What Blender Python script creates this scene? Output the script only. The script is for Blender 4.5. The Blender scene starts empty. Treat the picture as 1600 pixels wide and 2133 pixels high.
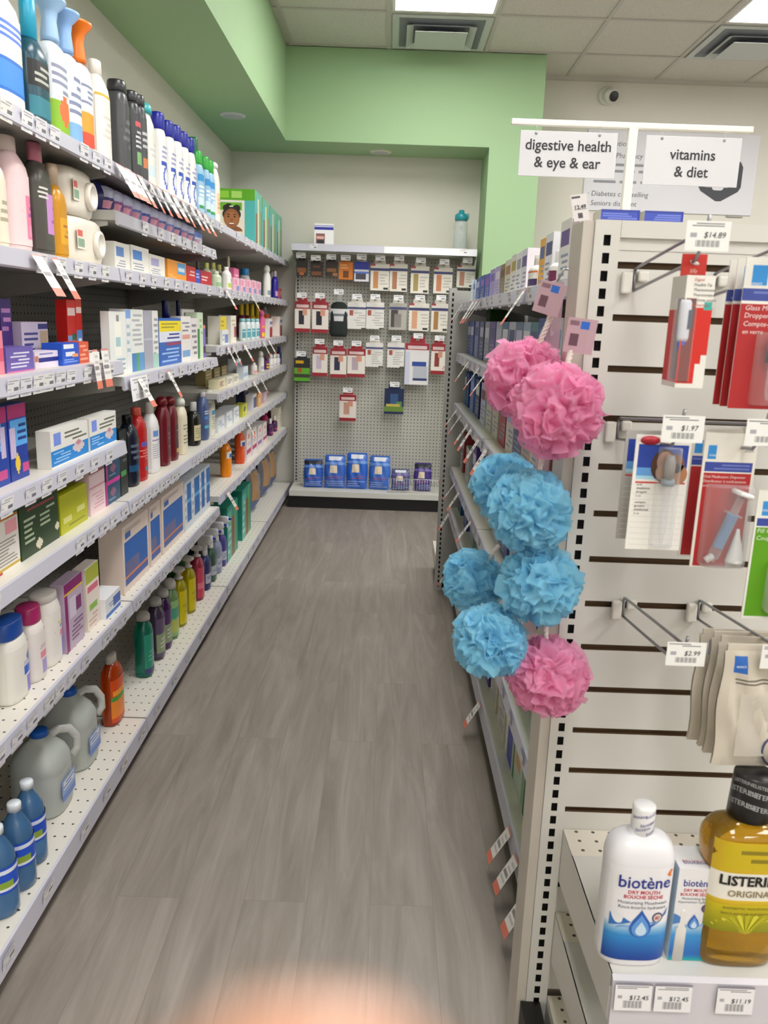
import bpy, math, random
from mathutils import Vector, Matrix, noise
PI=math.pi
scene=bpy.context.scene
COL=scene.collection
# ------------------------------------------------------------------ camera, world, exposure
cam_d=bpy.data.cameras.new('camera'); cam=bpy.data.objects.new('camera',cam_d); COL.objects.link(cam)
R_=[[0.99939512, 0.00752796, 0.03395177], [-0.0347722, 0.23133995, 0.97225137], [0.00053533, 0.97284385, -0.23146178]]
m=Matrix(((R_[0][0],R_[1][0],-R_[2][0],0.0),(R_[0][1],R_[1][1],-R_[2][1],0.0),(R_[0][2],R_[1][2],-R_[2][2],1.37),(0,0,0,1)))
cam.matrix_world=m
cam_d.sensor_fit='VERTICAL'; cam_d.sensor_height=24.0; cam_d.lens=1680/2133*24.0
cam_d.clip_start=.004; cam_d.clip_end=60
cam_d.dof.use_dof=True; cam_d.dof.focus_distance=2.4; cam_d.dof.aperture_fstop=cam_d.lens/3.2
scene.camera=cam
w=bpy.data.worlds.new('world'); scene.world=w; w.use_nodes=True
w.node_tree.nodes['Background'].inputs[0].default_value=(.9,.95,1,1)
w.node_tree.nodes['Background'].inputs[1].default_value=.3
vs=scene.view_settings
vs.view_transform='Standard'; vs.look='None'; vs.gamma=1.0; vs.use_curve_mapping=False
vs.exposure=0.12
LIGHT_POWER=16.0          # radiance of the ceiling panels
scene.cycles.use_denoising=True
scene.cycles.max_bounces=7; scene.cycles.diffuse_bounces=4; scene.cycles.transparent_max_bounces=12
scene.cycles.caustics_reflective=False; scene.cycles.caustics_refractive=False
scene.cycles.sample_clamp_indirect=4.0
# ------------------------------------------------------------------ materials
def lin(h):
    h=h.lstrip('#')
    if len(h)==3: h=''.join(ch*2 for ch in h)
    o=[]
    for i in (0,2,4):
        v=int(h[i:i+2],16)/255
        o.append(v/12.92 if v<=.04045 else ((v+.055)/1.055)**2.4)
    return (*o,1)
MATS={}
def mat(hexc,rough=.45,metal=0,trans=0,key='',sub=0,bump=0,spec=.5):
    k=(hexc,rough,metal,trans,key,sub,bump)
    if k in MATS: return MATS[k]
    m=bpy.data.materials.new('mat_'+hexc); m.use_nodes=True
    nt=m.node_tree; b=nt.nodes['Principled BSDF']
    b.inputs['Base Color'].default_value=lin(hexc); b.inputs['Roughness'].default_value=rough
    b.inputs['Metallic'].default_value=metal; b.inputs['Transmission Weight'].default_value=trans
    b.inputs['Specular IOR Level'].default_value=spec
    if sub: b.inputs['Subsurface Weight'].default_value=sub; b.inputs['Subsurface Radius'].default_value=(.01,.006,.005)
    n=nt.nodes.new('ShaderNodeTexNoise'); n.inputs['Scale'].default_value=35; n.inputs['Detail'].default_value=2
    tc=nt.nodes.new('ShaderNodeTexCoord'); nt.links.new(tc.outputs['Object'],n.inputs['Vector'])
    mr=nt.nodes.new('ShaderNodeMapRange'); mr.inputs[3].default_value=max(.03,rough-.02); mr.inputs[4].default_value=min(1,rough+.02)
    nt.links.new(n.outputs[0],mr.inputs[0]); nt.links.new(mr.outputs[0],b.inputs['Roughness'])
    if bump:
        bp=nt.nodes.new('ShaderNodeBump'); bp.inputs['Strength'].default_value=bump; bp.inputs['Distance'].default_value=.002
        nt.links.new(n.outputs[0],bp.inputs['Height']); nt.links.new(bp.outputs[0],b.inputs['Normal'])
    MATS[k]=m; return m
def film(hexc,a=.14,rough=.08):
    """thin clear plastic: mostly see-through with a glossy skin"""
    k=('film',hexc,a,rough)
    if k in MATS: return MATS[k]
    m=bpy.data.materials.new('film_'+hexc); m.use_nodes=True; nt=m.node_tree; b=nt.nodes['Principled BSDF']
    b.inputs['Base Color'].default_value=lin(hexc); b.inputs['Roughness'].default_value=rough
    t=nt.nodes.new('ShaderNodeBsdfTransparent'); t.inputs[0].default_value=(.97,.97,.98,1); mx=nt.nodes.new('ShaderNodeMixShader'); 
    fr=nt.nodes.new('ShaderNodeLayerWeight'); fr.inputs[0].default_value=.25; mr=nt.nodes.new('ShaderNodeMapRange'); mr.inputs[3].default_value=a; mr.inputs[4].default_value=min(1,a+.45)
    nt.links.new(fr.outputs['Facing'],mr.inputs[0]); nt.links.new(mr.outputs[0],mx.inputs[0]); nt.links.new(t.outputs[0],mx.inputs[1]); nt.links.new(b.outputs[0],mx.inputs[2]); nt.links.new(mx.outputs[0],nt.nodes['Material Output'].inputs[0])
    MATS[k]=m; return m
def paper(h): return mat(h,.42,key='paper')
def emis(hexc,s):
    m=bpy.data.materials.new('glow'); m.use_nodes=True; nt=m.node_tree
    e=nt.nodes.new('ShaderNodeEmission'); e.inputs[0].default_value=lin(hexc); e.inputs[1].default_value=s
    nt.links.new(e.outputs[0],nt.nodes['Material Output'].inputs[0]); return m
def perf(hexc,hole,px,pz,r,axes,rough=.5):
    """painted metal or board drilled with a regular grid of small holes"""
    m=bpy.data.materials.new('perforated'); m.use_nodes=True; nt=m.node_tree; b=nt.nodes['Principled BSDF']
    tc=nt.nodes.new('ShaderNodeTexCoord'); sp=nt.nodes.new('ShaderNodeSeparateXYZ'); nt.links.new(tc.outputs['Object'],sp.inputs[0])
    def M(op,a,bv=None):
        n=nt.nodes.new('ShaderNodeMath'); n.operation=op
        for i,x in enumerate((a,bv)):
            if x is None: continue
            if isinstance(x,(int,float)): n.inputs[i].default_value=x
            else: nt.links.new(x,n.inputs[i])
        return n.outputs[0]
    d=[]
    for ax,p in zip(axes,(px,pz)):
        v=M('DIVIDE',sp.outputs[ax],p); fr=M('FRACT',M('ADD',v,100.25)); c=M('MULTIPLY',M('SUBTRACT',fr,.5),p); d.append(M('MULTIPLY',c,c))
    dist=M('SQRT',M('ADD',d[0],d[1])); hole_m=M('LESS_THAN',dist,r)
    mx=nt.nodes.new('ShaderNodeMix'); mx.data_type='RGBA'; nt.links.new(hole_m,mx.inputs[0])
    mx.inputs[6].default_value=lin(hexc); mx.inputs[7].default_value=lin(hole)
    nt.links.new(mx.outputs[2],b.inputs['Base Color']); b.inputs['Roughness'].default_value=rough
    return m
# ------------------------------------------------------------------ mesh builder
class MB:
    def __init__(s): s.v=[];s.f=[];s.m=[];s.mats=[];s.sm=[];s.X=None
    def mi(s,m):
        if m not in s.mats: s.mats.append(m)
        return s.mats.index(m)
    def add(s,vs,fs,m,smooth=False):
        o=len(s.v)
        for p in vs: s.v.append(tuple(s.X@Vector(p)) if s.X else tuple(p))
        single=not isinstance(m,list)
        for i,f in enumerate(fs):
            s.f.append([o+j for j in f]); s.m.append(s.mi(m if single else m[i])); s.sm.append(smooth)
    def box(s,x0,x1,y0,y1,z0,z1,m,front=None):
        vs=[(x0,y0,z0),(x1,y0,z0),(x1,y1,z0),(x0,y1,z0),(x0,y0,z1),(x1,y0,z1),(x1,y1,z1),(x0,y1,z1)]
        fs=[(0,1,5,4),(1,2,6,5),(2,3,7,6),(3,0,4,7),(4,5,6,7),(3,2,1,0)]
        s.add(vs,fs,[front or m,m,m,m,m,m])
    def bbox(s,x0,x1,y0,y1,z0,z1,m,b=.003):
        """box with chamfered edges"""
        import bmesh
        bm=bmesh.new(); bmesh.ops.create_cube(bm,size=1)
        for v in bm.verts: v.co=Vector(((x0+x1)/2+v.co.x*(x1-x0),(y0+y1)/2+v.co.y*(y1-y0),(z0+z1)/2+v.co.z*(z1-z0)))
        b=min(b,.45*min(x1-x0,y1-y0,z1-z0))
        bmesh.ops.bevel(bm,geom=bm.edges[:],offset=b,segments=2,affect='EDGES',profile=.5)
        s.add([v.co[:] for v in bm.verts],[[v.index for v in f.verts] for f in bm.faces],m); bm.free()
    def tube(s,pts,r,m,n=8):
        rings=[];P=[Vector(p) for p in pts]; up=None
        for i,p in enumerate(P):
            t=(P[min(i+1,len(P)-1)]-P[max(i-1,0)]).normalized()
            if up is None: up=Vector((0,0,1)) if abs(t.z)<.9 else Vector((1,0,0))
            a=t.cross(up).normalized(); b=a.cross(t).normalized(); up=b
            rings.append([p+a*math.cos(2*PI*k/n)*r+b*math.sin(2*PI*k/n)*r for k in range(n)])
        vs=[q for rg in rings for q in rg]
        fs=[(i*n+k,i*n+(k+1)%n,(i+1)*n+(k+1)%n,(i+1)*n+k) for i in range(len(P)-1) for k in range(n)]
        fs+=[tuple(range(n-1,-1,-1)),tuple((len(P)-1)*n+k for k in range(n))]
        s.add(vs,fs,m,True)
    def prism(s,poly,y0,y1,m,axis='y'):
        """polygon in (a,b) swept along an axis: y -> (x,z), x -> (y,z), z -> (x,y)"""
        def P(a,b,t): return (a,t,b) if axis=='y' else ((t,a,b) if axis=='x' else (a,b,t))
        n=len(poly); vs=[P(a,b,y0) for a,b in poly]+[P(a,b,y1) for a,b in poly]
        ms=m if isinstance(m,list) else [m]*n
        s.add(vs,[(i,(i+1)%n,n+(i+1)%n,n+i) for i in range(n)]+[tuple(range(n-1,-1,-1)),tuple(range(n,2*n))],ms+[ms[0]]*2)
    def lathe(s,prof,m,n=20,sx=1,sy=1,cx=0,cy=0,smooth=True,e=2.0,caps=True):
        """rings of (z, radius); superellipse exponent e; m may be one material per ring"""
        vs=[];
        for z,r in prof:
            for k in range(n):
                a=2*PI*k/n; c,d=math.cos(a),math.sin(a)
                vs.append((cx+r*sx*math.copysign(abs(c)**(2/e),c),cy+r*sy*math.copysign(abs(d)**(2/e),d),z))
        fs=[];ms=[]
        for i in range(len(prof)-1):
            for k in range(n):
                fs.append((i*n+k,i*n+(k+1)%n,(i+1)*n+(k+1)%n,(i+1)*n+k)); ms.append(m[i] if isinstance(m,list) else m)
        if caps:
            fs+=[tuple(range(n-1,-1,-1)),tuple((len(prof)-1)*n+k for k in range(n))]; ms+=[ms[0],ms[-1]]
        s.add(vs,fs,ms,smooth)
    def grid(s,art,base,fn,umax=1):
        """a printed surface: one connected grid whose cells take the colour of the topmost mark; fn(u,v)->xyz; returns edge loops"""
        us=sorted({0.0,1.0}|{round(r[k],4) for r in art for k in (0,2)}); vv=sorted({0.0,1.0}|{round(r[k],4) for r in art for k in (1,3)})
        if umax>1: us=sorted(set(us)|{i/umax for i in range(umax+1)})
        nu,nv=len(us),len(vv); vs=[fn(u,v) for v in vv for u in us]; fs=[];ms=[]
        for j in range(nv-1):
            for i in range(nu-1):
                cu,cv=(us[i]+us[i+1])/2,(vv[j]+vv[j+1])/2; c=base
                for r in art:
                    if r[0]<=cu<=r[2] and r[1]<=cv<=r[3]: c=r[4]
                fs.append((j*nu+i,j*nu+i+1,(j+1)*nu+i+1,(j+1)*nu+i)); ms.append(c)
        return us,vv,vs,fs,ms
    def text(s,txt,size,fn,m,align='CENTER',sx=1.0,bold=0,res=2,shear=0):
        me=text_mesh(txt,bold,align,res)
        s.add([fn(p[0]*size*sx+shear*p[1]*size,p[1]*size) for p in me[0]],me[1],m)
    def build(s,name,parent=None,loc=None,rot=0,smooth_all=None):
        me=bpy.data.meshes.new(name); me.from_pydata(s.v,[],s.f)
        for mm in s.mats: me.materials.append(mm)
        me.polygons.foreach_set('material_index',s.m)
        me.polygons.foreach_set('use_smooth',[smooth_all if smooth_all is not None else q for q in s.sm])
        me.update()
        o=bpy.data.objects.new(name,me); COL.objects.link(o)
        if parent: o.parent=parent
        if loc is not None: o.location=loc
        if rot: o.rotation_euler=(0,0,rot)
        return o
TXT={}
def text_mesh(t,bold,align,res):
    k=(t,bold,align,res)
    if k in TXT: return TXT[k]
    cu=bpy.data.curves.new('t','FONT'); cu.body=t; cu.align_x=align; cu.align_y='CENTER'; cu.resolution_u=res; cu.offset=bold
    cu.fill_mode='FRONT'
    ob=bpy.data.objects.new('t',cu); COL.objects.link(ob); dg=bpy.context.evaluated_depsgraph_get(); dg.update()
    me=bpy.data.meshes.new_from_object(ob.evaluated_get(dg))
    out=([v.co[:] for v in me.vertices],[list(p.vertices) for p in me.polygons])
    bpy.data.objects.remove(ob); bpy.data.curves.remove(cu); bpy.data.meshes.remove(me)
    TXT[k]=out; return out
# ------------------------------------------------------------------ things
THINGS=[]
def empty(name,loc=(0,0,0),rot=0):
    o=bpy.data.objects.new(name,None); o.empty_display_size=.02; COL.objects.link(o); o.location=loc; o.rotation_euler=(0,0,rot); return o
def tag(o,label,cat,group=None):
    o['label']=label; o['category']=cat
    if group: o['group']=group
    THINGS.append(o); return o
def struct(o): o['kind']='structure'; return o
def dup(o,parent=None):
    c=o.copy(); COL.objects.link(c)
    if parent: c.parent=parent
    for ch in o.children: dup(ch,c)
    return c
RNG=random.Random(5)
def art(s):
    """R u0 v0 u1 v1 col | T u0 v0 u1 v1 col n (lines of small print) | C cu cv r col (round mark)"""
    out=[]
    for t in (s or '').split(';'):
        p=t.split()
        if not p: continue
        if p[0]=='R': out.append([*map(float,p[1:5]),paper(p[5])])
        elif p[0]=='T':
            u0,v0,u1,v1=map(float,p[1:5]); n=int(p[6]); h=(v1-v0)/n
            for i in range(n):
                e=u0+(u1-u0)*RNG.uniform(.55,1); 
                if RNG.random()<.5: out.append([u0,v0+i*h+.25*h,e,v0+i*h+.72*h,paper(p[5])])
                else: out.append([u0+(u1-e),v0+i*h+.25*h,u1,v0+i*h+.72*h,paper(p[5])])
        elif p[0]=='C':
            cu,cv,r=map(float,p[1:4])
            for i in range(6):
                a=(i+.5)/6*PI; hh=r*math.cos(PI-a) ; ww=r*math.sin(a)
                out.append([cu-ww,cv-r+2*r*i/6,cu+ww,cv-r+2*r*(i+1)/6,paper(p[4])])
    for r in out:
        for k in range(4): r[k]=min(1.0,max(0.0,r[k]))
    return out
def printed_box(mb,w,d,h,col,a,side=None):
    """carton: printed front joined to plain sides and top"""
    m=paper(col); us,vv,vs,fs,ms=mb.grid(a,m,lambda u,v:((u-.5)*w,-d/2,v*h))
    nu,nv=len(us),len(vv); n=len(vs)
    vs=vs+[(-w/2,d/2,0),(w/2,d/2,0),(w/2,d/2,h),(-w/2,d/2,h)]
    bl,br,tr,tl=n,n+1,n+2,n+3
    sm=paper(side) if side else m
    fs+= [tuple([bl]+[j*nu for j in range(0,nv)][0:1]+[j*nu for j in range(1,nv)]+[tl]),
          tuple([br,tr]+[j*nu+nu-1 for j in range(nv-1,-1,-1)]),
          tuple([tl]+[(nv-1)*nu+i for i in range(nu)]+[tr]),
          tuple([br]+[i for i in range(nu-1,-1,-1)]+[bl]),
          (bl,tl,tr,br)]
    mb.add(vs,fs,ms+[sm,sm,m,m,m])
def mk_box(name,w,d,h,spec):
    p=spec.split('|'); mb=MB(); printed_box(mb,w,d,h,p[0],art(p[1] if len(p)>1 else ''))
    root=mb.build(name)
    if w*h>.006:                                  # cartons large enough to show the glued lid flap
        f=MB(); f.box(-w/2,w/2,-d/2,d/2,h,h+.0012,paper(p[0])); f.build('lid_flap',root)
    return root
def mk_bag(name,w,d,h,spec):
    p=spec.split('|'); m=mat(p[0],.25,key='film'); mb=MB(); a=art(p[1])
    def fn(u,v):
        b=(1-(2*u-1)**4)*(1-(2*v-1)**4)
        return ((u-.5)*w*(1-.04*math.sin(v*9)),-d/2*(.25+.75*b)-.004*math.sin(u*17+v*11)*b,v*h)
    aa=[[i/10,0,i/10,1,m] for i in range(1,10)]+[[0,i/10,1,i/10,m] for i in range(1,10)]
    us,vv,vs,fs,ms=mb.grid(aa+a,m,fn); mb.add(vs,fs,ms,True)
    n=len(vs); vs2=[(x,-y,z) for x,y,z in vs]; mb.add(vs2,[f[::-1] for f in fs],m,True)
    root=empty(name); mb.build('film_body',root)
    s=MB(); s.box(-w*.46,w*.46,-.002,.002,h*.97,h*1.05,m); s.build('seal_strip',root)
    return root
def se(c,e): return math.copysign(abs(c)**(2/e),c)
def mk_bottle(name,w,d,h,spec):
    p=(spec.split('|')+['','','',''])[:5]; body,cap,cs,ch,a=p
    glass=body.startswith('!'); body=body.lstrip('!'); ch=float(ch)*h
    m=mat(body,.12 if glass else .28,trans=.55 if glass else 0,key='plastic'); mc=mat(cap,.3,key='cap')
    H=h-ch; e=2.6; rx,ry=w/2,d/2; root=empty(name)
    nk={'flat':.5,'flip':.8,'dome':.55,'flare':.42,'pump':.35}[cs]
    sh=.82 if cs in('flat','dome','pump') else .9
    b=MB(); b.lathe([(0,.9),(.012*H,.97),(.05*H,1),(sh*H*.97,1),(sh*H+.25*(H-sh*H),.93),(sh*H+.6*(H-sh*H),.75 if nk<.7 else .88),(H,nk)],m,36,rx,ry,e=e); b.build('bottle_body',root)
    c=MB()
    if cs=='flat': c.lathe([(H,nk*.98),(H+.001,nk*1.08),(h-.002,nk*1.05),(h,nk*.98)],mc,18,rx,min(rx,ry)*1.0,e=2)
    elif cs=='flip': c.lathe([(H,.84),(H+.1*ch,.9),(h-.12*ch,.86),(h,.78)],mc,18,rx,ry,e=2.4)
    elif cs=='dome': c.lathe([(H,nk*1.25),(H+.5*ch,nk*1.25),(H+.8*ch,nk*1.0),(h-.001,nk*.5),(h,.05)],mc,18,rx,min(rx,ry)*1.2)
    elif cs=='flare':
        c.lathe([(H,.6),(H+.1*ch,.62),(H+.5*ch,.5),(H+.72*ch,.6),(h-.08*ch,1.12),(h-.015*ch,1.18),(h,1.05)],mc,20,rx*.95,ry*1.2)
    elif cs=='pump':
        c.lathe([(H,.5),(H+.12*ch,.5),(H+.16*ch,.28),(H+.55*ch,.26),(H+.6*ch,.55),(H+.75*ch,.75),(H+.92*ch,.6),(h,.2)],mc,16,rx,rx)
    c.build('cap',root)
    if a:
        aa=art(a); lo,hi=.07*H,sh*H*.95; sp=1.25
        def fn(u,v):
            t=-PI/2+(u-.5)*2*sp; c_,s_=math.cos(t),math.sin(t)
            return (se(c_,e)*rx*1.02+math.copysign(.0004,c_),se(s_,e)*ry*1.02-.0006,lo+v*(hi-lo))
        l=MB(); us,vv,vs,fs,ms=l.grid(aa,m if not glass else mat(body,.3,key='plastic'),fn,20); l.add(vs,fs,ms,True); l.build('label',root)
    return root
def mk_spray(name,w,d,h,spec):
    p=spec.split('|'); root=mk_bottle(name,w,d,h*.72,p[0]+'|e8e8ea|flat|.12|'+p[1])
    wm=mat('e6e6ea',.35,key='cap'); bm_=mat('1f2fa8',.35,key='cap'); z=h*.72; r=d/2
    t=MB(); t.prism([(r*.9,z),(r*1.2,z+.06*h),(r*1.1,h*.94),(r*.4,h),(-r*1.3,h*.99),(-r*1.6,h*.93),(-r*1.6,h*.9),(-r*.5,h*.87),(-r*.35,z)],-w*.2,w*.2,wm,'x'); t.build('spray_head',root)
    t=MB(); t.prism([(-r*.6,h*.87),(-r*1.1,h*.88),(-r*1.5,h*.78),(-r*1.35,h*.77),(-r*.95,h*.84),(-r*.5,h*.82)],-w*.12,w*.12,wm,'x'); t.build('trigger',root)
    t=MB(); t.lathe([(0,.5),(.012,.5),(.014,.3)],bm_,12,.012,.012); o=t.build('nozzle',root,(0,-r*1.6,h*.945)); o.rotation_euler=(PI/2,0,0)
    return root
def mk_wbot(name,w,d,h,spec):
    root=empty(name); m=mat('5f9ad8',.1,trans=.6,key='water'); r=d/2
    b=MB(); b.lathe([(0,.85),(.02*h,.98),(.1*h,1),(.3*h,1),(.33*h,.95),(.36*h,1),(.5*h,1),(.58*h,.97),(.7*h,.9),(.8*h,.62),(.88*h,.36),(.93*h,.34)],m,20,r,r); b.build('bottle_body',root)
    c=MB(); c.lathe([(.915*h,.42),(.985*h,.42),(h,.38)],mat('dfe6ee',.3,key='cap'),16,r,r); c.build('cap',root)
    l=MB(); aa=art('R 0 .1 1 .2 e8e8ee;R .3 .2 .7 .45 8aa83a;R .1 .75 .9 .9 dfe6f4'); base=paper('1a50c8')
    us,vv,vs,fs,ms=l.grid(aa,base,lambda u,v:(math.cos(2*PI*u)*r*1.012,math.sin(2*PI*u)*r*1.012,h*(.3+.3*v)),24); l.add(vs,fs,ms,True); l.build('label',root)
    return root
def mk_jug(name,w,d,h,spec):
    root=empty(name); m=mat('d4dad6',.3,trans=.3,key='jug'); r=d/2
    b=MB(); b.lathe([(0,.88),(.015*h,.97),(.05*h,1),(.5*h,1),(.52*h,.985),(.54*h,1),(.64*h,.98),(.74*h,.84),(.84*h,.56),(.9*h,.32),(.93*h,.28)],m,24,r,r*.95,e=3.0); b.build('jug_body',root)
    b=MB(); b.tube([(.02,-.018,.885*h),(.045,-.03,.9*h),(.075,-.046,.84*h),(.09,-.058,.7*h),(.088,-.06,.56*h),(.072,-.05,.5*h)],.0115,mat('d4d6d2',.35,trans=.2,key='jug'),10); b.build('handle',root)
    c=MB(); c.lathe([(.925*h,.3),(.93*h,.33),(.985*h,.33),(h,.3)],mat('0f58b8',.35,key='cap'),20,r,r); c.build('cap',root)
    l=MB(); aa=art('R 0 .05 1 .3 6a8ad0;R .1 .5 .9 .9 dfe6f2;T .1 .55 .9 .85 6a88c8 2'); us,vv,vs,fs,ms=l.grid(aa,paper('8fa8dc'),lambda u,v:((u-.5)*.085,-r*.955-.002-.0015*(1-(2*u-1)**2),h*(.16+.28*v)),6); l.add(vs,fs,ms); l.build('label',root)
    return root
def mk_wipes(name,w,d,h,spec):
    root=empty(name); m=mat('e9e3d6',.35,key='film')
    b=MB(); b.lathe([(0,.86),(.06*h,.96),(.2*h,1),(.8*h,1),(.94*h,.95),(h,.84)],m,28,w/2,d/2,e=3.2); b.build('soft_pack',root)
    l=MB()
    prof=[(0,.5),(.012,.5),(.014,.42),(.014,.36),(.009,.34)]
    l.lathe(prof,mat('ece6dc',.3,key='cap'),24,.07,.07); o=l.build('lid',root,(w*.16,-d/2*.99,h*.48)); o.rotation_euler=(PI/2,0,0)
    l=MB(); us,vv,vs,fs,ms=l.grid(art('R .1 .6 .7 .9 d8645a;R .1 .1 .9 .5 8aa890'),paper('e9e3d6'),lambda u,v:(-w*.36+u*w*.2,-d/2*1.004,h*(.3+.45*v)),4); l.add(vs,fs,ms); l.build('label',root)
    return root
def face_picture(mb,fn):
    """a printed photograph of a smiling toddler, as flat coloured shapes"""
    def ell(cx,cz,rx,rz,col,lift,n=24,a0=0,a1=2*PI):
        pts=[(cx+rx*math.cos(a0+(a1-a0)*i/n),cz+rz*math.sin(a0+(a1-a0)*i/n)) for i in range(n+1)]
        mb.add([fn(x,z,lift) for x,z in pts],[tuple(range(n+1))],paper(col))
    ell(.5,.02,.42,.2,'8a5636',1,a0=0,a1=PI); ell(.3,.84,.14,.12,'241a18',1); ell(.7,.84,.14,.12,'241a18',1)
    ell(.5,.62,.36,.26,'241a18',2); ell(.5,.48,.31,.34,'8f5a38',3); ell(.5,.44,.27,.27,'a4683f',4)
    for s in(-1,1): ell(.5+s*.12,.53,.045,.026,'1c1210',5); ell(.5+s*.12,.61,.07,.018,'2c1c14',5)
    ell(.5,.42,.06,.04,'86502f',5); ell(.5,.29,.13,.07,'5a1f1c',5,a0=PI,a1=2*PI); ell(.5,.285,.11,.022,'efe6de',6)
def mk_diaper(name,w,d,h,spec):
    mb=MB(); m='4fb0ac'
    printed_box(mb,w,d,h,m,art('R 0 0 1 1 58b4b0;R .1 .05 .35 .6 8a6a54;R .4 0 .55 .95 e6ead8;R .55 0 .75 .9 7fb85a;R .8 .1 .95 .7 9a7258;R 0 .88 1 1 6fb8a0'))
    root=mb.build(name)
    # printed end facing the camera side (local -x)
    L=MB(); X=-w/2-.0006
    us,vv,vs,fs,ms=L.grid(art('R 0 .8 1 1 5aa61c;R .25 .84 .5 .96 8ac83a;R .55 .84 .75 .96 a8d86a;R 0 .42 .28 .78 1f8f9a;R .28 .6 .75 .76 6ab032;R .28 .3 .8 .62 e6e4da;R 0 0 .28 .4 2a9aa4;R .28 .1 .8 .46 e8e0d0;R .8 0 1 .8 4fb4b4;T .04 .1 .28 .34 d8ece8 2;T .4 .64 .7 .72 e0f0d0 1'),paper('e8e6dc'),
        lambda u,v:(X,d/2-u*d,v*h)); L.add(vs,fs,ms); P=L.build('printed_end',root)
    F=MB(); face_picture(F,lambda x,z,k:(X-.0003*k,d/2-(.3+x*.5)*d,h*(.24+z*.5))); F.build('child_picture',P)
    hnd=MB(); hnd.lathe([(0,.5),(.0015,.5)],paper('16181a'),20,.03,.012); o=hnd.build('hand_hole',root,(-w/2-.0004,.0,h*.72)); o.rotation_euler=(PI/2,0,-PI/2)
    return root
MK={'box':mk_box,'bot':mk_bottle,'bag':mk_bag,'spray':mk_spray,'wbot':mk_wbot,'jug':mk_jug,'wipes':mk_wipes,'diaper':mk_diaper}
# ------------------------------------------------------------------ the room
WALL='d3d0c6'; GREEN='9ab98e'
ZC=3.077; ZS=2.509; XL=-1.18; YB=6.21; YF=5.78; XS=-.735; XP0,XP1=.618,.958; XR=4.6; Y0=-3.6
def wall_paint(h):
    return mat(h,.7,key='paint',bump=.08)
def floor_material():
    m=bpy.data.materials.new('vinyl_planks'); m.use_nodes=True; nt=m.node_tree; b=nt.nodes['Principled BSDF']; L=nt.links.new
    tc=nt.nodes.new('ShaderNodeTexCoord'); mp=nt.nodes.new('ShaderNodeMapping'); mp.inputs['Rotation'].default_value=(0,0,PI/2); L(tc.outputs['Object'],mp.inputs[0])
    br=nt.nodes.new('ShaderNodeTexBrick'); L(mp.outputs[0],br.inputs['Vector'])
    br.inputs['Scale'].default_value=1; br.inputs['Mortar Size'].default_value=.0007; br.inputs['Mortar Smooth'].default_value=.3
    br.inputs['Brick Width'].default_value=1.22; br.inputs['Row Height'].default_value=.152; br.offset=.37; br.offset_frequency=2
    br.inputs['Color1'].default_value=(0,0,0,1); br.inputs['Color2'].default_value=(1,1,1,1); br.inputs['Mortar'].default_value=(.35,.35,.35,1); br.inputs['Bias'].default_value=0
    # long wood grain that runs down the aisle, shifted per plank
    mp2=nt.nodes.new('ShaderNodeMapping'); mp2.inputs['Scale'].default_value=(13,1.3,1); L(tc.outputs['Object'],mp2.inputs[0])
    ad=nt.nodes.new('ShaderNodeVectorMath'); ad.operation='MULTIPLY_ADD'; L(br.outputs['Color'],ad.inputs[0]); ad.inputs[1].default_value=(7,11,3); L(mp2.outputs[0],ad.inputs[2])
    n1=nt.nodes.new('ShaderNodeTexNoise'); n1.inputs['Scale'].default_value=1.0; n1.inputs['Detail'].default_value=6; n1.inputs['Roughness'].default_value=.62; n1.inputs['Distortion'].default_value=1.4; L(ad.outputs[0],n1.inputs['Vector'])
    mp3=nt.nodes.new('ShaderNodeMapping'); mp3.inputs['Scale'].default_value=(70,3.2,1); L(tc.outputs['Object'],mp3.inputs[0])
    n2=nt.nodes.new('ShaderNodeTexNoise'); n2.inputs['Scale'].default_value=1; n2.inputs['Detail'].default_value=3; L(mp3.outputs[0],n2.inputs['Vector'])
    cr=nt.nodes.new('ShaderNodeValToRGB'); e=cr.color_ramp.elements; e[0].position=.28; e[0].color=lin('877d74'); e[1].position=.72; e[1].color=lin('a99f97')
    x=e.new(.5); x.color=lin('988e86'); L(n1.outputs[0],cr.inputs[0])
    mx=nt.nodes.new('ShaderNodeMix'); mx.data_type='RGBA'; mx.blend_type='MULTIPLY'; mx.inputs[0].default_value=.22; L(cr.outputs[0],mx.inputs[6]); L(n2.outputs[0],mx.inputs[7])
    hsv=nt.nodes.new('ShaderNodeHueSaturation'); L(mx.outputs[2],hsv.inputs['Color'])
    mr=nt.nodes.new('ShaderNodeMapRange'); mr.inputs[3].default_value=.96; mr.inputs[4].default_value=1.05; L(br.outputs['Color'],mr.inputs[0]); L(mr.outputs[0],hsv.inputs['Value'])
    mo=nt.nodes.new('ShaderNodeMix'); mo.data_type='RGBA'; L(br.outputs['Fac'],mo.inputs[0]); L(hsv.outputs[0],mo.inputs[6]); mo.inputs[7].default_value=lin('7c746a')
    L(mo.outputs[2],b.inputs['Base Color']); b.inputs['Roughness'].default_value=.42; b.inputs['Specular IOR Level'].default_value=.35
    bp=nt.nodes.new('ShaderNodeBump'); bp.inputs['Strength'].default_value=.12; bp.inputs['Distance'].default_value=.002; L(n2.outputs[0],bp.inputs['Height']); L(bp.outputs[0],b.inputs['Normal'])
    return m
def room_box(name,x0,x1,y0,y1,z0,z1,m):
    b=MB(); b.box(x0,x1,y0,y1,z0,z1,m); return struct(b.build(name))
room_box('floor',XL-.1,XR+.1,Y0-.1,6.5,-.1,0,floor_material())
room_box('wall_left',XL-.1,XL,Y0,6.5,0,3.3,wall_paint(WALL))
room_box('wall_back',XL,XR,YB+.045,6.4,0,3.3,wall_paint(WALL))
room_box('wall_right',XR,XR+.1,Y0,6.4,0,3.3,wall_paint(WALL))
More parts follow.
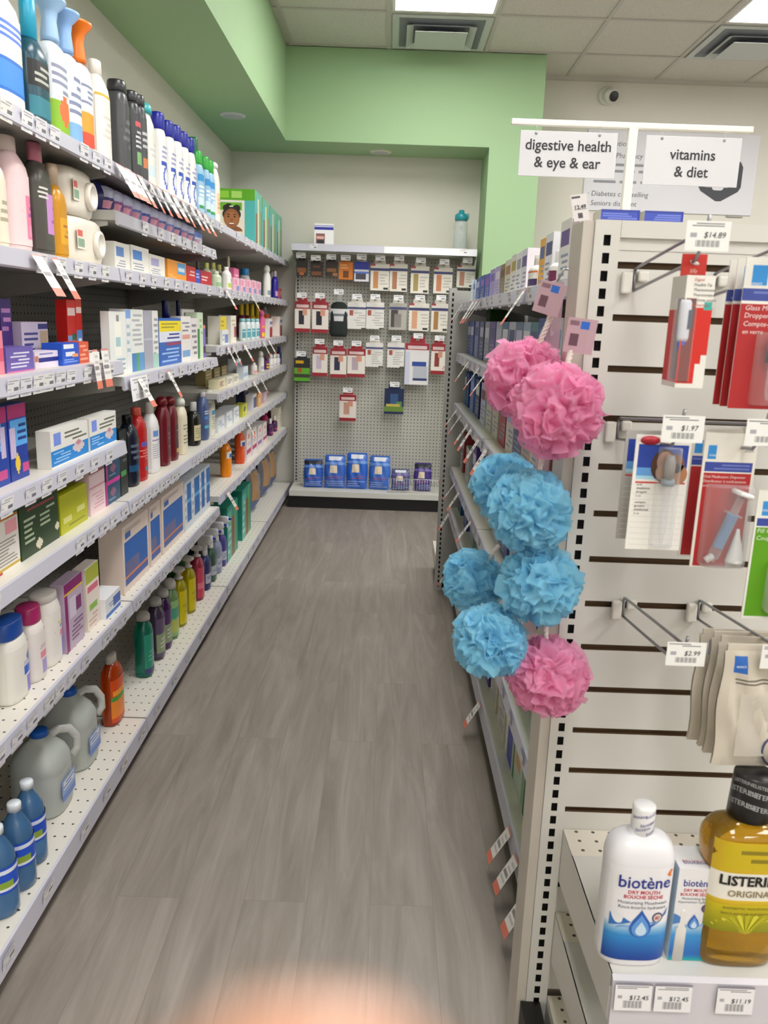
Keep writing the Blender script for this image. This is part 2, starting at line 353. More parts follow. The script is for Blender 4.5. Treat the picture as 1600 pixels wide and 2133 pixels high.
room_box('wall_rear',XL,XR,Y0-.1,Y0,0,3.3,wall_paint(WALL))
# recess lining of the back wall: wall behind the pegboard, painted pillar, dropped green soffits
b=MB(); b.box(XL,XP0,YB,YB+.045,0,ZS+.1,wall_paint(WALL)); struct(b.build('wall_recess'))
gp=wall_paint(GREEN)
b=MB(); b.box(XP0,XP1,YF,YB+.045,0,ZC,gp); struct(b.build('wall_pillar'))
b=MB(); b.box(XL,XS,Y0,YB,ZS,ZC,gp); struct(b.build('wall_soffit'))
b=MB(); b.box(XS,XP0,YF,YB,ZS,ZC,gp); struct(b.build('wall_soffit_back'))
def ceiling_material():
    m=bpy.data.materials.new('ceiling_tiles'); m.use_nodes=True; nt=m.node_tree; b=nt.nodes['Principled BSDF']; L=nt.links.new
    tc=nt.nodes.new('ShaderNodeTexCoord'); n=nt.nodes.new('ShaderNodeTexNoise'); n.inputs['Scale'].default_value=160; n.inputs['Detail'].default_value=2; L(tc.outputs['Object'],n.inputs['Vector'])
    cr=nt.nodes.new('ShaderNodeValToRGB'); e=cr.color_ramp.elements; e[0].position=.36; e[0].color=lin('c2beb6'); e[1].position=.5; e[1].color=lin('d2cec6'); L(n.outputs[0],cr.inputs[0]); L(cr.outputs[0],b.inputs['Base Color'])
    b.inputs['Roughness'].default_value=.9; return m
room_box('ceiling',XL,XR,Y0,6.4,ZC+.006,ZC+.1,ceiling_material())
GX=[-.07+.6275*k for k in range(-1,8)]; GY=[5.13-.62*k for k in range(-1,15)]
tm=mat('bdb9b2',.5,key='tbar')
gi=0
for x in GX:
    if x<XS: continue
    gi+=1; b=MB(); b.box(x-.012,x+.012,Y0,(YF if x<XP1 else YB+.045),ZC,ZC+.006,tm); struct(b.build('trim_%d'%gi))
for y in GY:
    if y>YB: continue
    gi+=1; b=MB(); b.box(XS,XR,y-.012,y+.012,ZC-.0005,ZC+.0055,tm); struct(b.build('trim_%d'%gi))
gi+=1; b=MB(); b.box(XP1,XR,YB+.02,YB+.045,ZC-.02,ZC+.006,tm); struct(b.build('trim_%d'%gi))
# ------------------------------------------------------------------ ceiling lights
glow=emis('fffdfa',LIGHT_POWER)
fm=mat('e6e4e0',.4,key='frame')
def ceiling_light(cx,cy,w,d,label):
    r=empty('ceiling_light',(cx,cy,ZC)); f=MB()
    for x0,x1,y0,y1 in ((-w/2,w/2,-d/2,-d/2+.016),(-w/2,w/2,d/2-.016,d/2),(-w/2,-w/2+.016,-d/2+.016,d/2-.016),(w/2-.016,w/2,-d/2+.016,d/2-.016)): f.box(x0,x1,y0,y1,-.006,.003,fm)
    f.build('frame',r); p=MB(); p.box(-w/2+.016,w/2-.016,-d/2+.016,d/2-.016,-.003,.002,glow); p.build('diffuser',r)
    tag(r,label,'ceiling light','ceiling lights')
LX=[GX[1]+.31375,GX[4]+.31375,GX[7]+.2]
k=0
for i,cx in enumerate(LX):
    for j,cy in enumerate((4.51,2.03,-.45,-2.93)):
        nm='flat ceiling light panel over %s, %s'%(['the aisle','the island','the far shop side'][i],['beside the air vent row','in the middle of the room','above the viewer','at the rear of the room'][j])
        ceiling_light(cx,cy,.58,1.17,nm)
# ------------------------------------------------------------------ air vents
def air_vent(cx,cy,label):
    r=empty('air_vent',(cx,cy,ZC)); vm=mat('c3c8c4',.45,key='vent'); dk=mat('74777e',.6,key='vent')
    a=MB(); w=.29
    a.prism([(-w,0),(w,0),(w,-.007),(-w,-.007)],-w,w,vm); a.build('vent_plate',r,(0,0,.001))
    def frus(o,i,z0,z1,m,nm):
        q=MB(); vs=[]
        for s,z in ((o,z0),(i,z1)): vs+=[(-s,-s,z),(s,-s,z),(s,s,z),(-s,s,z)]
        q.add(vs,[(k,(k+1)%4,4+(k+1)%4,4+k) for k in range(4)],m); return q.build(nm,r)
    q=MB(); q.box(-.25,.25,-.25,.25,-.0085,-.0068,dk); q.build('dark_throat',r)
    q=MB(); vs=[(-.25,-.25,-.0087),(.25,-.25,-.0087),(.25,.25,-.0087),(-.25,.25,-.0087),(-.205,-.205,-.03),(.205,-.205,-.03),(.205,.205,-.03),(-.205,.205,-.03),(-.165,-.165,-.012),(.165,-.165,-.012),(.165,.165,-.012),(-.165,.165,-.012)]
    q.add(vs[4:],[(k,(k+1)%4,4+(k+1)%4,4+k) for k in range(4)],vm); q.build('outer_louver',r)
    q=MB(); q.box(-.155,.155,-.155,.155,-.045,-.042,vm); q.build('center_plate',r)
    q=MB(); q.lathe([(-.042,.08),(-.009,.1)],mat('5a5c6c',.5,key='vent'),20,1,1); q.build('duct_collar',r)
    tag(r,label,'air vent','air vents')
air_vent(GX[1]+.31375,5.44,'square louvered ceiling air vent against the green soffit')
air_vent(GX[4]+.31375,5.44,'square louvered ceiling air vent over the island signs')
# round cover plates in the soffit
for (x,y,l) in ((-.966,5.14,'round white ceiling speaker cover in the green soffit over the wall shelving'),(-.108,6.05,'round cream ceiling speaker cover in the green soffit over the pegboard')):
    r=empty('soffit_speaker',(x,y,ZS)); p=MB(); p.lathe([(-.008,.066),(-.004,.074),(.002,.078)],mat('cfcfd4' if x<-.5 else 'd8d4c4',.5,key='sp'),32,1,1); p.build('trim_ring',r)
    p=MB(); p.lathe([(-.0086,.058),(-.0079,.06)],perf('c4c4c8','8a8a8e',.006,.006,.0016,(0,1)),28,1,1); p.build('speaker_grille',r); tag(r,l,'ceiling speaker','soffit speakers')
# security camera
r=empty('security_camera',(1.48,YB+.045,2.965)); wm=mat('dedcd6',.35,key='cam')
p=MB(); p.lathe([(0,.062),(.012,.064),(.022,.055)],wm,28,1,1); o=p.build('mount_plate',r); o.rotation_euler=(PI/2,0,0)
p=MB(); p.lathe([(-.05,.01),(-.046,.03),(-.03,.046),(0,.05),(.03,.046),(.045,.02)],wm,24,1,1); o=p.build('camera_ball',r,(.012,-.05,-.008)); o.rotation_euler=(PI/2+.35,0,.35)
p=MB(); p.lathe([(0,.034),(.006,.034),(.008,.03)],mat('121318',.12,key='cam'),24,1,1); o=p.build('lens',r,(.026,-.094,-.022)); o.rotation_euler=(PI/2+.35,0,.35)
tag(r,'white ball security camera with black lens high on the back wall','security camera')
# ------------------------------------------------------------------ price tags (shared meshes)
tagm=[]
for k in range(5):
    t=MB(); us,vv,vs,fs,ms=t.grid(art('T .06 .7 .9 .94 a4a4ac 2;T .06 .4 .3 .55 b8b8c0 1;R .55 .38 .94 .56 76767e;'+';'.join('R %.2f .08 %.2f .3 8c8c94'%(.25+.07*q,.25+.07*q+.03) for q in range(7 if k%2 else 6))),paper(['f0eef0','e8e6ea','f0eeee','e6e4ea','eceae6'][k]),lambda u,v:((u-.5)*.054,0,-.041+v*.041)); t.add(vs,fs,ms)
    o=t.build('price_tag'); tagm.append(o.data); bpy.data.objects.remove(o)
def price_tag(x,y,z,rot,label,group,tilt=.12,k=None):
    o=bpy.data.objects.new('price_tag',tagm[RNG.randrange(5) if k is None else k]); COL.objects.link(o); o.location=(x,y,z); o.rotation_euler=(tilt,0,rot)
    return tag(o,label,'price tag',group)
t=MB(); us,vv,vs,fs,ms=t.grid(art('R 0 0 1 .2 de7a66;T .1 .3 .9 .9 c4c0c0 4;R .1 .48 .8 .58 8a8688;R 0 .95 1 1 d88a80'),paper('e9e6e2'),lambda u,v:((u-.5)*.042,0,-.1+v*.1)); t.add(vs,fs,ms); o=t.build('price_flag'); flagmesh=o.data; bpy.data.objects.remove(o)
# ------------------------------------------------------------------ shelving
STEEL='b3b2ad'
st=mat(STEEL,.38,key='steel'); stw=mat('dedad0',.38,key='steel'); lipm=mat('c3c2cf',.3,key='lip'); blk=mat('0d0d0e',.5,key='kick')
pan=perf('858480','161616',.0254,.0254,.0042,(1,2)); panx=perf('c4c3bb','4a4a48',.0254,.0254,.0042,(0,2))
deckp=perf('e4e0d6','3a3a38',.0254,.0508,.0032,(0,1))
def post_holes(mb,x0,x1,z0,z1,yf,depth,m,dark,hw=.0042,pitch=.0254,hh=.0152,axis='y'):
    """slotted upright: hollow box whose front is a ladder of real slots"""
    n=int((z1-z0-.03)/pitch); cx=(x0+x1)/2; zs=[z0]
    for i in range(n): zs+=[z0+.02+i*pitch,z0+.02+i*pitch+hh]
    zs.append(z1); xs=[x0,cx-hw,cx+hw,x1]; vs=[]
    for z in zs:
        for x in xs: vs.append((x,yf,z))
    fs=[]
    for j in range(len(zs)-1):
        for i in range(3):
            if i==1 and j%2==1: continue
            fs.append((j*4+i,j*4+i+1,(j+1)*4+i+1,(j+1)*4+i))
    mb.add(vs,fs,m)
    mb.add([(x0,yf,z0),(x0,yf+depth,z0),(x0,yf+depth,z1),(x0,yf,z1),(x1,yf,z0),(x1,yf+depth,z0),(x1,yf+depth,z1),(x1,yf,z1)],[(3,2,1,0),(4,5,6,7),(2,3,7,6),(1,2,6,5)],m)
    mb.add([(cx-hw*3,yf+.012,z0),(cx+hw*3,yf+.012,z0),(cx+hw*3,yf+.012,z1),(cx-hw*3,yf+.012,z1)],[(0,1,2,3)],dark)  # near-black sheet behind the slots paints the shade inside the post
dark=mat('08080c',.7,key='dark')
def shelf(parent,xb,xf,y0,y1,z,top=None,lip=.036,br=True,name='shelf'):
    """one board between two uprights; its front carries a price channel, its ends two brackets; runs along Y"""
    s=1 if xf>xb else -1; b=MB(); m=top or stw
    lo,hi=min(xb,xf-s*.006),max(xb,xf-s*.006)
    b.box(lo,hi,y0,y1,z-.026,z,st); 
    b.add([(lo,y0,z+.0004),(hi,y0,z+.0004),(hi,y1,z+.0004),(lo,y1,z+.0004)],[(0,1,2,3)],m)
    o=b.build(name,parent)
    l=MB(); l.prism([(xf-s*.006,z+.001),(xf,z-.001),(xf+s*.005,z-lip),(xf,z-lip-.004),(xf-s*.006,z-lip)],y0+.001,y1-.001,lipm); l.build('price_channel',o)
    if br:
        for y in (y0+.008,y1-.011):
            k=MB(); k.prism([(xb,z-.026),(xf-s*.03,z-.026),(xf-s*.03,z-.04),(xb,z-.1)],y,y+.003,st); k.build('bracket',o)
    return o
WB=XL+.012            # back of the wall run
def wall_bay(y0,y1,levels,label):
    r=empty('gondola_bay',(0,0,0))
    p=MB(); p.box(WB,WB+.02,y0+.016,y1-.016,.09,1.762,pan); p.build('back_panel',r)
    p=MB(); p.box(WB-.002,WB+.034,y0-.0145,y0+.0145,0,1.762,st); p.build('upright',r)
    for z,a,bb,top,nm in levels: shelf(r,WB+.0345,-.765,a+.004,bb-.004,z,top,name=nm)
    d=shelf(r,WB+.0345,-.735,y0+.004,y1-.004,.107,deckp,lip=.05,br=False,name='base_deck')
    p=MB(); p.box(WB+.036,-.80,y0+.004,y1-.004,0,.078,blk); p.build('kick_plate',r)
    tag(r,label,'shelving unit','wall shelving bays'); return r
Y1,Y2,Y3,Y4,Y5=1.06,2.35,3.655,4.93,6.19
S='shelf'
wall_bay(Y1,Y2,[(1.765,Y1,Y2,None,S),(1.487,Y1,Y2,None,S),(1.232,Y1,Y2,None,S),(1.0,Y1,Y2,None,S),(.815,Y1,Y2,None,S),(.5,Y1,Y2,deckp,S)],'first bay of the tall wall shelving, closest to the viewer')
wall_bay(Y2,Y3,[(1.765,Y2,Y3,None,S),(1.64,Y2,Y3,None,'pad_tray'),(1.487,Y2,Y3,None,S),(1.183,Y2,Y3,None,S),(.815,Y2,Y3,None,S),(.5,Y2,Y3,deckp,S)],'second bay of the tall wall shelving, with the slim pad tray')
wall_bay(Y3,Y4,[(1.765,Y3,Y4,None,S),(1.487,Y3,Y4,None,S),(1.23,Y3,Y4,None,S),(1.02,Y3,Y4,None,S),(.815,Y3,Y4,None,S),(.545,Y3,Y4,deckp,S)],'third bay of the tall wall shelving, before the last one')
wall_bay(Y4,Y5,[(1.765,Y4,Y5,None,S),(1.487,Y4,Y5,None,S),(1.23,Y4,Y5,None,S),(1.02,Y4,Y5,None,S),(.815,Y4,Y5,None,S),(.545,Y4,Y5,deckp,S)],'last bay of the tall wall shelving, next to the pegboard')
ICX=.672
def island_bay(y0,y1,label):
    r=empty('island_bay'); p=MB(); p.box(ICX-.012,ICX+.012,y0+.016,y1-.016,.09,1.50,mat('a3a29c',.5,key='ip')); p.build('back_panel',r)
    p=MB(); p.box(ICX-.026,ICX+.026,y0-.0145,y0+.0145,0,1.50,st); p.build('upright',r)
    for z in (1.46,1.226,.985,.665,.455):
        shelf(r,ICX-.027,.33,y0+.004,y1-.004,z)
        shelf(r,ICX+.027,1.015,y0+.004,y1-.004,z,br=False)
    shelf(r,ICX-.027,.35,y0+.004,y1-.004,.14,lip=.05,br=False,name='base_deck'); shelf(r,ICX+.027,1.0,y0+.004,y1-.004,.14,lip=.05,br=False,name='base_deck')
    p=MB(); p.box(.41,.94,y0+.016,y1-.016,0,.11,blk); p.build('kick_plate',r)
    tag(r,label,'shelving unit','island shelving bays')
island_bay(1.50,2.75,'half height island shelving bay right behind the white slatwall end cap')
island_bay(2.75,4.0,'half height island shelving bay at the far end of the aisle')
# far end cap of the island, seen edge-on from behind
r=empty('end_cap',(0,0,0)); p=MB(); post_holes(p,.281,.317,.0,1.531,4.022,.05,st,dark); p.build('upright',r)
p=MB(); post_holes(p,1.04,1.076,0,1.531,4.022,.05,st,dark); p.build('upright',r)
p=MB(); p.box(.317,1.04,4.03,4.06,.1,1.52,st); p.build('back_panel',r)
p=MB(); p.box(.285,1.07,4.073,4.42,.09,.16,stw); p.build('base_deck',r); p=MB(); p.box(.3,1.06,4.073,4.38,0,.09,blk); p.build('kick_plate',r)
tag(r,'far end cap of the island seen from behind with a slotted upright','shelving unit')
# ------------------------------------------------------------------ near end cap with slatwall
EW='d6d4cf'; ew=mat(EW,.35,key='endcap'); gro=mat('5a432b',.7,key='groove')
EX0,EX1=.279,1.235
EC=empty('slatwall_end_cap'); 
p=MB(); post_holes(p,.296,.334,.02,1.524,1.25,.075,ew,dark,hw=.0052); p.build('upright',EC)
p=MB(); p.box(.279,.2955,1.254,1.33,.0,1.522,mat('c9c2b8',.4,key='endside')); p.build('side_trim',EC)
p=MB(); post_holes(p,1.19,1.228,.02,1.524,1.25,.075,ew,dark,hw=.0052); p.build('upright',EC)
# slat board: profile in (y,z) with grooves, swept along x
prof=[];mt=[]; z=1.462; zs=[]
while z>.2: zs.append(z); z-=.0762
prof=[(1.258,1.50)];mt=[]
for z in zs:
    prof+=[(1.258,z+.0045),(1.268,z+.0045),(1.268,z-.0055),(1.258,z-.0055)]; mt+=[ew,gro,gro,gro]
prof+=[(1.258,.17),(1.275,.17),(1.275,1.50)]; mt+=[ew,ew,ew,ew]
p=MB(); p.prism(prof,.3345,1.1895,mt,'x'); p.build('slat_panel',EC)
p=MB(); p.box(.3345,1.1895,1.25,1.32,1.50,1.524,ew); p.box(.3345,1.1895,1.2565,1.26,1.483,1.5,ew); p.build('top_rail',EC)
p=MB(); p.box(.2955,1.19,1.276,1.33,.05,1.5,mat('b9b2aa',.5,key='endside')); p.build('rear_panel',EC)
def cap_shelf(z,yf,hl,name):
    b=MB(); b.box(.3352,1.19,yf+.004,1.257,z-.02,z,ew); b.add([(.336,1.185,z+.0004),(1.19,1.185,z+.0004),(1.19,1.257,z+.0004),(.336,1.257,z+.0004)],[(0,1,2,3)],capdeck); o=b.build(name,EC)
    l=MB(); l.prism([(yf+.004,z+.0005),(yf-.003,z-.004),(yf-.006,z-hl),(yf,z-hl-.004),(yf+.004,z-hl)],.336,1.19,mat('cfccd4',.3,key='lip'),'x'); l.build('price_channel',o)
    for x in (.3348,1.187):
        k=MB(); k.prism([(1.257,z),(yf+.004,z),(yf+.004,z-hl),(1.257,z-.1)],x,x+.0025,ew,'x'); k.build('bracket',o)
m_=perf('e4ddd0','4a463e',.0254*1.15,.0254,.0032,(0,1)); capdeck=m_
cap_shelf(.507,.93,.075,'shelf'); cap_shelf(.337,1.0,.06,'shelf'); cap_shelf(.155,.95,.06,'base_deck')
p=MB(); p.box(.286,.322,.93,1.25,0,.148,blk); p.build('base_foot',EC); p=MB(); p.box(.36,1.17,1.0,1.25,0,.09,blk); p.build('kick_plate',EC)
tag(EC,'white slatwall end cap of the island with brown grooves and slotted uprights','shelving unit')
# ------------------------------------------------------------------ back gondola with pegboard
BG=empty('pegboard_gondola'); BX0,BX1=-.70,.585
p=MB(); post_holes(p,BX0,BX0+.036,0,1.80,6.1,.08,st,dark,hw=.005); p.build('upright',BG)
p=MB(); post_holes(p,BX1-.036,BX1,0,1.80,6.1,.08,st,dark,hw=.005); p.build('upright',BG)
p=MB(); p.box(BX0+.0365,BX1-.0365,6.125,6.15,.1,1.80,panx); p.build('peg_panel',BG)
p=MB(); p.box(BX0,BX1,5.862,6.18,1.84,1.866,stw); o=p.build('canopy_shelf',BG)
for x0,x1,m in ((BX0,-.06,lipm),(-.059,BX1,mat('e4e4ea',.25,key='lip'))):
    l=MB(); l.prism([(5.862,1.868),(5.855,1.864),(5.85,1.82),(5.862,1.82)],x0,x1,m,'x'); l.build('price_channel',o)
for x in (BX0,BX1-.004): 
    k=MB(); k.prism([(6.18,1.84),(5.862,1.84),(5.862,1.815),(6.18,1.74)],x,x+.004,st,'x'); k.build('bracket',o)
p=MB(); p.box(BX0,BX1,5.806,6.12,.1,.132,stw); o=p.build('base_deck',BG)
l=MB(); l.prism([(5.806,.133),(5.8,.13),(5.798,.09),(5.806,.088)],BX0,BX1,mat('cfcfca',.3,key='lip'),'x'); l.build('price_channel',o)
p=MB(); p.box(BX0-.01,BX1,5.812,6.1,0,.0995,blk); p.build('kick_plate',BG)
tag(BG,'grey pegboard gondola with black kick plate at the end of the aisle','shelving unit')
# wire fence on its deck
r=empty('wire_fence',(0,0,.1325)); wm=mat('d4d6d8',.3,metal=.6,key='wire')
p=MB(); p.tube([(.02,5.83,.105),(.5,5.83,.105)],.0025,wm,6); p.build('top_wire',r); p=MB(); p.tube([(.02,5.83,.004),(.5,5.83,.004)],.0025,wm,6); p.build('bottom_wire',r)
for i in range(25):
    x=.03+i*.019; p=MB(); p.tube([(x,5.83,.0),(x,5.83,.105)],.0012,wm,5); p.build('upright_wire',r)
tag(r,'low chrome wire fence in front of the purple packs on the pegboard deck','wire fence')
# ------------------------------------------------------------------ product tables: kind, name, label, category, group, x, y, z, turn, width, depth, height, look
ROWS=[
('bot','detergent_bottle','big white bottle with two blue label bands at the near end of top wall shelf','bottle','', -0.855, 1.85, 1.765, 90, 0.1697, 0.1, 0.27, 'f2f0ea|f2f0ea|flat|.1|R 0 .12 1 .5 1a6fd0;R .15 .16 .7 .46 3f8fe6;R 0 .72 1 .9 4a78d8;T .2 .74 .8 .88 ffffff 2'),
('bot','mouth_rinse_bottle','dark teal bottle with a turquoise cap beside the big white bottle on top wall shelf','bottle','', -0.835, 2.006, 1.765, 90, 0.1018, 0.06, 0.28, '1d4c5c|1b9fc4|flat|.32|R 0 .55 1 .95 15181d;T .2 .6 .8 .9 b9b9b0 3;R 0 .1 1 .4 2a7d8d'),
('bot','air_freshener','clear spray with green label and pale blue flared trigger on top wall shelf','spray can','', -0.833, 2.121, 1.765, 90, 0.0991, 0.055, 0.314, 'dfe6ee|9fc4ea|flare|.3|R 0 0 1 .42 86b81f;C .5 .3 .2 e8703a;T .1 .5 .9 .9 8a90a8 4'),
('bot','air_freshener','clear spray with blue label and pale blue flared trigger on top wall shelf','spray can','', -0.833, 2.213, 1.765, 90, 0.0805, 0.055, 0.316, 'e4e9f0|8fb8ea|flare|.3|R 0 0 1 .25 7fb0e8;T .1 .35 .9 .9 8088a8 5'),
('bot','air_freshener','spray with orange label and orange flared trigger on top wall shelf','spray can','', -0.833, 2.298, 1.765, 90, 0.0837, 0.055, 0.32, 'e6e8ee|f07a1a|flare|.3|R 0 0 1 .22 d84a30;R 0 .22 1 .5 f0a030;T .1 .6 .9 .9 8088a8 4'),
('bot','shampoo_bottle','tall white bottle with a gold ring under its wide cap on top wall shelf','bottle','', -0.835, 2.43, 1.765, 90, 0.1018, 0.06, 0.268, 'efe9e2|e9e4dd|flat|.14|R 0 .96 1 1 d9b23a;T .25 .3 .75 .7 d8d2c8 4'),
('bot','lotion_bottle','slim white and pale blue bottle beside the gold ringed bottle on top wall shelf','bottle','', -0.885, 2.684, 1.765, 90, 0.0222, 0.05, 0.277, 'e8ecee|dfe3e6|flat|.12|R 0 .3 1 .6 5f9ac4'),
('bot','body_wash_bottle','plain dark grey bottle with black cap on top wall shelf','bottle','', -0.835, 2.612, 1.765, 90, 0.0776, 0.06, 0.265, '47484c|2b2c30|flip|.12|T .2 .3 .8 .8 6a6b70 4'),
('bot','body_wash_bottle','dark grey bottle with red and green label marks on top wall shelf','bottle','', -0.835, 2.727, 1.765, 90, 0.061, 0.06, 0.266, '3f4045|2a2b2e|flip|.12|R .2 .8 .8 .88 d05560;T .2 .45 .8 .75 c9c9cc 4;R .25 .2 .75 .4 7fb070'),
('bot','body_wash_bottle','dark grey bottle with orange label mark on top wall shelf','bottle','', -0.835, 2.797, 1.765, 90, 0.0554, 0.06, 0.272, '4a4b50|2d2e32|flip|.12|R .2 .2 .8 .36 c97a4a;T .2 .5 .8 .8 bdbdc0 3'),
('bot','shampoo_bottle','white bottle with a turquoise domed cap on top wall shelf','bottle','', -0.833, 2.883, 1.765, 90, 0.0776, 0.055, 0.273, 'eae8e2|45b3b8|dome|.13|R .1 .15 .9 .35 cfe3ea;T .2 .5 .8 .8 d5d5d8 3'),
('bot','dandruff_shampoo_bottle','white shampoo bottle with a dark blue flip cap on top wall shelf','bottle','', -0.83, 3.026, 1.765, 90, 0.0776, 0.05, 0.273, 'f1f0ee|16209a|flip|.2|T .2 .62 .8 .9 a0a0c8 3;C .5 .3 .24 3a5ac0;C .5 .3 .15 e8ecf6;R .15 .5 .55 .58 2a50b8'),
('bot','dandruff_shampoo_bottle','white shampoo bottle with a dark blue flip cap on top wall shelf','bottle','', -0.83, 3.15, 1.765, 90, 0.0776, 0.05, 0.277, 'f1f0ee|16209a|flip|.2|T .2 .62 .8 .9 a0a0c8 3;C .5 .3 .24 3a5ac0;C .5 .3 .15 e8ecf6;R .15 .5 .55 .58 2a50b8'),
('bot','dandruff_shampoo_bottle','white shampoo bottle with a dark blue flip cap on top wall shelf','bottle','', -0.83, 3.26, 1.765, 90, 0.0776, 0.05, 0.282, 'f1f0ee|16209a|flip|.2|T .2 .62 .8 .9 a0a0c8 3;C .5 .3 .24 3a5ac0;C .5 .3 .15 e8ecf6;R .15 .5 .55 .58 2a50b8'),
('bot','dandruff_shampoo_bottle','white shampoo bottle with a dark blue flip cap on top wall shelf','bottle','', -0.83, 3.366, 1.765, 90, 0.0776, 0.05, 0.282, 'f1f0ee|16209a|flip|.2|T .2 .62 .8 .9 a0a0c8 3;C .5 .3 .24 3a5ac0;C .5 .3 .15 e8ecf6;R .15 .5 .55 .58 2a50b8'),
('bot','dandruff_shampoo_bottle','white shampoo bottle with a dark blue flip cap on top wall shelf','bottle','', -0.83, 3.468, 1.765, 90, 0.0776, 0.05, 0.28, 'f1f0ee|16209a|flip|.2|T .2 .62 .8 .9 a0a0c8 3;C .5 .3 .24 3a5ac0;C .5 .3 .15 e8ecf6;R .15 .5 .55 .58 2a50b8'),
('bot','shampoo_bottle','deep green bottle between blue capped and green capped bottles on top wall shelf','bottle','', -0.865, 3.685, 1.765, 90, 0.0383, 0.05, 0.329, '1f7a55|1a6a4a|flip|.2|R .1 .2 .9 .5 2f9a6a;R .3 .1 .9 .25 c9c41f'),
('bot','herbal_shampoo_bottle','pale blue shampoo bottle with a bright green cap on top wall shelf','bottle','', -0.83, 3.608, 1.765, 90, 0.0776, 0.05, 0.259, '9fc9e8|2fae3c|flip|.2|R 0 .78 1 .95 2f94d8;T .1 .4 .9 .7 ffffff 3;R 0 .2 1 .4 d8ecf4;R .1 .12 .9 .2 3a9a58'),
('bot','herbal_shampoo_bottle','pale blue shampoo bottle with a bright green cap on top wall shelf','bottle','', -0.83, 3.735, 1.765, 90, 0.0577, 0.05, 0.262, '9fc9e8|2fae3c|flip|.2|R 0 .78 1 .95 2f94d8;T .1 .4 .9 .7 ffffff 3;R 0 .2 1 .4 d8ecf4;R .1 .12 .9 .2 3a9a58'),
('bot','herbal_shampoo_bottle','pale blue shampoo bottle with a bright green cap on top wall shelf','bottle','', -0.83, 3.826, 1.765, 90, 0.0776, 0.05, 0.262, '9fc9e8|2fae3c|flip|.2|R 0 .78 1 .95 2f94d8;T .1 .4 .9 .7 ffffff 3;R 0 .2 1 .4 d8ecf4;R .1 .12 .9 .2 3a9a58'),
('bot','conditioner_bottle','cream white bottle with peach label beside the green capped bottles on top wall shelf','bottle','', -0.83, 3.933, 1.765, 90, 0.0776, 0.05, 0.277, 'efece4|f3f1ec|dome|.1|R .2 .2 .8 .7 e8cba6;T .3 .3 .7 .6 c88a6a 3'),
('bot','lotion_bottle','cream bottle cut off by the frame edge on second wall shelf','bottle','', -0.835, 1.763, 1.487, 90, 0.0492, 0.06, 0.2, 'e9e2d0|d8d0c0|flat|.12|T .2 .3 .8 .7 b0a890 3'),
('bot','baby_lotion_bottle','large pale pink lotion bottle with hot pink label on second wall shelf','bottle','', -0.84, 1.862, 1.487, 90, 0.1018, 0.07, 0.238, 'f2d3d6|e3d3cf|flat|.13|R .5 .1 1 .72 ea7fa4;T .55 .4 .98 .7 9a5aa8 3;R .55 .15 .95 .3 f09ab8'),
('bot','body_mist_bottle','dark clear bottle with a rose cap and lilac label on second wall shelf','bottle','', -0.83, 1.985, 1.487, 90, 0.0991, 0.05, 0.248, '4a4742|c9788e|flat|.16|R .45 .25 1 .85 c98fd0;T .5 .4 .95 .7 8a5ab0 3;T .1 .75 .5 .95 d8d8d0 3'),
('bot','hair_oil_bottle','amber gold bottle with a cream cap on second wall shelf','bottle','', -0.83, 2.078, 1.487, 90, 0.0752, 0.05, 0.22, 'c98d12|c9b298|flat|.22|R .3 .2 1 .7 e0a826;T .4 .3 .95 .6 b06a2a 3'),
('wipes','wipes_pack','lower cream soft pack with round lid on second wall shelf','pack','', -0.865, 2.256, 1.487, 90, 0.2775, 0.12, 0.115, 'ece6da|f2eee6|'),
('wipes','wipes_pack','upper cream soft pack balanced on top of another on second wall shelf','pack','', -0.865, 2.221, 1.603, 90, 0.2079, 0.12, 0.115, 'e9e2d4|f0ebe2|'),
('box','medicine_box','white box with a steel blue patch on second wall shelf','box','', -0.828, 2.512, 1.487, 90, 0.1384, 0.045, 0.077, 'eceae4|R .1 .5 .6 .85 5d86c8;T .1 .1 .7 .4 9aa0b0 3'),
('box','medicine_box','white box with a bright blue patch on second wall shelf','box','', -0.828, 2.69, 1.487, 90, 0.1887, 0.045, 0.081, 'eceae4|R .1 .5 .6 .85 4f8ad8;T .1 .1 .7 .4 9aa0b0 3'),
('box','medicine_box','white box with a lilac patch on second wall shelf','box','', -0.828, 2.884, 1.487, 90, 0.1887, 0.045, 0.069, 'eceae4|R .1 .5 .6 .85 a8a4d0;T .1 .1 .7 .4 9aa0b0 3'),
('box','soap_box','orange box with a sky blue patch on second wall shelf','box','', -0.845, 3.148, 1.487, 90, 0.2726, 0.08, 0.069, 'eb9a34|R .5 .35 .95 .95 5aa0d8;R .55 .5 .9 .7 d8e8f4;T .05 .1 .45 .3 f6c878 2'),
('box','candy_pack','crimson pack beside the orange box on second wall shelf','pack','', -0.835, 3.365, 1.487, 90, 0.1484, 0.06, 0.064, 'c4202e|T .1 .4 .9 .8 f0c8c8 2'),
('box','candy_pack','royal blue pack between two crimson packs on second wall shelf','pack','', -0.835, 3.484, 1.487, 90, 0.0838, 0.06, 0.059, '3a50b8|T .1 .4 .9 .8 c8d0f0 2'),
('box','candy_pack','crimson pack beside the pale green tub on second wall shelf','pack','', -0.835, 3.636, 1.487, 90, 0.2099, 0.06, 0.06, 'b81f30|T .1 .3 .9 .7 f0d0d0 2'),
('bot','baby_powder_bottle','pale bottle with yellow green cap, back row of second wall shelf','bottle','', -0.972, 4.4, 1.487, 90, 0.0776, 0.045, 0.142, 'e6ead0|d3d87a|flat|.2|R 0 .2 1 .5 a8c890'),
('bot','baby_powder_bottle','pale bottle with yellow green cap, back row of second wall shelf','bottle','', -0.972, 4.566, 1.487, 90, 0.0776, 0.045, 0.153, 'e6ead0|d3d87a|flat|.2|R 0 .2 1 .5 a8c890'),
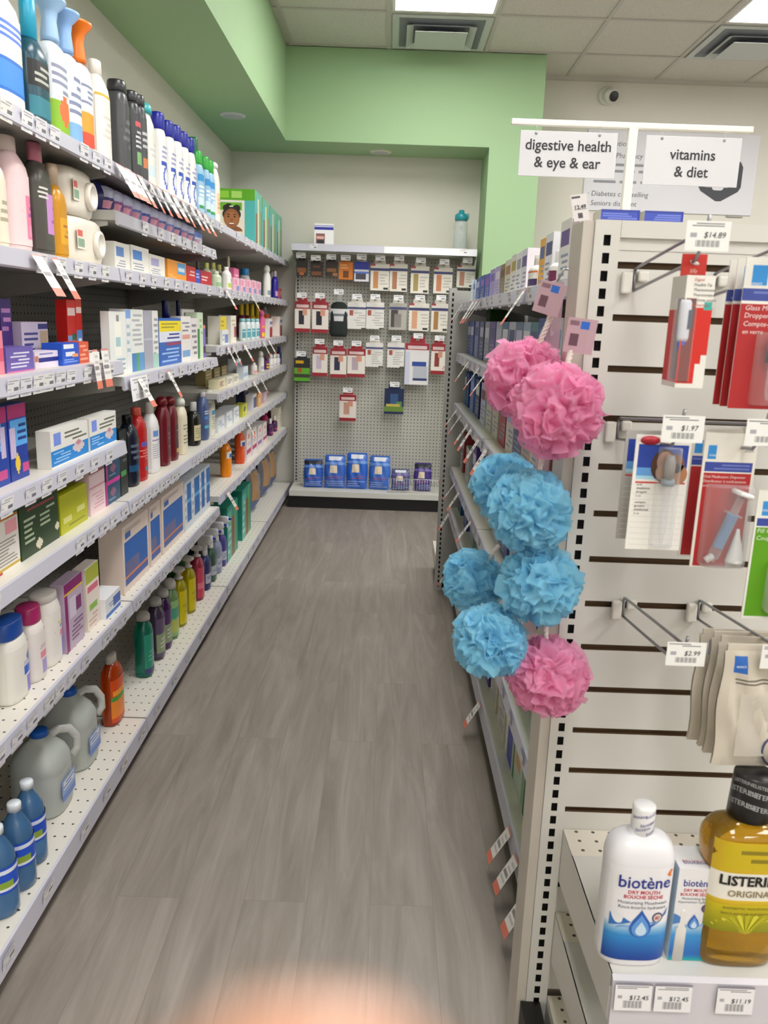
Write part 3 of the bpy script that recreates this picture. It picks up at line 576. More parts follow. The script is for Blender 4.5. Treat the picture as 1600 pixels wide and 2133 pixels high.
('bot','baby_powder_bottle','pale bottle with yellow green cap, back row of second wall shelf','bottle','', -0.972, 4.719, 1.487, 90, 0.0776, 0.045, 0.158, 'e6ead0|d3d87a|flat|.2|R 0 .2 1 .5 a8c890'),
('bot','baby_wash_bottle','pale green bottle in the front row of second wall shelf','bottle','', -0.828, 3.953, 1.487, 90, 0.0776, 0.045, 0.078, 'cfdcc0|dfe6cc|flat|.15|R 0 .1 1 .5 8cb88a'),
('bot','baby_wash_bottle','white bottle with lime label and white cap on second wall shelf','bottle','', -0.828, 4.196, 1.487, 90, 0.0776, 0.045, 0.113, 'eeeeea|f2f2ee|flat|.15|R .1 .1 .9 .42 b8c860;R .5 .5 .95 .75 6a90c8'),
('bot','nasal_spray_bottle','thin white bottle standing tall behind the lime labelled bottle on second wall shelf','bottle','', -0.945, 4.851, 1.487, 90, 0.0776, 0.03, 0.207, 'e8e6dc|d9dac0|flat|.3|'),
('box','nursing_pad_box','hot pink box in the back row of second wall shelf','box','', -0.885, 4.642, 1.487, 90, 0.1455, 0.05, 0.13, 'e87aa8|T .1 .4 .9 .8 f8d8e4 3'),
('bot','wipes_tub','white tub with a blue lid on second wall shelf','tub','', -0.91, 5.185, 1.487, 90, 0.0776, 0.06, 0.162, 'e6eaee|2a86c0|flip|.25|R 0 .1 1 .5 c8d8e8'),
('box','baby_care_box','small pale pink box in the front row of second wall shelf','box','', -0.83, 4.35, 1.487, 90, 0.1455, 0.05, 0.067, 'efc3d4|R .1 .5 .6 .9 e88fb0;R .5 .1 .95 .45 6f8fc8;T .1 .1 .5 .4 d87a9a 2'),
('box','baby_care_box','small pale pink box in the front row of second wall shelf','box','', -0.83, 4.54, 1.487, 90, 0.1455, 0.05, 0.072, 'efc3d4|R .1 .5 .6 .9 e88fb0;R .5 .1 .95 .45 6f8fc8;T .1 .1 .5 .4 d87a9a 2'),
('box','baby_care_box','small pale pink box in the front row of second wall shelf','box','', -0.83, 4.724, 1.487, 90, 0.1455, 0.05, 0.076, 'efc3d4|R .1 .5 .6 .9 e88fb0;R .5 .1 .95 .45 6f8fc8;T .1 .1 .5 .4 d87a9a 2'),
('box','baby_care_box','small pale pink box in the front row of second wall shelf','box','', -0.83, 4.906, 1.487, 90, 0.1455, 0.05, 0.081, 'efc3d4|R .1 .5 .6 .9 e88fb0;R .5 .1 .95 .45 6f8fc8;T .1 .1 .5 .4 d87a9a 2'),
('box','baby_care_box','small pale pink box in the front row of second wall shelf','box','', -0.83, 5.093, 1.487, 90, 0.1455, 0.05, 0.086, 'efc3d4|R .1 .5 .6 .9 e88fb0;R .5 .1 .95 .45 6f8fc8;T .1 .1 .5 .4 d87a9a 2'),
('bot','milk_bottle','plain white bottle at the far end of second wall shelf','bottle','', -0.83, 5.567, 1.487, 90, 0.0776, 0.05, 0.209, 'f0f0ec|f4f4f0|dome|.2|R 0 .05 1 .3 8a96b0'),
('bot','dish_bottle','navy bottle beside the plain white bottle of second wall shelf','bottle','', -0.828, 5.94, 1.487, 90, 0.0776, 0.045, 0.193, '30289a|d8d0e0|flat|.2|R 0 .1 1 .4 c8a8c8'),
('bot','powder_tub','white tub with pink label at the far end of second wall shelf','tub','', -0.875, 6.15, 1.487, 90, 0.0383, 0.05, 0.202, 'ece6ea|f0ecee|dome|.2|R 0 .3 1 .6 e0a0b0'),
('box','formula_box','red box at the far end of second wall shelf','box','', -0.835, 6.075, 1.487, 90, 0.1062, 0.06, 0.077, 'c4484e|R 0 0 1 .25 5a58a8;T .1 .4 .9 .8 f0d0d0 2'),
('bag','sanitary_pad_pack','navy pad pack in the slim pad tray','pack','', -0.86, 2.457, 1.64, 90, 0.0764, 0.1, 0.085, '2b2f7a|R .1 .5 .9 .85 c8cce8;R .1 .15 .5 .4 e0a0b8'),
('bag','sanitary_pad_pack','plum pad pack in the slim pad tray','pack','', -0.86, 2.539, 1.64, 90, 0.0817, 0.1, 0.085, '8a4f94|R .1 .5 .9 .85 c8cce8;R .1 .15 .5 .4 e0a0b8'),
('bag','sanitary_pad_pack','mauve pad pack in the slim pad tray','pack','', -0.86, 2.626, 1.64, 90, 0.0875, 0.1, 0.085, '9a6fa8|R .1 .5 .9 .85 c8cce8;R .1 .15 .5 .4 e0a0b8'),
('bag','sanitary_pad_pack','steel blue pad pack in the slim pad tray','pack','', -0.86, 2.72, 1.64, 90, 0.094, 0.1, 0.085, '6a7fc0|R .1 .5 .9 .85 c8cce8;R .1 .15 .5 .4 e0a0b8'),
('bag','sanitary_pad_pack','royal blue pad pack in the slim pad tray','pack','', -0.86, 2.817, 1.64, 90, 0.0958, 0.1, 0.085, '3f4fa8|R .1 .5 .9 .85 c8cce8;R .1 .15 .5 .4 e0a0b8'),
('bag','sanitary_pad_pack','dusty pink pad pack in the slim pad tray','pack','', -0.86, 2.917, 1.64, 90, 0.0971, 0.1, 0.085, 'a86f9a|R .1 .5 .9 .85 c8cce8;R .1 .15 .5 .4 e0a0b8'),
('bag','sanitary_pad_pack','slate blue pad pack in the slim pad tray','pack','', -0.86, 3.017, 1.64, 90, 0.0979, 0.1, 0.085, '5a6fb8|R .1 .5 .9 .85 c8cce8;R .1 .15 .5 .4 e0a0b8'),
('bag','sanitary_pad_pack','pale blue pad pack in the slim pad tray','pack','', -0.86, 3.118, 1.64, 90, 0.0982, 0.1, 0.085, '7a86c8|R .1 .5 .9 .85 c8cce8;R .1 .15 .5 .4 e0a0b8'),
('bag','sanitary_pad_pack','indigo pad pack in the slim pad tray','pack','', -0.86, 3.223, 1.64, 90, 0.1051, 0.1, 0.085, '4a5aa8|R .1 .5 .9 .85 c8cce8;R .1 .15 .5 .4 e0a0b8'),
('bag','sanitary_pad_pack','lavender pad pack in the slim pad tray','pack','', -0.86, 3.331, 1.64, 90, 0.1049, 0.1, 0.085, '9a8fc8|R .1 .5 .9 .85 c8cce8;R .1 .15 .5 .4 e0a0b8'),
('bag','sanitary_pad_pack','denim blue pad pack in the slim pad tray','pack','', -0.86, 3.436, 1.64, 90, 0.0978, 0.1, 0.085, '5f78b8|R .1 .5 .9 .85 c8cce8;R .1 .15 .5 .4 e0a0b8'),
('bag','sanitary_pad_pack','white and blue pad pack at the far end of the slim pad tray','pack','', -0.86, 3.562, 1.64, 90, 0.151, 0.1, 0.075, 'd8dcf0|R .1 .5 .9 .85 6a80c8;R .1 .15 .5 .4 c8a0b8'),
('box','tampon_box','pink box at the near end of third wall shelf','box','', -0.845, 1.684, 1.232, 90, 0.0511, 0.08, 0.089, 'e8869a|R 0 .3 1 .6 d85a78'),
('box','laxative_box','deep purple box in the back row of third wall shelf','box','', -0.925, 1.937, 1.232, 90, 0.0566, 0.05, 0.155, '4a2a86|T .1 .5 .9 .9 c88ac8 3'),
('box','sleep_aid_box','violet box with white lettering lines in the front row of third wall shelf','box','', -0.83, 1.786, 1.232, 90, 0.1328, 0.05, 0.052, '6f5fb0|T .15 .15 .85 .85 e0dcf0 5;R 0 0 1 .06 d86aa8'),
('box','supplement_box','tall pale lilac box with navy tab and tan picture on third wall shelf','box','', -0.905, 2.044, 1.232, 90, 0.1519, 0.05, 0.102, 'dccfe4|R .62 .84 1 .97 28287a;R .68 .2 .98 .8 c8b090;T .08 .3 .6 .8 4a4890 4'),
('box','adhesive_box','low white box with navy band on third wall shelf','box','', -0.84, 1.949, 1.232, 90, 0.133, 0.05, 0.038, 'e4d8ea|R .15 .35 1 .62 1f2a86;R 0 .4 .14 .75 c87a5a;T .2 .75 .9 .95 7a80c0 1'),
('box','denture_box','bright blue box with white swoosh on third wall shelf','box','', -0.83, 2.072, 1.232, 90, 0.1091, 0.05, 0.054, '1a56c8|R .1 .75 .7 .95 e8ecf4;R .2 .4 .75 .6 e0e4f0;R .6 .35 .95 .5 e89a5a;T .1 .1 .9 .3 8ab0f0 2'),
('box','kids_toothbrush_pack','tall red pack with cartoon panel beside the red orange carton on third wall shelf','pack','', -0.885, 2.257, 1.232, 90, 0.0616, 0.03, 0.16, 'd8201c|R .1 .75 .95 .88 f0d8d4;R 0 .08 .5 .42 7a9ad0;R .5 .05 1 .45 2f6a4a;R .6 .15 .85 .35 b84a8a'),
('box','kids_toothbrush_pack','tall red pack with sky blue panel beside the white carton on third wall shelf','pack','', -0.885, 2.312, 1.232, 90, 0.044, 0.03, 0.163, 'd62a22|R .1 .78 .95 .88 f4dcd8;R .05 .18 .95 .5 5a94e0;R .05 .03 .95 .18 5a9a3a;R .3 .3 .8 .36 e8f0f8'),
('box','toothpaste_box','red orange carton at the far end of the near bay of third wall shelf','box','', -0.825, 2.163, 1.232, 90, 0.0669, 0.04, 0.055, 'd85a3c|T .1 .1 .9 .9 f0a890 4'),
('box','whitening_box','small white carton with black top edge on third wall shelf','box','', -0.825, 2.239, 1.232, 90, 0.0752, 0.04, 0.028, 'ece9ea|R 0 .9 1 1 1c1838'),
('box','mouth_care_box','white box printed with a bottle next to the bay post on third wall shelf','box','', -0.818, 2.443, 1.183, 90, 0.1481, 0.025, 0.183, 'e9ebe8|R .3 .3 .7 .85 f6f4ea;R .42 .85 .58 .95 8a8a88;T .1 .05 .9 .28 9ab8c8 3;R .35 .45 .65 .6 a8ccd0'),
('box','mouth_care_box','narrow white box with sky blue top on third wall shelf','box','', -0.83, 2.541, 1.183, 90, 0.0455, 0.05, 0.191, 'e6e9ea|R 0 .86 1 1 7fa8e8;T .1 .3 .9 .8 a8c0c8 4'),
('box','mouth_care_box','white box with green and blue foot on third wall shelf','box','', -0.83, 2.631, 1.183, 90, 0.1288, 0.05, 0.191, 'e8eae6|R 0 0 .35 .3 4a86c8;R .35 0 .6 .3 5aa070;R .6 0 1 .3 5f9ad0;T .1 .4 .9 .95 b0b4b8 7'),
('box','mouth_care_box','grey lavender box on third wall shelf','box','', -0.84, 2.748, 1.183, 90, 0.0971, 0.07, 0.189, 'a9a9b8|R 0 .5 1 .53 c4c4d0'),
('box','mouth_care_box','narrow white carton beside the yellow banded box on third wall shelf','box','', -0.84, 2.833, 1.183, 90, 0.0688, 0.07, 0.19, 'e9e9e6|T .1 .2 .9 .9 a0a0a4 7;R 0 0 1 .25 a8d0c8'),
('bot','mouthwash_bottle','silver grey navy capped bottle behind the yellow banded box on third wall shelf','bottle','', -0.87, 3.209, 1.183, 90, 0.0776, 0.05, 0.231, '9aa0ac|141a5a|flat|.3|R 0 .2 1 .7 3a68b8'),
('bot','mouthwash_bottle','white navy capped bottle behind the yellow banded box on third wall shelf','bottle','', -0.87, 3.4, 1.183, 90, 0.0316, 0.05, 0.235, 'e2e6ea|131850|flat|.3|R 0 .2 1 .7 c8d8e8'),
('box','denture_cleanser_box','blue box with a yellow top band on third wall shelf','box','', -0.82, 3.029, 1.183, 90, 0.3001, 0.03, 0.165, '2a62b8|R 0 .72 1 .95 f2dc1a;T .1 .78 .9 .92 a89820 2;R 0 .5 1 .72 dfe4f0;T .08 .54 .92 .7 3a3a90 2;R .3 .42 1 .48 a03a5a;T .1 .05 .9 .38 9ac0f0 4'),
('box','toothpaste_carton','white carton with pale red marks on third wall shelf','box','', -0.825, 3.262, 1.183, 90, 0.1513, 0.04, 0.173, 'eae6e4|R .1 .5 .9 .6 e0a090;R .1 .1 .9 .25 7aa8d8;T .1 .65 .9 .9 8a8a98 3'),
('box','toothpaste_carton','white carton with grey lettering beside the purple carton on third wall shelf','box','', -0.825, 3.397, 1.183, 90, 0.1098, 0.04, 0.166, 'e4dede|T .1 .1 .9 .9 8a8490 6'),
('box','toothpaste_carton','tall white carton with orange tab in the back row of third wall shelf','box','', -0.88, 3.527, 1.183, 90, 0.2185, 0.04, 0.201, 'e8e4e2|R .7 .6 1 .7 e08a4a;T .1 .7 .9 .95 a0a0a0 3'),
('box','toothpaste_carton','purple carton with dark base on third wall shelf','box','', -0.825, 3.58, 1.183, 90, 0.0442, 0.04, 0.138, '7468c0|R 0 .15 1 .35 352a3a;R 0 .9 1 1 e08a4a'),
('box','toothpaste_carton','pale green carton with deep green corner on third wall shelf','box','', -0.83, 3.505, 1.183, 90, 0.1023, 0.05, 0.19, 'cfe0c4|R 0 0 .4 .65 3a8a4a;T .4 .5 .95 .9 a0b890 3'),
('box','pain_relief_box','white box with a yellow top half on third wall shelf','box','', -0.835, 3.994, 1.23, 90, 0.1455, 0.06, 0.129, 'e9e6d8|R 0 .5 1 1 e0c818;T .1 .6 .9 .9 a89820 2'),
('box','pain_relief_box','plain white box beside the yellow topped box on third wall shelf','box','', -0.835, 4.254, 1.23, 90, 0.1455, 0.06, 0.134, 'ebe6dc|R .6 .2 1 .6 a04a58;T .1 .6 .9 .9 c8b890 2'),
('box','cotton_bud_box','small white box before the yellow topped box on third wall shelf','box','', -0.791, 3.941, 1.23, 90, 0.1455, 0.012, 0.067, 'e8ebea|R .4 .1 .95 .7 7a90d0;T .05 .2 .4 .8 a8b8c8 2'),
('bot','contact_solution_bottle','white bottle with teal label on third wall shelf','bottle','', -0.823, 4.605, 1.23, 90, 0.0776, 0.035, 0.121, 'dce8ea|8fc4cc|flip|.15|R 0 .1 1 .7 4aa0b0;R 0 .5 1 .56 d8ecf0'),
('bot','contact_solution_bottle','white bottle with teal label on third wall shelf','bottle','', -0.823, 4.767, 1.23, 90, 0.0776, 0.035, 0.121, 'dce8ea|8fc4cc|flip|.15|R 0 .1 1 .7 4aa0b0;R 0 .5 1 .56 d8ecf0'),
('bot','contact_solution_bottle','white bottle with teal label on third wall shelf','bottle','', -0.823, 4.933, 1.23, 90, 0.0776, 0.035, 0.121, 'dce8ea|8fc4cc|flip|.15|R 0 .1 1 .7 4aa0b0;R 0 .5 1 .56 d8ecf0'),
('bot','contact_solution_bottle','white bottle with teal label on third wall shelf','bottle','', -0.823, 5.101, 1.23, 90, 0.0776, 0.035, 0.121, 'dce8ea|8fc4cc|flip|.15|R 0 .1 1 .7 4aa0b0;R 0 .5 1 .56 d8ecf0'),
('bot','cough_syrup_bottle','dark red bottle with yellow cap in the back row of third wall shelf','bottle','', -0.945, 5.262, 1.23, 90, 0.0776, 0.05, 0.215, '7a1f3a|d8b81a|flat|.35|'),
('bot','cough_syrup_bottle','dark red bottle with yellow cap in the back row of third wall shelf','bottle','', -0.945, 5.457, 1.23, 90, 0.0776, 0.05, 0.219, '7a1f3a|d8b81a|flat|.35|'),
('bot','cough_syrup_bottle','yellow bottle with yellow cap in the back row of third wall shelf','bottle','', -0.925, 5.547, 1.23, 90, 0.0776, 0.05, 0.212, 'd8b01c|e6cc1a|flat|.35|'),
('bot','cough_syrup_bottle','yellow bottle with yellow cap in the back row of third wall shelf','bottle','', -0.925, 5.769, 1.23, 90, 0.0776, 0.05, 0.217, 'd8b01c|e6cc1a|flat|.35|'),
('bot','bubble_bath_bottle','hot pink bottle with yellow bands on third wall shelf','bottle','', -0.825, 5.311, 1.23, 90, 0.0776, 0.04, 0.176, 'e0609a|e86aa0|dome|.2|R 0 0 1 .25 f0d01a;R 0 .55 1 .68 f0a030'),
('box','bandage_box','white box with a brick red lower half on third wall shelf','box','', -0.835, 5.583, 1.23, 90, 0.1455, 0.06, 0.122, 'ebe8e6|R .2 0 1 .55 a8323c;R .2 .7 1 .85 6a80b8'),
('box','bandage_box','white box with a brick red lower half on third wall shelf','box','', -0.835, 6.095, 1.23, 90, 0.1455, 0.06, 0.137, 'ebe8e6|R .2 0 1 .55 a8323c;R .2 .7 1 .85 6a80b8'),
('bot','peroxide_bottle','white bottle in the back row at the far end of third wall shelf','bottle','', -0.925, 6.101, 1.23, 90, 0.019, 0.05, 0.203, 'eceae8|f0eeec|dome|.2|R 0 .2 1 .6 d0d0dc'),
('bot','peroxide_bottle','white bottle in the back row at the far end of third wall shelf','bottle','', -0.925, 6.139, 1.23, 90, 0.0162, 0.05, 0.203, 'eceae8|f0eeec|dome|.2|R 0 .2 1 .6 d0d0dc'),
('bot','peroxide_bottle','white bottle in the back row at the far end of third wall shelf','bottle','', -0.925, 6.159, 1.23, 90, 0.019, 0.05, 0.203, 'eceae8|f0eeec|dome|.2|R 0 .2 1 .6 d0d0dc'),
('box','ointment_box','orange box showing above the red and white boxes on third wall shelf','box','', -0.9, 5.975, 1.23, 90, 0.1455, 0.04, 0.151, 'e0622a|'),
('box','test_kit_box','deep blue test box with magenta header, nearer of two on the short wall tray','box','', -0.823, 1.647, 1.0, 90, 0.1074, 0.035, 0.165, '1c3fa0|R 0 .8 1 1 a8246a;R 0 .45 .75 .8 6ab0ea;T .1 .5 .7 .76 1a3a8a 3;R .7 .35 .9 .75 c8b8d8;C .2 .22 .12 e8c83a;R .5 .08 .9 .2 c84a8a'),
('box','test_kit_box','deep blue test box with magenta header, farther of two on the short wall tray','box','', -0.823, 1.75, 1.0, 90, 0.0881, 0.035, 0.165, '1a3a9a|R 0 .82 1 1 a8246a;R .1 .45 1 .8 5aa8ea;T .35 .5 .95 .76 163a80 3;R .05 .3 .35 .7 c8b8d8;C .4 .22 .14 e8c83a;R .65 .08 1 .2 c84a8a'),
('box','first_aid_box','white first aid box with blue panel, nearer of two on the short wall tray','box','', -0.802, 1.987, 1.0, 90, 0.2385, 0.034, 0.088, 'eae8e2|R 0 .04 1 .46 1f86d8;C .72 .34 .17 d8c8c8;C .72 .46 .08 c88a98;R .08 .58 .26 .92 7a94e8;T .36 .56 .96 .9 6a6a5a 3;T .06 .1 .5 .42 9acaf4 4'),
('box','first_aid_box','white first aid box with blue panel, farther of two on the short wall tray','box','', -0.802, 2.225, 1.0, 90, 0.2105, 0.034, 0.088, 'eae8e2|R 0 .04 1 .46 1f86d8;C .72 .34 .17 d8c8c8;C .72 .46 .08 c88a98;R .08 .58 .26 .92 7a94e8;T .36 .56 .96 .9 6a6a5a 3;T .06 .1 .5 .42 9acaf4 4'),
('box','tea_box','olive tan box in the back row of fourth wall shelf','box','', -0.925, 4.087, 1.02, 90, 0.1455, 0.05, 0.075, '8f7f52|T .1 .4 .9 .8 c8b890 2'),
('box','tea_box','olive tan box in the back row of fourth wall shelf','box','', -0.925, 4.288, 1.02, 90, 0.1455, 0.05, 0.075, '8f7f52|T .1 .4 .9 .8 c8b890 2'),
('box','tea_box','olive tan box in the back row of fourth wall shelf','box','', -0.925, 4.478, 1.02, 90, 0.1455, 0.05, 0.075, '8f7f52|T .1 .4 .9 .8 c8b890 2'),
('box','cream_box','cream box with dark red script on fourth wall shelf','box','', -0.83, 3.946, 1.02, 90, 0.1455, 0.05, 0.044, 'e4dcb8|T .1 .2 .9 .8 8a3a3a 3'),
('box','cream_box','cream box with small grey script on fourth wall shelf','box','', -0.83, 4.144, 1.02, 90, 0.1455, 0.05, 0.042, 'e8e4d4|T .1 .2 .9 .8 7a7a80 3'),
('box','cream_box','white box with grey lettering on fourth wall shelf','box','', -0.83, 4.315, 1.02, 90, 0.1455, 0.05, 0.043, 'e8e4d4|T .1 .2 .9 .8 7a7a80 3'),
('box','cream_box','white box with blue stripe in the back row of fourth wall shelf','box','', -0.895, 4.748, 1.02, 90, 0.1455, 0.05, 0.1, 'dfe4ea|R 0 .5 1 .8 6a86c0'),
('box','cream_box','pale blue and white box on fourth wall shelf','box','', -0.825, 4.608, 1.02, 90, 0.1455, 0.04, 0.067, 'd4dde8|R 0 .2 1 .5 9ab0d0'),
('bot','face_cream_bottle','white bottle with pink lower half on fourth wall shelf','bottle','', -0.825, 5.0, 1.02, 90, 0.0776, 0.04, 0.069, 'efe9e8|f2efec|flat|.15|R 0 .05 1 .5 e8a8a8'),
('bot','face_cream_bottle','tall white bottle behind the price flags on fourth wall shelf','bottle','', -0.825, 5.271, 1.02, 90, 0.0776, 0.04, 0.128, 'ece9e6|e8e4e0|dome|.25|R 0 .1 1 .4 b0a8c8'),
('bot','vitamin_bottle','purple and yellow bottle on fourth wall shelf','bottle','', -0.825, 5.506, 1.02, 90, 0.0776, 0.04, 0.087, '5a2a6a|6a3070|flat|.25|R 0 .1 1 .35 e0b828;R 0 .55 1 .75 e0b828'),
('bot','vitamin_bottle','small white bottle on fourth wall shelf','bottle','', -0.823, 5.706, 1.02, 90, 0.0776, 0.035, 0.095, 'eeebe8|f0eeec|dome|.3|R 0 .1 1 .4 c8c4d8'),
('bot','vitamin_bottle','small white bottle on fourth wall shelf','bottle','', -0.823, 5.884, 1.02, 90, 0.0776, 0.035, 0.088, 'eeebe8|f0eeec|dome|.3|R 0 .1 1 .4 c8c4d8'),
('bot','vitamin_bottle','small white bottle on fourth wall shelf','bottle','', -0.823, 6.057, 1.02, 90, 0.0698, 0.035, 0.081, 'eeebe8|f0eeec|dome|.3|R 0 .1 1 .4 c8c4d8'),
('bot','vitamin_bottle','navy bottle at the far end of fourth wall shelf','bottle','', -0.823, 6.114, 1.02, 90, 0.0334, 0.035, 0.131, '23285f|2c2f8a|flat|.25|R 0 .2 1 .5 5a5a9a'),
('bot','vitamin_bottle','navy bottle at the far end of fourth wall shelf','bottle','', -0.823, 6.15, 1.02, 90, 0.0363, 0.035, 0.131, '23285f|2c2f8a|flat|.25|R 0 .2 1 .5 5a5a9a'),
('box','cold_remedy_box','white box with green header and gold base line on fifth wall shelf','box','', -0.835, 1.657, 0.815, 90, 0.1219, 0.06, 0.145, 'e6e2da|R 0 .82 1 1 1a6a4a;R 0 .78 1 .82 d88a2a;R .5 .55 .95 .75 e8a0a8;T .05 .1 .9 .5 9a948c 8;R 0 .04 1 .08 c8a82a;R 0 0 .3 .04 b83a3a'),
('box','herbal_tea_box','large dark green box with small white flowers on fifth wall shelf','box','', -0.835, 1.831, 0.815, 90, 0.212, 0.06, 0.15, '1f3a1c|R .15 .8 .95 .86 8a8a7a;R .2 .7 .9 .74 8a3a3a;T .1 .2 .4 .62 a8b89a 5;T .5 .35 .9 .66 a8b89a 4;C .45 .12 .09 d8d0b8;C .95 .22 .07 d8d0b8;C .3 .92 .05 a83a4a;C .75 .94 .05 a83a4a'),
('box','hair_removal_box','bright lime yellow box on fifth wall shelf','box','', -0.855, 2.038, 0.815, 90, 0.1824, 0.1, 0.1, 'b4b60a|R .1 .25 .4 .4 d8d880;R .6 .35 .9 .5 d8d880;T .05 .1 .9 .2 8a8a1a 1'),
('box','hair_removal_box','pale pink box with rose top edge on fifth wall shelf','box','', -0.85, 2.212, 0.815, 90, 0.1196, 0.09, 0.135, 'ecd0d4|R 0 .85 1 1 c86a80;R 0 .55 1 .58 d88a98;T .1 .1 .9 .45 d8a8b0 5'),
('box','lash_kit_box','lower teal navy box with magenta edge in a stack of two on fifth wall shelf','box','', -0.84, 2.34, 0.815, 90, 0.1289, 0.07, 0.07, '1f4668|R 0 .82 1 1 d0389a;R 0 0 .12 1 b82a8a;C .5 .45 .2 8a5a7a;T .2 .1 .9 .25 6a90b0 1'),
('box','lash_kit_box','upper teal navy box with magenta edge in a stack of two on fifth wall shelf','box','', -0.84, 2.347, 0.886, 90, 0.1243, 0.07, 0.07, '1f4668|R 0 .82 1 1 d0389a;R 0 0 .12 1 b82a8a;C .5 .45 .2 8a5a7a;T .2 .1 .9 .25 6a90b0 1'),
('box','hair_dye_box','black box with green corner beside the stacked teal boxes on fifth wall shelf','box','', -0.85, 2.445, 0.815, 90, 0.0681, 0.09, 0.2, '121416|R .1 .3 .8 .38 3f9a4a;T .2 .5 .9 .9 5a5e62 5'),
('bot','hair_gel_bottle','navy black bottle between the black box and the red bottle on fifth wall shelf','bottle','', -0.835, 2.587, 0.815, 90, 0.0776, 0.06, 0.23, '141a2c|101216|flat|.12|T .1 .5 .9 .9 5a6478 3;R 0 .25 1 .4 1a4f78'),
('bot','hair_gel_bottle','bright red bottle with coral cap on fifth wall shelf','bottle','', -0.835, 2.679, 0.815, 90, 0.0776, 0.06, 0.244, 'b81f22|e06050|flat|.1|T .1 .35 .9 .6 e08078 4;R .4 .12 .8 .2 3a8a9a;R .2 .65 .6 .75 6a5ab0'),
('bot','hair_spray_can','white bottle with grey white cap and blue square on fifth wall shelf','bottle','', -0.833, 2.826, 0.815, 90, 0.0776, 0.055, 0.248, 'eeeeee|d8d4cc|flat|.16|R .15 .78 .5 .92 6a94d8;T .1 .25 .9 .72 b8b8c4 9;R .1 .68 .9 .71 9a86b8'),
('bot','shampoo_bottle','dark red bottle, nearer of two on fifth wall shelf','bottle','', -0.83, 2.97, 0.815, 90, 0.0776, 0.05, 0.255, '6a1420|7a1220|dome|.12|R .4 .1 .9 .8 5a2a3a;T .4 .2 .9 .7 8a5a68 5'),
('bot','shampoo_bottle','dark red bottle, farther of two on fifth wall shelf','bottle','', -0.83, 3.086, 0.815, 90, 0.0776, 0.05, 0.245, '681822|75101c|dome|.12|R .3 .1 .9 .8 4f2a34;R .4 .1 .8 .2 d8a82a;T .4 .3 .9 .7 a86a70 4'),
('bot','conditioner_bottle','tall cream bottle with pale green cap edge on fifth wall shelf','bottle','', -0.83, 3.231, 0.815, 90, 0.0776, 0.05, 0.227, 'e6dcc4|dfe4d8|dome|.14|T .2 .2 .8 .8 9a9480 6'),
('bot','hair_serum_bottle','black bottle with cream label and white cap on fifth wall shelf','bottle','', -0.833, 3.465, 0.815, 90, 0.0776, 0.055, 0.185, '15140f|c9c9c8|flat|.2|R 0 .12 1 .75 cdc39c;T .1 .2 .9 .65 9a9070 5'),
('bot','shampoo_bottle','slate blue bottle with pale cap on fifth wall shelf','bottle','', -0.83, 3.631, 0.815, 90, 0.0776, 0.05, 0.212, '4a5a86|cfcad4|flat|.1|R .1 .6 .9 .7 4a86c8;R .1 .3 .9 .4 5ab0c8;T .1 .75 .9 .9 c8d0e0 2'),
('bot','conditioner_bottle','white bottle with pale cap and blue patch on fifth wall shelf','bottle','', -0.83, 3.761, 0.815, 90, 0.0776, 0.05, 0.209, 'e8e6da|e0dcd8|flat|.1|R .2 .65 .9 .8 5aa8d8;T .1 .15 .9 .6 a8b090 6'),
('box','nail_kit_box','low white box with pale blue lettering on fifth wall shelf','box','', -0.845, 3.916, 0.815, 90, 0.1455, 0.08, 0.071, 'e2e6ea|T .1 .3 .9 .8 8aa0c0 3'),
('box','nail_kit_box','low white box with pale blue lettering on fifth wall shelf','box','', -0.845, 4.121, 0.815, 90, 0.1455, 0.08, 0.072, 'e2e6ea|T .1 .3 .9 .8 8aa0c0 3'),
('box','nail_kit_box','low white box with pale blue lettering on fifth wall shelf','box','', -0.845, 4.313, 0.815, 90, 0.1455, 0.08, 0.076, 'e2e6ea|T .1 .3 .9 .8 8aa0c0 3'),
('box','foot_care_box','yellow green patterned box on fifth wall shelf','box','', -0.83, 4.574, 0.815, 90, 0.1455, 0.05, 0.065, 'cfd04a|R .2 .4 .6 .8 5a6a2a;R .6 .1 .9 .5 e8e48a'),
('box','razor_box','navy box standing behind the yellow green box on fifth wall shelf','box','', -0.895, 4.985, 0.815, 90, 0.1455, 0.05, 0.121, '1f2a58|T .2 .3 .8 .7 4a5a90 3'),
('box','razor_box','white box with slate panel on fifth wall shelf','box','', -0.825, 4.902, 0.815, 90, 0.1455, 0.04, 0.09, 'e4e4ea|R .3 .1 1 .8 4a4a80'),
('box','razor_box','tan orange box on fifth wall shelf','box','', -0.825, 5.115, 0.815, 90, 0.1455, 0.04, 0.077, 'd8a868|T .1 .3 .9 .7 f0d8b0 2'),
('box','razor_box','mauve grey box on fifth wall shelf','box','', -0.825, 5.337, 0.815, 90, 0.1455, 0.04, 0.064, 'c4a8b4|T .1 .3 .9 .7 e8d8e0 2'),
('bot','lotion_bottle','white lotion bottle with a big blue cap on sixth wall shelf','bottle','', -0.835, 1.695, 0.5, 90, 0.1018, 0.06, 0.191, 'e9e6de|1f4fa8|flip|.22|C .7 .72 .12 6a78c0;R .5 .38 1 .56 2f62d0;R .55 0 1 .34 8a7fd0;T .5 .58 1 .66 a0a0d8 2'),
('bot','lotion_bottle','white lotion bottle with a magenta cap on sixth wall shelf','bottle','', -0.835, 1.798, 0.5, 90, 0.0735, 0.06, 0.185, 'e6dfdb|b02a6a|flip|.22|R .4 .4 .95 .55 e88aa0;R .45 .05 .95 .36 a89ad0;T .4 .6 .95 .7 c8a0c0 2'),
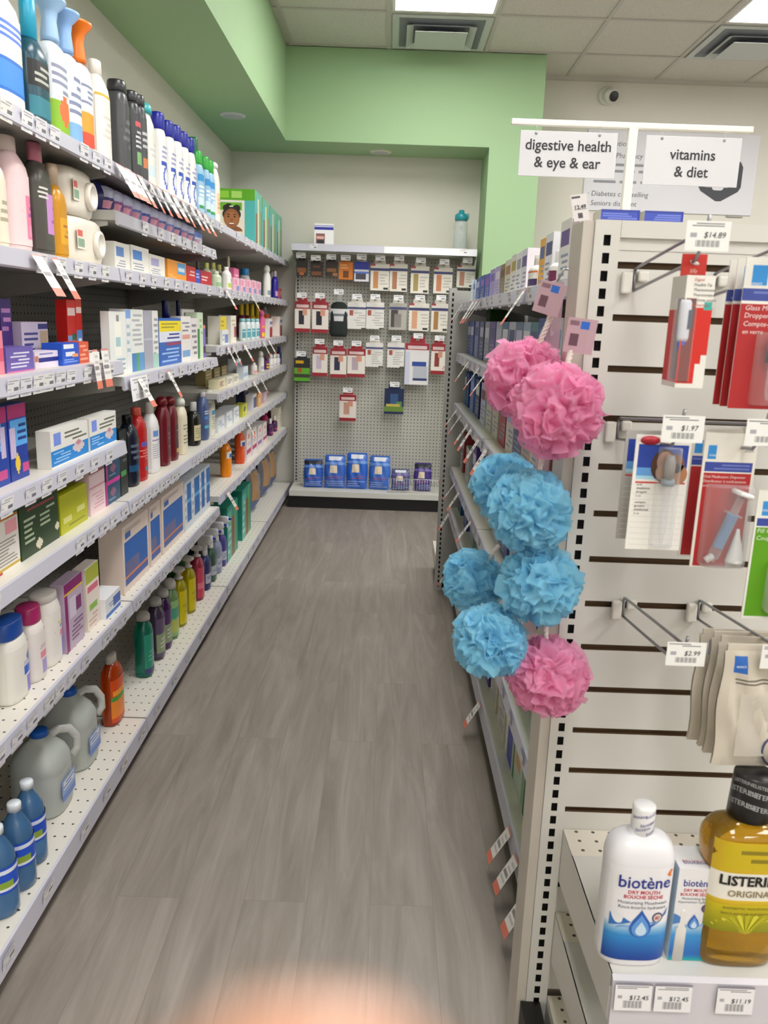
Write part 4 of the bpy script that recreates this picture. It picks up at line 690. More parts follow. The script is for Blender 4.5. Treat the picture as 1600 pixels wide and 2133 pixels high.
('bot','lotion_bottle','fat white lotion bottle with pink and lavender label on sixth wall shelf','bottle','', -0.838, 1.892, 0.5, 90, 0.0959, 0.065, 0.184, 'e9e4de|dcd6d0|flip|.1|R .55 .42 1 .55 e0709a;R .6 0 1 .4 8a7fd0;R .55 .6 .95 .66 8a94c8;R .5 .7 .75 .73 c8c03a'),
('box','epsom_box','magenta purple box with a yellow edge line on sixth wall shelf','box','', -0.823, 2.003, 0.5, 90, 0.1218, 0.035, 0.185, 'b8a6bc|R 0 0 .16 1 86106a;R 0 .86 1 1 86106a;R 0 .83 1 .86 d8b81a;R .25 .45 .6 .75 d0c4d8;T .3 .1 .95 .4 7a4a7a 5;R .6 .5 .9 .7 7a2a68'),
('box','intimate_wash_box','cream box with olive top, pink bow and green bar on sixth wall shelf','box','', -0.823, 2.139, 0.5, 90, 0.099, 0.035, 0.18, 'e9dcd2|R 0 .75 1 1 a8b03a;R .1 .6 .9 .7 d86a80;R .2 .3 .8 .4 8ab84a;T .1 .05 .8 .25 d0a8a0 3'),
('box','glove_box','low white and blue box before the large peach carton on sixth wall shelf','box','', -0.82, 2.254, 0.5, 90, 0.1275, 0.06, 0.058, 'e4e6ea|R 0 0 1 .2 1f6ac0;R .5 .3 1 .8 4a6ab8;T .1 .4 .5 .7 8a94a8 2'),
('box','incontinence_pad_carton','large peach carton with blue panel on sixth wall shelf','box','', -0.843, 2.539, 0.5, 90, 0.2729, 0.075, 0.215, 'e6d4c8|R .06 .2 .94 .76 1a63b8;R .1 .22 .6 .45 6a6a98;R .06 .1 .94 .2 3a5aa8;R .06 .2 .94 .24 d8845a;R .1 .8 .3 .92 3a6ab8;T .1 .86 .9 .98 c8b8b0 1'),
('box','incontinence_pad_carton','large peach carton with blue panel on sixth wall shelf','box','', -0.843, 2.758, 0.5, 90, 0.1299, 0.075, 0.215, 'e6d4c8|R .06 .2 .94 .76 1a63b8;R .1 .22 .6 .45 6a6a98;R .06 .1 .94 .2 3a5aa8;R .06 .2 .94 .24 d8845a;R .1 .8 .3 .92 3a6ab8;T .1 .86 .9 .98 c8b8b0 1'),
('box','incontinence_pad_carton','large peach carton with blue panel on sixth wall shelf','box','', -0.843, 3.002, 0.5, 90, 0.3174, 0.075, 0.215, 'e6d4c8|R .06 .2 .94 .76 1a63b8;R .1 .22 .6 .45 6a6a98;R .06 .1 .94 .2 3a5aa8;R .06 .2 .94 .24 d8845a;R .1 .8 .3 .92 3a6ab8;T .1 .86 .9 .98 c8b8b0 1'),
('box','incontinence_pad_carton','white carton with a tall blue stripe on sixth wall shelf','box','', -0.835, 3.231, 0.5, 90, 0.1111, 0.06, 0.2, 'dce2ea|R .35 .15 1 .95 1f6ab8;R .35 .55 1 .62 6ab0e0;T .05 .2 .3 .9 a0b0c8 4'),
('box','incontinence_pad_carton','white carton with a tall blue stripe on sixth wall shelf','box','', -0.835, 3.363, 0.5, 90, 0.1455, 0.06, 0.2, 'dce2ea|R .35 .15 1 .95 1f6ab8;R .35 .55 1 .62 6ab0e0;T .05 .2 .3 .9 a0b0c8 4'),
('box','incontinence_pad_carton','white carton with a tall blue stripe on sixth wall shelf','box','', -0.835, 3.486, 0.5, 90, 0.0912, 0.06, 0.2, 'dce2ea|R .35 .15 1 .95 1f6ab8;R .35 .55 1 .62 6ab0e0;T .05 .2 .3 .9 a0b0c8 4'),
('box','incontinence_pad_carton','white carton with a tall blue stripe on sixth wall shelf','box','', -0.835, 3.586, 0.5, 90, 0.1043, 0.06, 0.2, 'dce2ea|R .35 .15 1 .95 1f6ab8;R .35 .55 1 .62 6ab0e0;T .05 .2 .3 .9 a0b0c8 4'),
('bot','cleaning_spray_can','orange can with white top on sixth wall shelf','bottle','', -0.833, 4.152, 0.545, 90, 0.0776, 0.055, 0.2, 'ee8a12|d8643a|flat|.14|R 0 .72 1 1 ece8e4;R .25 .74 .7 .9 2a5ab0;T .3 .1 .9 .6 f4b060 5'),
('bot','cleaning_spray_can','red orange can with white top on sixth wall shelf','bottle','', -0.833, 4.553, 0.545, 90, 0.0776, 0.055, 0.2, 'e2551f|e07a2a|flat|.14|R 0 .74 1 1 e6e2e4;R .15 .74 .7 .92 2a4a9a;T .3 .1 .9 .6 f0a080 5'),
('box','tissue_box','white box with magenta ribbon on sixth wall shelf','box','', -0.84, 4.698, 0.545, 90, 0.1455, 0.07, 0.174, 'eee6e8|R 0 .2 1 .35 c8246a;R .3 .7 .7 .85 e8886a;T .1 .45 .9 .6 c8b0c0 2'),
('box','tissue_box','white box with magenta ribbon on sixth wall shelf','box','', -0.84, 4.905, 0.545, 90, 0.1455, 0.07, 0.161, 'eee6e8|R 0 .2 1 .35 c8246a;R .3 .7 .7 .85 e8886a;T .1 .45 .9 .6 c8b0c0 2'),
('box','tissue_box','white box with magenta ribbon on sixth wall shelf','box','', -0.84, 5.112, 0.545, 90, 0.1455, 0.07, 0.147, 'eee6e8|R 0 .2 1 .35 9a5ab8;R .3 .7 .7 .85 e8886a;T .1 .45 .9 .6 c8b0c0 2'),
('box','tissue_box','white box with magenta ribbon on sixth wall shelf','box','', -0.84, 5.325, 0.545, 90, 0.1455, 0.07, 0.139, 'eee6e8|R 0 .2 1 .35 c02a7a;R .3 .7 .7 .85 e8886a;T .1 .45 .9 .6 c8b0c0 2'),
('bot','body_lotion_bottle','magenta bottle in the back row of sixth wall shelf','bottle','', -0.905, 5.97, 0.545, 90, 0.0776, 0.05, 0.135, 'a81f5a|8a1f6a|flat|.2|R 0 .2 1 .4 4a1f5a'),
('bot','body_lotion_bottle','magenta bottle in the back row of sixth wall shelf','bottle','', -0.905, 6.11, 0.545, 90, 0.0378, 0.05, 0.135, 'a81f5a|8a1f6a|flat|.2|R 0 .2 1 .4 4a1f5a'),
('bot','body_lotion_bottle','magenta bottle in the back row of sixth wall shelf','bottle','', -0.905, 6.15, 0.545, 90, 0.0378, 0.05, 0.146, 'a81f5a|8a1f6a|flat|.2|R 0 .2 1 .4 4a1f5a'),
('bot','body_lotion_bottle','plum bottle with white cap in the front row of sixth wall shelf','bottle','', -0.825, 5.698, 0.545, 90, 0.0776, 0.04, 0.12, '4a1f55|eceaec|flat|.3|R 0 .2 1 .4 c83a6a'),
('bot','body_lotion_bottle','plum bottle with white cap in the front row of sixth wall shelf','bottle','', -0.825, 5.917, 0.545, 90, 0.0776, 0.04, 0.115, '4a1f55|eceaec|flat|.3|R 0 .2 1 .4 c83a6a'),
('box','body_lotion_box','cream box at the far end of sixth wall shelf','box','', -0.835, 6.095, 0.545, 90, 0.1455, 0.06, 0.16, 'e2ddca|T .2 .3 .8 .7 b8b098 3'),
('bot','pine_cleaner_bottle','orange cleaner bottle with frosted cap beside the water jug on bottom wall deck','bottle','', -0.833, 2.331, 0.107, 90, 0.1018, 0.055, 0.225, '!d84a08|cfc8c0|flat|.12|R 0 .5 1 .6 4a9a3a;R 0 .1 1 .5 f08a2a;R .1 .62 .9 .74 f0a030'),
('bot','bath_foam_bottle','teal bottle with grey ball cap beginning the row on bottom wall deck','bottle','', -0.835, 2.671, 0.107, 90, 0.0776, 0.06, 0.24, '!1f8a72|b8b4ae|dome|.13|R 0 0 1 .14 3a3a70;T .2 .3 .8 .6 6ab8a0 3'),
('bot','bath_foam_bottle','smoky violet bottle with grey ball cap on bottom wall deck','bottle','', -0.835, 2.821, 0.107, 90, 0.0776, 0.06, 0.24, '!5a4a68|b4b0b0|dome|.13|R 0 .1 1 .6 8a9a78;T .2 .2 .8 .5 c8c8b8 3'),
('bot','bath_foam_bottle','deep purple bottle with grey ball cap on bottom wall deck','bottle','', -0.835, 2.918, 0.107, 90, 0.0776, 0.06, 0.24, '!4a2560|b4b0b0|dome|.13|R 0 .1 1 .6 8a9a78;T .2 .2 .8 .5 c8c8b8 3'),
('bot','bath_foam_bottle','pale green bottle with white ball cap on bottom wall deck','bottle','', -0.835, 3.024, 0.107, 90, 0.0776, 0.06, 0.245, '!8cb878|d8d4d0|dome|.16|R 0 .1 1 .45 b8c060;R 0 .5 1 .8 4a9a80'),
('bot','bath_foam_bottle','bright yellow bottle with white ball cap on bottom wall deck','bottle','', -0.835, 3.158, 0.107, 90, 0.0776, 0.06, 0.25, '!d0c000|d8d4d0|pump|.2|T .2 .3 .8 .6 a09a10 3'),
('bot','bath_foam_bottle','bright yellow bottle with white ball cap on bottom wall deck','bottle','', -0.835, 3.316, 0.107, 90, 0.0776, 0.06, 0.25, '!d0c000|d8d4d0|pump|.2|T .2 .3 .8 .6 a09a10 3'),
('bot','bath_foam_bottle','raspberry pink bottle with white ball cap on bottom wall deck','bottle','', -0.835, 3.479, 0.107, 90, 0.0776, 0.06, 0.25, '!c8405a|dcd8d6|pump|.2|R 0 .3 1 .5 e8788a'),
('spray','trigger_spray_bottle','navy spray bottle with white and blue trigger head on bottom wall deck','spray bottle','', -0.83, 3.62, 0.107, 90, 0.0776, 0.05, 0.26, '2a3068|R 0 .2 1 .6 b8b8c8;T .1 .3 .9 .5 5a6a9a 3'),
('spray','trigger_spray_bottle','dark green spray bottle with white and blue trigger head on bottom wall deck','spray bottle','', -0.83, 3.746, 0.107, 90, 0.0776, 0.05, 0.26, '3a5a4a|R 0 .2 1 .6 b8b8c8;T .1 .3 .9 .5 5a6a9a 3'),
('spray','trigger_spray_bottle','steel blue spray bottle with white and blue trigger head on bottom wall deck','spray bottle','', -0.83, 3.875, 0.107, 90, 0.0776, 0.05, 0.26, '8a94b0|R 0 .2 1 .6 b8b8c8;T .1 .3 .9 .5 5a6a9a 3'),
('spray','trigger_spray_bottle','violet blue spray bottle with white and blue trigger head on bottom wall deck','spray bottle','', -0.83, 3.997, 0.107, 90, 0.0724, 0.05, 0.26, '4a3f90|R 0 .2 1 .6 b8b8c8;T .1 .3 .9 .5 5a6a9a 3'),
('box','diaper_carton','teal carton with brown picture, nearer of two on bottom wall deck','box','', -0.865, 4.179, 0.107, 90, 0.2858, 0.12, 0.29, '1f8f7c|R 0 0 .4 .9 5fb0a0;R .4 0 .7 .75 7a5a48;R .7 0 .8 1 6ab04a;T .05 .1 .35 .8 a8dcd0 5'),
('box','diaper_carton','teal carton with brown picture, farther of two on bottom wall deck','box','', -0.865, 4.608, 0.107, 90, 0.291, 0.12, 0.29, '1f8f7c|R 0 0 .4 .9 5fb0a0;R .4 0 .7 .75 7a5a48;R .7 0 .8 1 6ab04a;T .05 .1 .35 .8 a8dcd0 5'),
('bag','underwear_pack','grey pack with tan picture leaning on bottom wall deck, beside the teal carton','pack','', -0.91, 5.221, 0.107, 90, 0.291, 0.16, 0.3, '6a6d7c|R .1 .3 .6 .9 b08a60;R .4 .5 .9 .8 8a8f9a;R .1 .05 .9 .25 4a5f9a'),
('bag','underwear_pack','grey pack with tan picture leaning on bottom wall deck, second of three','pack','', -0.91, 5.691, 0.107, 90, 0.291, 0.16, 0.3, '6a6d7c|R .1 .3 .6 .9 b08a60;R .4 .5 .9 .8 8a8f9a;R .1 .05 .9 .25 4a5f9a'),
('bag','underwear_pack','grey pack with tan picture leaning on bottom wall deck, at the end','pack','', -0.91, 6.02, 0.107, 90, 0.291, 0.16, 0.3, '6a6d7c|R .1 .3 .6 .9 b08a60;R .4 .5 .9 .8 8a8f9a;R .1 .05 .9 .25 4a5f9a'),
('box','storage_carton','dark green carton at the back of bottom wall deck','box','', -1.06, 3.843, 0.107, 90, 0.2765, 0.12, 0.28, '1f5a20|T .2 .4 .8 .7 3f8a5a 3'),
('box','storage_carton','dark teal carton at the back of bottom wall deck','box','', -1.06, 4.138, 0.107, 90, 0.291, 0.12, 0.28, '145055|T .2 .4 .8 .7 3f8a5a 3'),
('diaper','diaper_box','diaper box with a smiling child picture, first on top wall shelf','box','', -0.955, 5.071, 1.765, 90, 0.2639, 0.3, 0.31, ''),
('diaper','diaper_box','green and teal diaper box, second in the row on top wall shelf','box','', -0.955, 5.37, 1.765, 90, 0.291, 0.3, 0.305, ''),
('diaper','diaper_box','green and teal diaper box, third in the row on top wall shelf','box','', -0.955, 5.682, 1.765, 90, 0.2882, 0.3, 0.3, ''),
('diaper','diaper_box','green and teal diaper box, last in the row on top wall shelf','box','', -0.955, 5.983, 1.765, 90, 0.291, 0.3, 0.295, ''),
('jug','water_jug','cloudy water jug with blue cap on the bottom deck, nearer of two','jug','', -0.86, 1.865, 0.107, 90, 0.152, 0.14, 0.218, ''),
('jug','water_jug','cloudy water jug with blue cap on the bottom deck, farther of two','jug','', -0.87, 2.085, 0.107, 90, 0.152, 0.14, 0.225, ''),
('wbot','water_bottle','blue water bottle standing against the water jug on the bottom deck','bottle','', -0.8, 1.655, 0.107, 90, 0.072, 0.072, 0.205, ''),
('wbot','water_bottle','middle blue water bottle in the front row on the bottom deck','bottle','', -0.79, 1.57, 0.107, 90, 0.072, 0.072, 0.205, ''),
('wbot','water_bottle','blue water bottle closest to the viewer on the bottom deck','bottle','', -0.79, 1.485, 0.107, 90, 0.072, 0.072, 0.205, ''),
('wbot','water_bottle','blue water bottle in the back row on the bottom deck','bottle','', -0.88, 1.6, 0.107, 90, 0.072, 0.072, 0.215, ''),
('box','medicine_box','pale blue box at the far end on island top shelf','box','', 0.42, 3.873, 1.46, -90, 0.019, 0.09, 0.104, 'cfe0ee|T .1 .1 .9 .5 8890a8 4;R .1 .6 .9 .85 6aa0d8'),
('box','medicine_box','white and blue box on island top shelf','box','', 0.42, 3.923, 1.46, -90, 0.019, 0.09, 0.099, 'dfe6ee|T .1 .1 .9 .5 8890a8 4;R .1 .6 .9 .85 5a90c8'),
('box','medicine_box','powder blue box on island top shelf','box','', 0.42, 3.793, 1.46, -90, 0.0916, 0.09, 0.097, 'c8d4e8|T .1 .1 .9 .5 8890a8 4;R .1 .6 .9 .85 4a6ab0'),
('box','medicine_box','mid blue box on island top shelf','box','', 0.42, 3.641, 1.46, -90, 0.1425, 0.09, 0.099, '3f5fa8|T .1 .1 .9 .5 8890a8 4;R .1 .6 .9 .85 c8d0f0'),
('box','medicine_box','navy box with violet bar on island top shelf','box','', 0.42, 3.46, 1.46, -90, 0.1425, 0.09, 0.1, '2f4a90|T .1 .1 .9 .5 8890a8 4;R .1 .6 .9 .85 9a6ab8'),
('box','medicine_box','blue violet box on island top shelf','box','', 0.42, 3.288, 1.46, -90, 0.1425, 0.09, 0.097, '4a5ab0|T .1 .1 .9 .5 8890a8 4;R .1 .6 .9 .85 8a5ab8'),
('box','medicine_box','lavender box on island top shelf','box','', 0.42, 3.125, 1.46, -90, 0.1425, 0.09, 0.105, 'a89ad0|T .1 .1 .9 .5 8890a8 4;R .1 .6 .9 .85 6a5ab0'),
('box','medicine_box','pale lilac box on island top shelf','box','', 0.42, 2.977, 1.46, -90, 0.1271, 0.09, 0.106, 'b8a8d8|T .1 .1 .9 .5 8890a8 4;R .1 .6 .9 .85 e8e0f0'),
('box','medicine_box','olive brown box on island top shelf','box','', 0.42, 2.849, 1.46, -90, 0.1163, 0.09, 0.105, '8a7a4a|T .1 .1 .9 .5 8890a8 4;R .1 .6 .9 .85 5a4a2a'),
('box','medicine_box','cream box with brown bar on island top shelf','box','', 0.42, 2.721, 1.46, -90, 0.1272, 0.09, 0.11, 'd8d4c4|T .1 .1 .9 .5 8890a8 4;R .1 .6 .9 .85 a8783a'),
('box','medicine_box','white box with olive bar on island top shelf','box','', 0.42, 2.598, 1.46, -90, 0.1062, 0.09, 0.117, 'e4e2dc|T .1 .1 .9 .5 8890a8 4;R .1 .6 .9 .85 b09a3a'),
('box','medicine_box','plain white narrow box on island top shelf','box','', 0.42, 2.495, 1.46, -90, 0.089, 0.09, 0.115, 'e9e9e8|T .1 .1 .9 .5 8890a8 4;R .1 .6 .9 .85 9a9aa0'),
('box','medicine_box','white box with purple bar on island top shelf','box','', 0.42, 2.396, 1.46, -90, 0.0985, 0.09, 0.117, 'dcd8e4|T .1 .1 .9 .5 8890a8 4;R .1 .6 .9 .85 5a4a8a'),
('box','medicine_box','amber yellow box on island top shelf','box','', 0.42, 2.118, 1.46, -90, 0.0701, 0.09, 0.119, 'e8a818|T .1 .1 .9 .5 8890a8 4;R .1 .6 .9 .85 3a5a9a'),
('box','medicine_box','white box with navy top on island top shelf','box','', 0.42, 2.031, 1.46, -90, 0.094, 0.09, 0.123, 'e4e4ea|T .1 .1 .9 .5 8890a8 4;R .1 .6 .9 .85 2f3a7a'),
('box','medicine_box','big white box with purple stripe on island top shelf','box','', 0.42, 1.851, 1.46, -90, 0.1075, 0.09, 0.133, 'e6e4e2|T .1 .1 .9 .5 8890a8 4;R .1 .6 .9 .85 5a3a8a'),
('box','medicine_box','white box with orange pattern at the near end on island top shelf','box','', 0.42, 1.754, 1.46, -90, 0.0699, 0.09, 0.129, 'd8c8c8|T .1 .1 .9 .5 8890a8 4;R .1 .6 .9 .85 d8743a'),
('bot','vitamin_bottle','white bottle with orange ring on island top shelf','bottle','', 0.383, 2.202, 1.46, -90, 0.0937, 0.045, 0.088, 'e9e6e4|f0eeec|flat|.3|R 0 .1 1 .5 3a2a5a;R 0 .85 1 .95 d8743a'),
('bot','vitamin_bottle','white bottle with maroon label on island top shelf','bottle','', 0.383, 1.928, 1.46, -90, 0.0406, 0.045, 0.077, 'e6e2e2|eeecec|flat|.35|R 0 .1 1 .8 6a2048'),
('bot','eye_drop_bottle','pale blue bottle with white cap at the far end of island top shelf','bottle','', 0.42, 3.955, 1.46, -90, 0.0416, 0.04, 0.12, 'a8d0ec|eef2f4|flat|.3|'),
('box','medicine_box','cobalt thin box on island second shelf','box','', 0.42, 3.908, 1.226, -90, 0.1372, 0.09, 0.15, '3a4f9a|T .1 .1 .9 .5 8890a8 4;R .1 .6 .9 .85 c8c8e0'),
('box','medicine_box','slate blue thin box on island second shelf','box','', 0.42, 3.768, 1.226, -90, 0.1373, 0.09, 0.15, '5a6fb0|T .1 .1 .9 .5 8890a8 4;R .1 .6 .9 .85 e8e8f0'),
('box','medicine_box','pale periwinkle thin box on island second shelf','box','', 0.42, 3.569, 1.226, -90, 0.1425, 0.09, 0.15, '8a94c8|T .1 .1 .9 .5 8890a8 4;R .1 .6 .9 .85 3a4a8a'),
('box','medicine_box','dusk blue thin box on island second shelf','box','', 0.42, 3.375, 1.226, -90, 0.1425, 0.09, 0.15, '4a5a8a|T .1 .1 .9 .5 8890a8 4;R .1 .6 .9 .85 c8c8e0'),
('box','medicine_box','silver thin box on island second shelf','box','', 0.42, 3.189, 1.226, -90, 0.1425, 0.09, 0.15, 'a8b0c0|T .1 .1 .9 .5 8890a8 4;R .1 .6 .9 .85 e8e8f0'),
('box','medicine_box','violet thin box on island second shelf','box','', 0.42, 3.013, 1.226, -90, 0.1425, 0.09, 0.15, '6a5aa8|T .1 .1 .9 .5 8890a8 4;R .1 .6 .9 .85 3a4a8a'),
('box','medicine_box','cool grey thin box on island second shelf','box','', 0.42, 2.845, 1.226, -90, 0.1425, 0.09, 0.15, 'b0b8c8|T .1 .1 .9 .5 8890a8 4;R .1 .6 .9 .85 c8c8e0'),
('box','medicine_box','steel blue thin box on island second shelf','box','', 0.42, 2.687, 1.226, -90, 0.1425, 0.09, 0.15, '3a6a9a|T .1 .1 .9 .5 8890a8 4;R .1 .6 .9 .85 e8e8f0'),
('box','medicine_box','pale grey thin box on island second shelf','box','', 0.42, 2.538, 1.226, -90, 0.1378, 0.09, 0.15, 'c0c8d0|T .1 .1 .9 .5 8890a8 4;R .1 .6 .9 .85 3a4a8a'),
('box','medicine_box','grey blue thin box on island second shelf','box','', 0.42, 2.398, 1.226, -90, 0.1284, 0.09, 0.15, '5a7a9a|T .1 .1 .9 .5 8890a8 4;R .1 .6 .9 .85 c8c8e0'),
('box','medicine_box','powder thin box on island second shelf','box','', 0.42, 2.266, 1.226, -90, 0.1212, 0.09, 0.15, '9ab0c8|T .1 .1 .9 .5 8890a8 4;R .1 .6 .9 .85 e8e8f0'),
('box','medicine_box','teal grey thin box on island second shelf','box','', 0.42, 2.145, 1.226, -90, 0.109, 0.09, 0.15, '4a8a9a|T .1 .1 .9 .5 8890a8 4;R .1 .6 .9 .85 3a4a8a'),
('box','medicine_box','royal blue box near the sponges on island second shelf','box','', 0.425, 2.019, 1.226, -90, 0.1387, 0.1, 0.16, '2a4f9a|T .1 .1 .9 .5 8890a8 4;R .1 .6 .9 .85 3a7ac0'),
('box','medicine_box','white and blue box near the sponges on island second shelf','box','', 0.425, 1.868, 1.226, -90, 0.1399, 0.1, 0.16, 'd8e0ea|T .1 .1 .9 .5 8890a8 4;R .1 .6 .9 .85 3a7ac0'),
('box','medicine_box','pale box behind the sponge cords on island second shelf','box','', 0.425, 1.703, 1.226, -90, 0.1346, 0.1, 0.16, 'c8d0dc|T .1 .1 .9 .5 8890a8 4;R .1 .6 .9 .85 3a7ac0'),
('box','medicine_box','dark green box lying high at the back of island second shelf','box','', 0.5, 3.905, 1.376, -90, 0.1425, 0.08, 0.06, '2f5f1c|T .1 .3 .9 .7 6a9a4a 2'),
('box','medicine_box','dark teal narrow box on island third shelf','box','', 0.42, 3.898, 0.985, -90, 0.0358, 0.09, 0.155, '1f6f74|T .1 .1 .9 .5 8890a8 4;R .1 .6 .9 .85 9ab0e0'),
('box','medicine_box','denim blue narrow box on island third shelf','box','', 0.42, 3.947, 0.985, -90, 0.0589, 0.09, 0.155, '2a5a9a|T .1 .1 .9 .5 8890a8 4;R .1 .6 .9 .85 e8e8e0'),
('box','medicine_box','deep blue narrow box on island third shelf','box','', 0.42, 3.818, 0.985, -90, 0.073, 0.09, 0.155, '1f3f8f|T .1 .1 .9 .5 8890a8 4;R .1 .6 .9 .85 7a3a3a'),
('box','medicine_box','cornflower narrow box on island third shelf','box','', 0.42, 3.619, 0.985, -90, 0.1425, 0.09, 0.155, '4f78c0|T .1 .1 .9 .5 8890a8 4;R .1 .6 .9 .85 9ab0e0'),
('box','medicine_box','midnight blue narrow box on island third shelf','box','', 0.42, 3.396, 0.985, -90, 0.1425, 0.09, 0.155, '23306a|T .1 .1 .9 .5 8890a8 4;R .1 .6 .9 .85 e8e8e0'),
('box','medicine_box','ice blue narrow box on island third shelf','box','', 0.42, 3.184, 0.985, -90, 0.1425, 0.09, 0.155, 'c8cce0|T .1 .1 .9 .5 8890a8 4;R .1 .6 .9 .85 7a3a3a'),
('box','medicine_box','ivory narrow box on island third shelf','box','', 0.42, 2.983, 0.985, -90, 0.1425, 0.09, 0.155, 'd4d0c0|T .1 .1 .9 .5 8890a8 4;R .1 .6 .9 .85 9ab0e0'),
('box','medicine_box','stone narrow box on island third shelf','box','', 0.42, 2.795, 0.985, -90, 0.1425, 0.09, 0.155, 'c8c4b0|T .1 .1 .9 .5 8890a8 4;R .1 .6 .9 .85 e8e8e0'),
('box','medicine_box','brick red narrow box on island third shelf','box','', 0.42, 2.617, 0.985, -90, 0.1425, 0.09, 0.155, 'a83a48|T .1 .1 .9 .5 8890a8 4;R .1 .6 .9 .85 7a3a3a'),
('box','medicine_box','off white narrow box on island third shelf','box','', 0.42, 2.452, 0.985, -90, 0.1425, 0.09, 0.155, 'd8d4cc|T .1 .1 .9 .5 8890a8 4;R .1 .6 .9 .85 9ab0e0'),
('box','medicine_box','indigo grey narrow box on island third shelf','box','', 0.42, 2.298, 0.985, -90, 0.1417, 0.09, 0.155, '4a4f86|T .1 .1 .9 .5 8890a8 4;R .1 .6 .9 .85 e8e8e0'),
('box','medicine_box','tan narrow box on island third shelf','box','', 0.42, 2.155, 0.985, -90, 0.1306, 0.09, 0.155, 'c8a890|T .1 .1 .9 .5 8890a8 4;R .1 .6 .9 .85 7a3a3a'),
('box','medicine_box','pale stone narrow box on island third shelf','box','', 0.42, 2.022, 0.985, -90, 0.1218, 0.09, 0.155, 'd0ccc0|T .1 .1 .9 .5 8890a8 4;R .1 .6 .9 .85 9ab0e0'),
('box','medicine_box','rosewood narrow box on island third shelf','box','', 0.42, 1.898, 0.985, -90, 0.1134, 0.09, 0.155, '8a5a5a|T .1 .1 .9 .5 8890a8 4;R .1 .6 .9 .85 e8e8e0'),
('box','medicine_box','dark red slim box on island fourth shelf','box','', 0.42, 3.869, 0.665, -90, 0.0703, 0.09, 0.19, '8a1f2a|T .1 .1 .9 .5 8890a8 4;R .1 .6 .9 .85 e0d8e8'),
('box','medicine_box','chalk white slim box on island fourth shelf','box','', 0.42, 3.941, 0.665, -90, 0.0703, 0.09, 0.14, 'd8d8d4|T .1 .1 .9 .5 8890a8 4;R .1 .6 .9 .85 6a5aa0'),
('box','medicine_box','grey green slim box on island fourth shelf','box','', 0.42, 3.646, 0.665, -90, 0.1425, 0.09, 0.15, 'c0c8c4|T .1 .1 .9 .5 8890a8 4;R .1 .6 .9 .85 c84a5a'),
('box','medicine_box','purple slim box on island fourth shelf','box','', 0.42, 3.363, 0.665, -90, 0.1425, 0.09, 0.2, '4a2a86|T .1 .1 .9 .5 8890a8 4;R .1 .6 .9 .85 e0d8e8'),
('box','medicine_box','warm white slim box on island fourth shelf','box','', 0.42, 3.097, 0.665, -90, 0.1425, 0.09, 0.15, 'd0ccc8|T .1 .1 .9 .5 8890a8 4;R .1 .6 .9 .85 6a5aa0'),
('box','medicine_box','paper white slim box on island fourth shelf','box','', 0.42, 2.849, 0.665, -90, 0.1425, 0.09, 0.14, 'dcd8d4|T .1 .1 .9 .5 8890a8 4;R .1 .6 .9 .85 c84a5a'),
('box','medicine_box','mist blue slim box on island fourth shelf','box','', 0.42, 2.62, 0.665, -90, 0.1425, 0.09, 0.19, 'b8c0d0|T .1 .1 .9 .5 8890a8 4;R .1 .6 .9 .85 e0d8e8'),
('box','medicine_box','ink blue slim box on island fourth shelf','box','', 0.42, 2.41, 0.665, -90, 0.1425, 0.09, 0.14, '3a4a8a|T .1 .1 .9 .5 8890a8 4;R .1 .6 .9 .85 6a5aa0'),
('box','medicine_box','mauve white slim box on island fourth shelf','box','', 0.42, 2.217, 0.665, -90, 0.1425, 0.09, 0.15, 'c8b8c8|T .1 .1 .9 .5 8890a8 4;R .1 .6 .9 .85 c84a5a'),
('box','medicine_box','wine slim box on island fourth shelf','box','', 0.42, 2.042, 0.665, -90, 0.1425, 0.09, 0.2, '8a2a5a|T .1 .1 .9 .5 8890a8 4;R .1 .6 .9 .85 e0d8e8'),
('box','medicine_box','lake blue slim box on island fourth shelf','box','', 0.42, 1.881, 0.665, -90, 0.1425, 0.09, 0.15, '4a6ab0|T .1 .1 .9 .5 8890a8 4;R .1 .6 .9 .85 6a5aa0'),
('box','medicine_box','bone white slim box on island fourth shelf','box','', 0.42, 1.735, 0.665, -90, 0.132, 0.09, 0.14, 'd8d4c4|T .1 .1 .9 .5 8890a8 4;R .1 .6 .9 .85 c84a5a'),
('box','medicine_box','sage slim box on island fourth shelf','box','', 0.42, 1.602, 0.665, -90, 0.1206, 0.09, 0.19, 'a0b0a0|T .1 .1 .9 .5 8890a8 4;R .1 .6 .9 .85 e0d8e8'),
('box','medicine_box','navy carton on island fifth shelf','box','', 0.425, 3.938, 0.455, -90, 0.0773, 0.1, 0.12, '1f2a5a|T .1 .1 .9 .5 8890a8 4;R .1 .6 .9 .85 c8d0e0'),
('box','medicine_box','blue carton on island fifth shelf','box','', 0.425, 3.858, 0.455, -90, 0.0772, 0.1, 0.1, '1a4f8a|T .1 .1 .9 .5 8890a8 4;R .1 .6 .9 .85 e8e4e0'),
('box','medicine_box','dark blue carton on island fifth shelf','box','', 0.425, 3.59, 0.455, -90, 0.1425, 0.1, 0.13, '2a3f90|T .1 .1 .9 .5 8890a8 4;R .1 .6 .9 .85 4a6a5a'),
('box','medicine_box','grey green carton on island fifth shelf','box','', 0.425, 3.305, 0.455, -90, 0.1425, 0.1, 0.12, '8a9a94|T .1 .1 .9 .5 8890a8 4;R .1 .6 .9 .85 c8d0e0'),
('box','medicine_box','muted teal carton on island fifth shelf','box','', 0.425, 3.037, 0.455, -90, 0.1425, 0.1, 0.1, '6a8a80|T .1 .1 .9 .5 8890a8 4;R .1 .6 .9 .85 e8e4e0'),
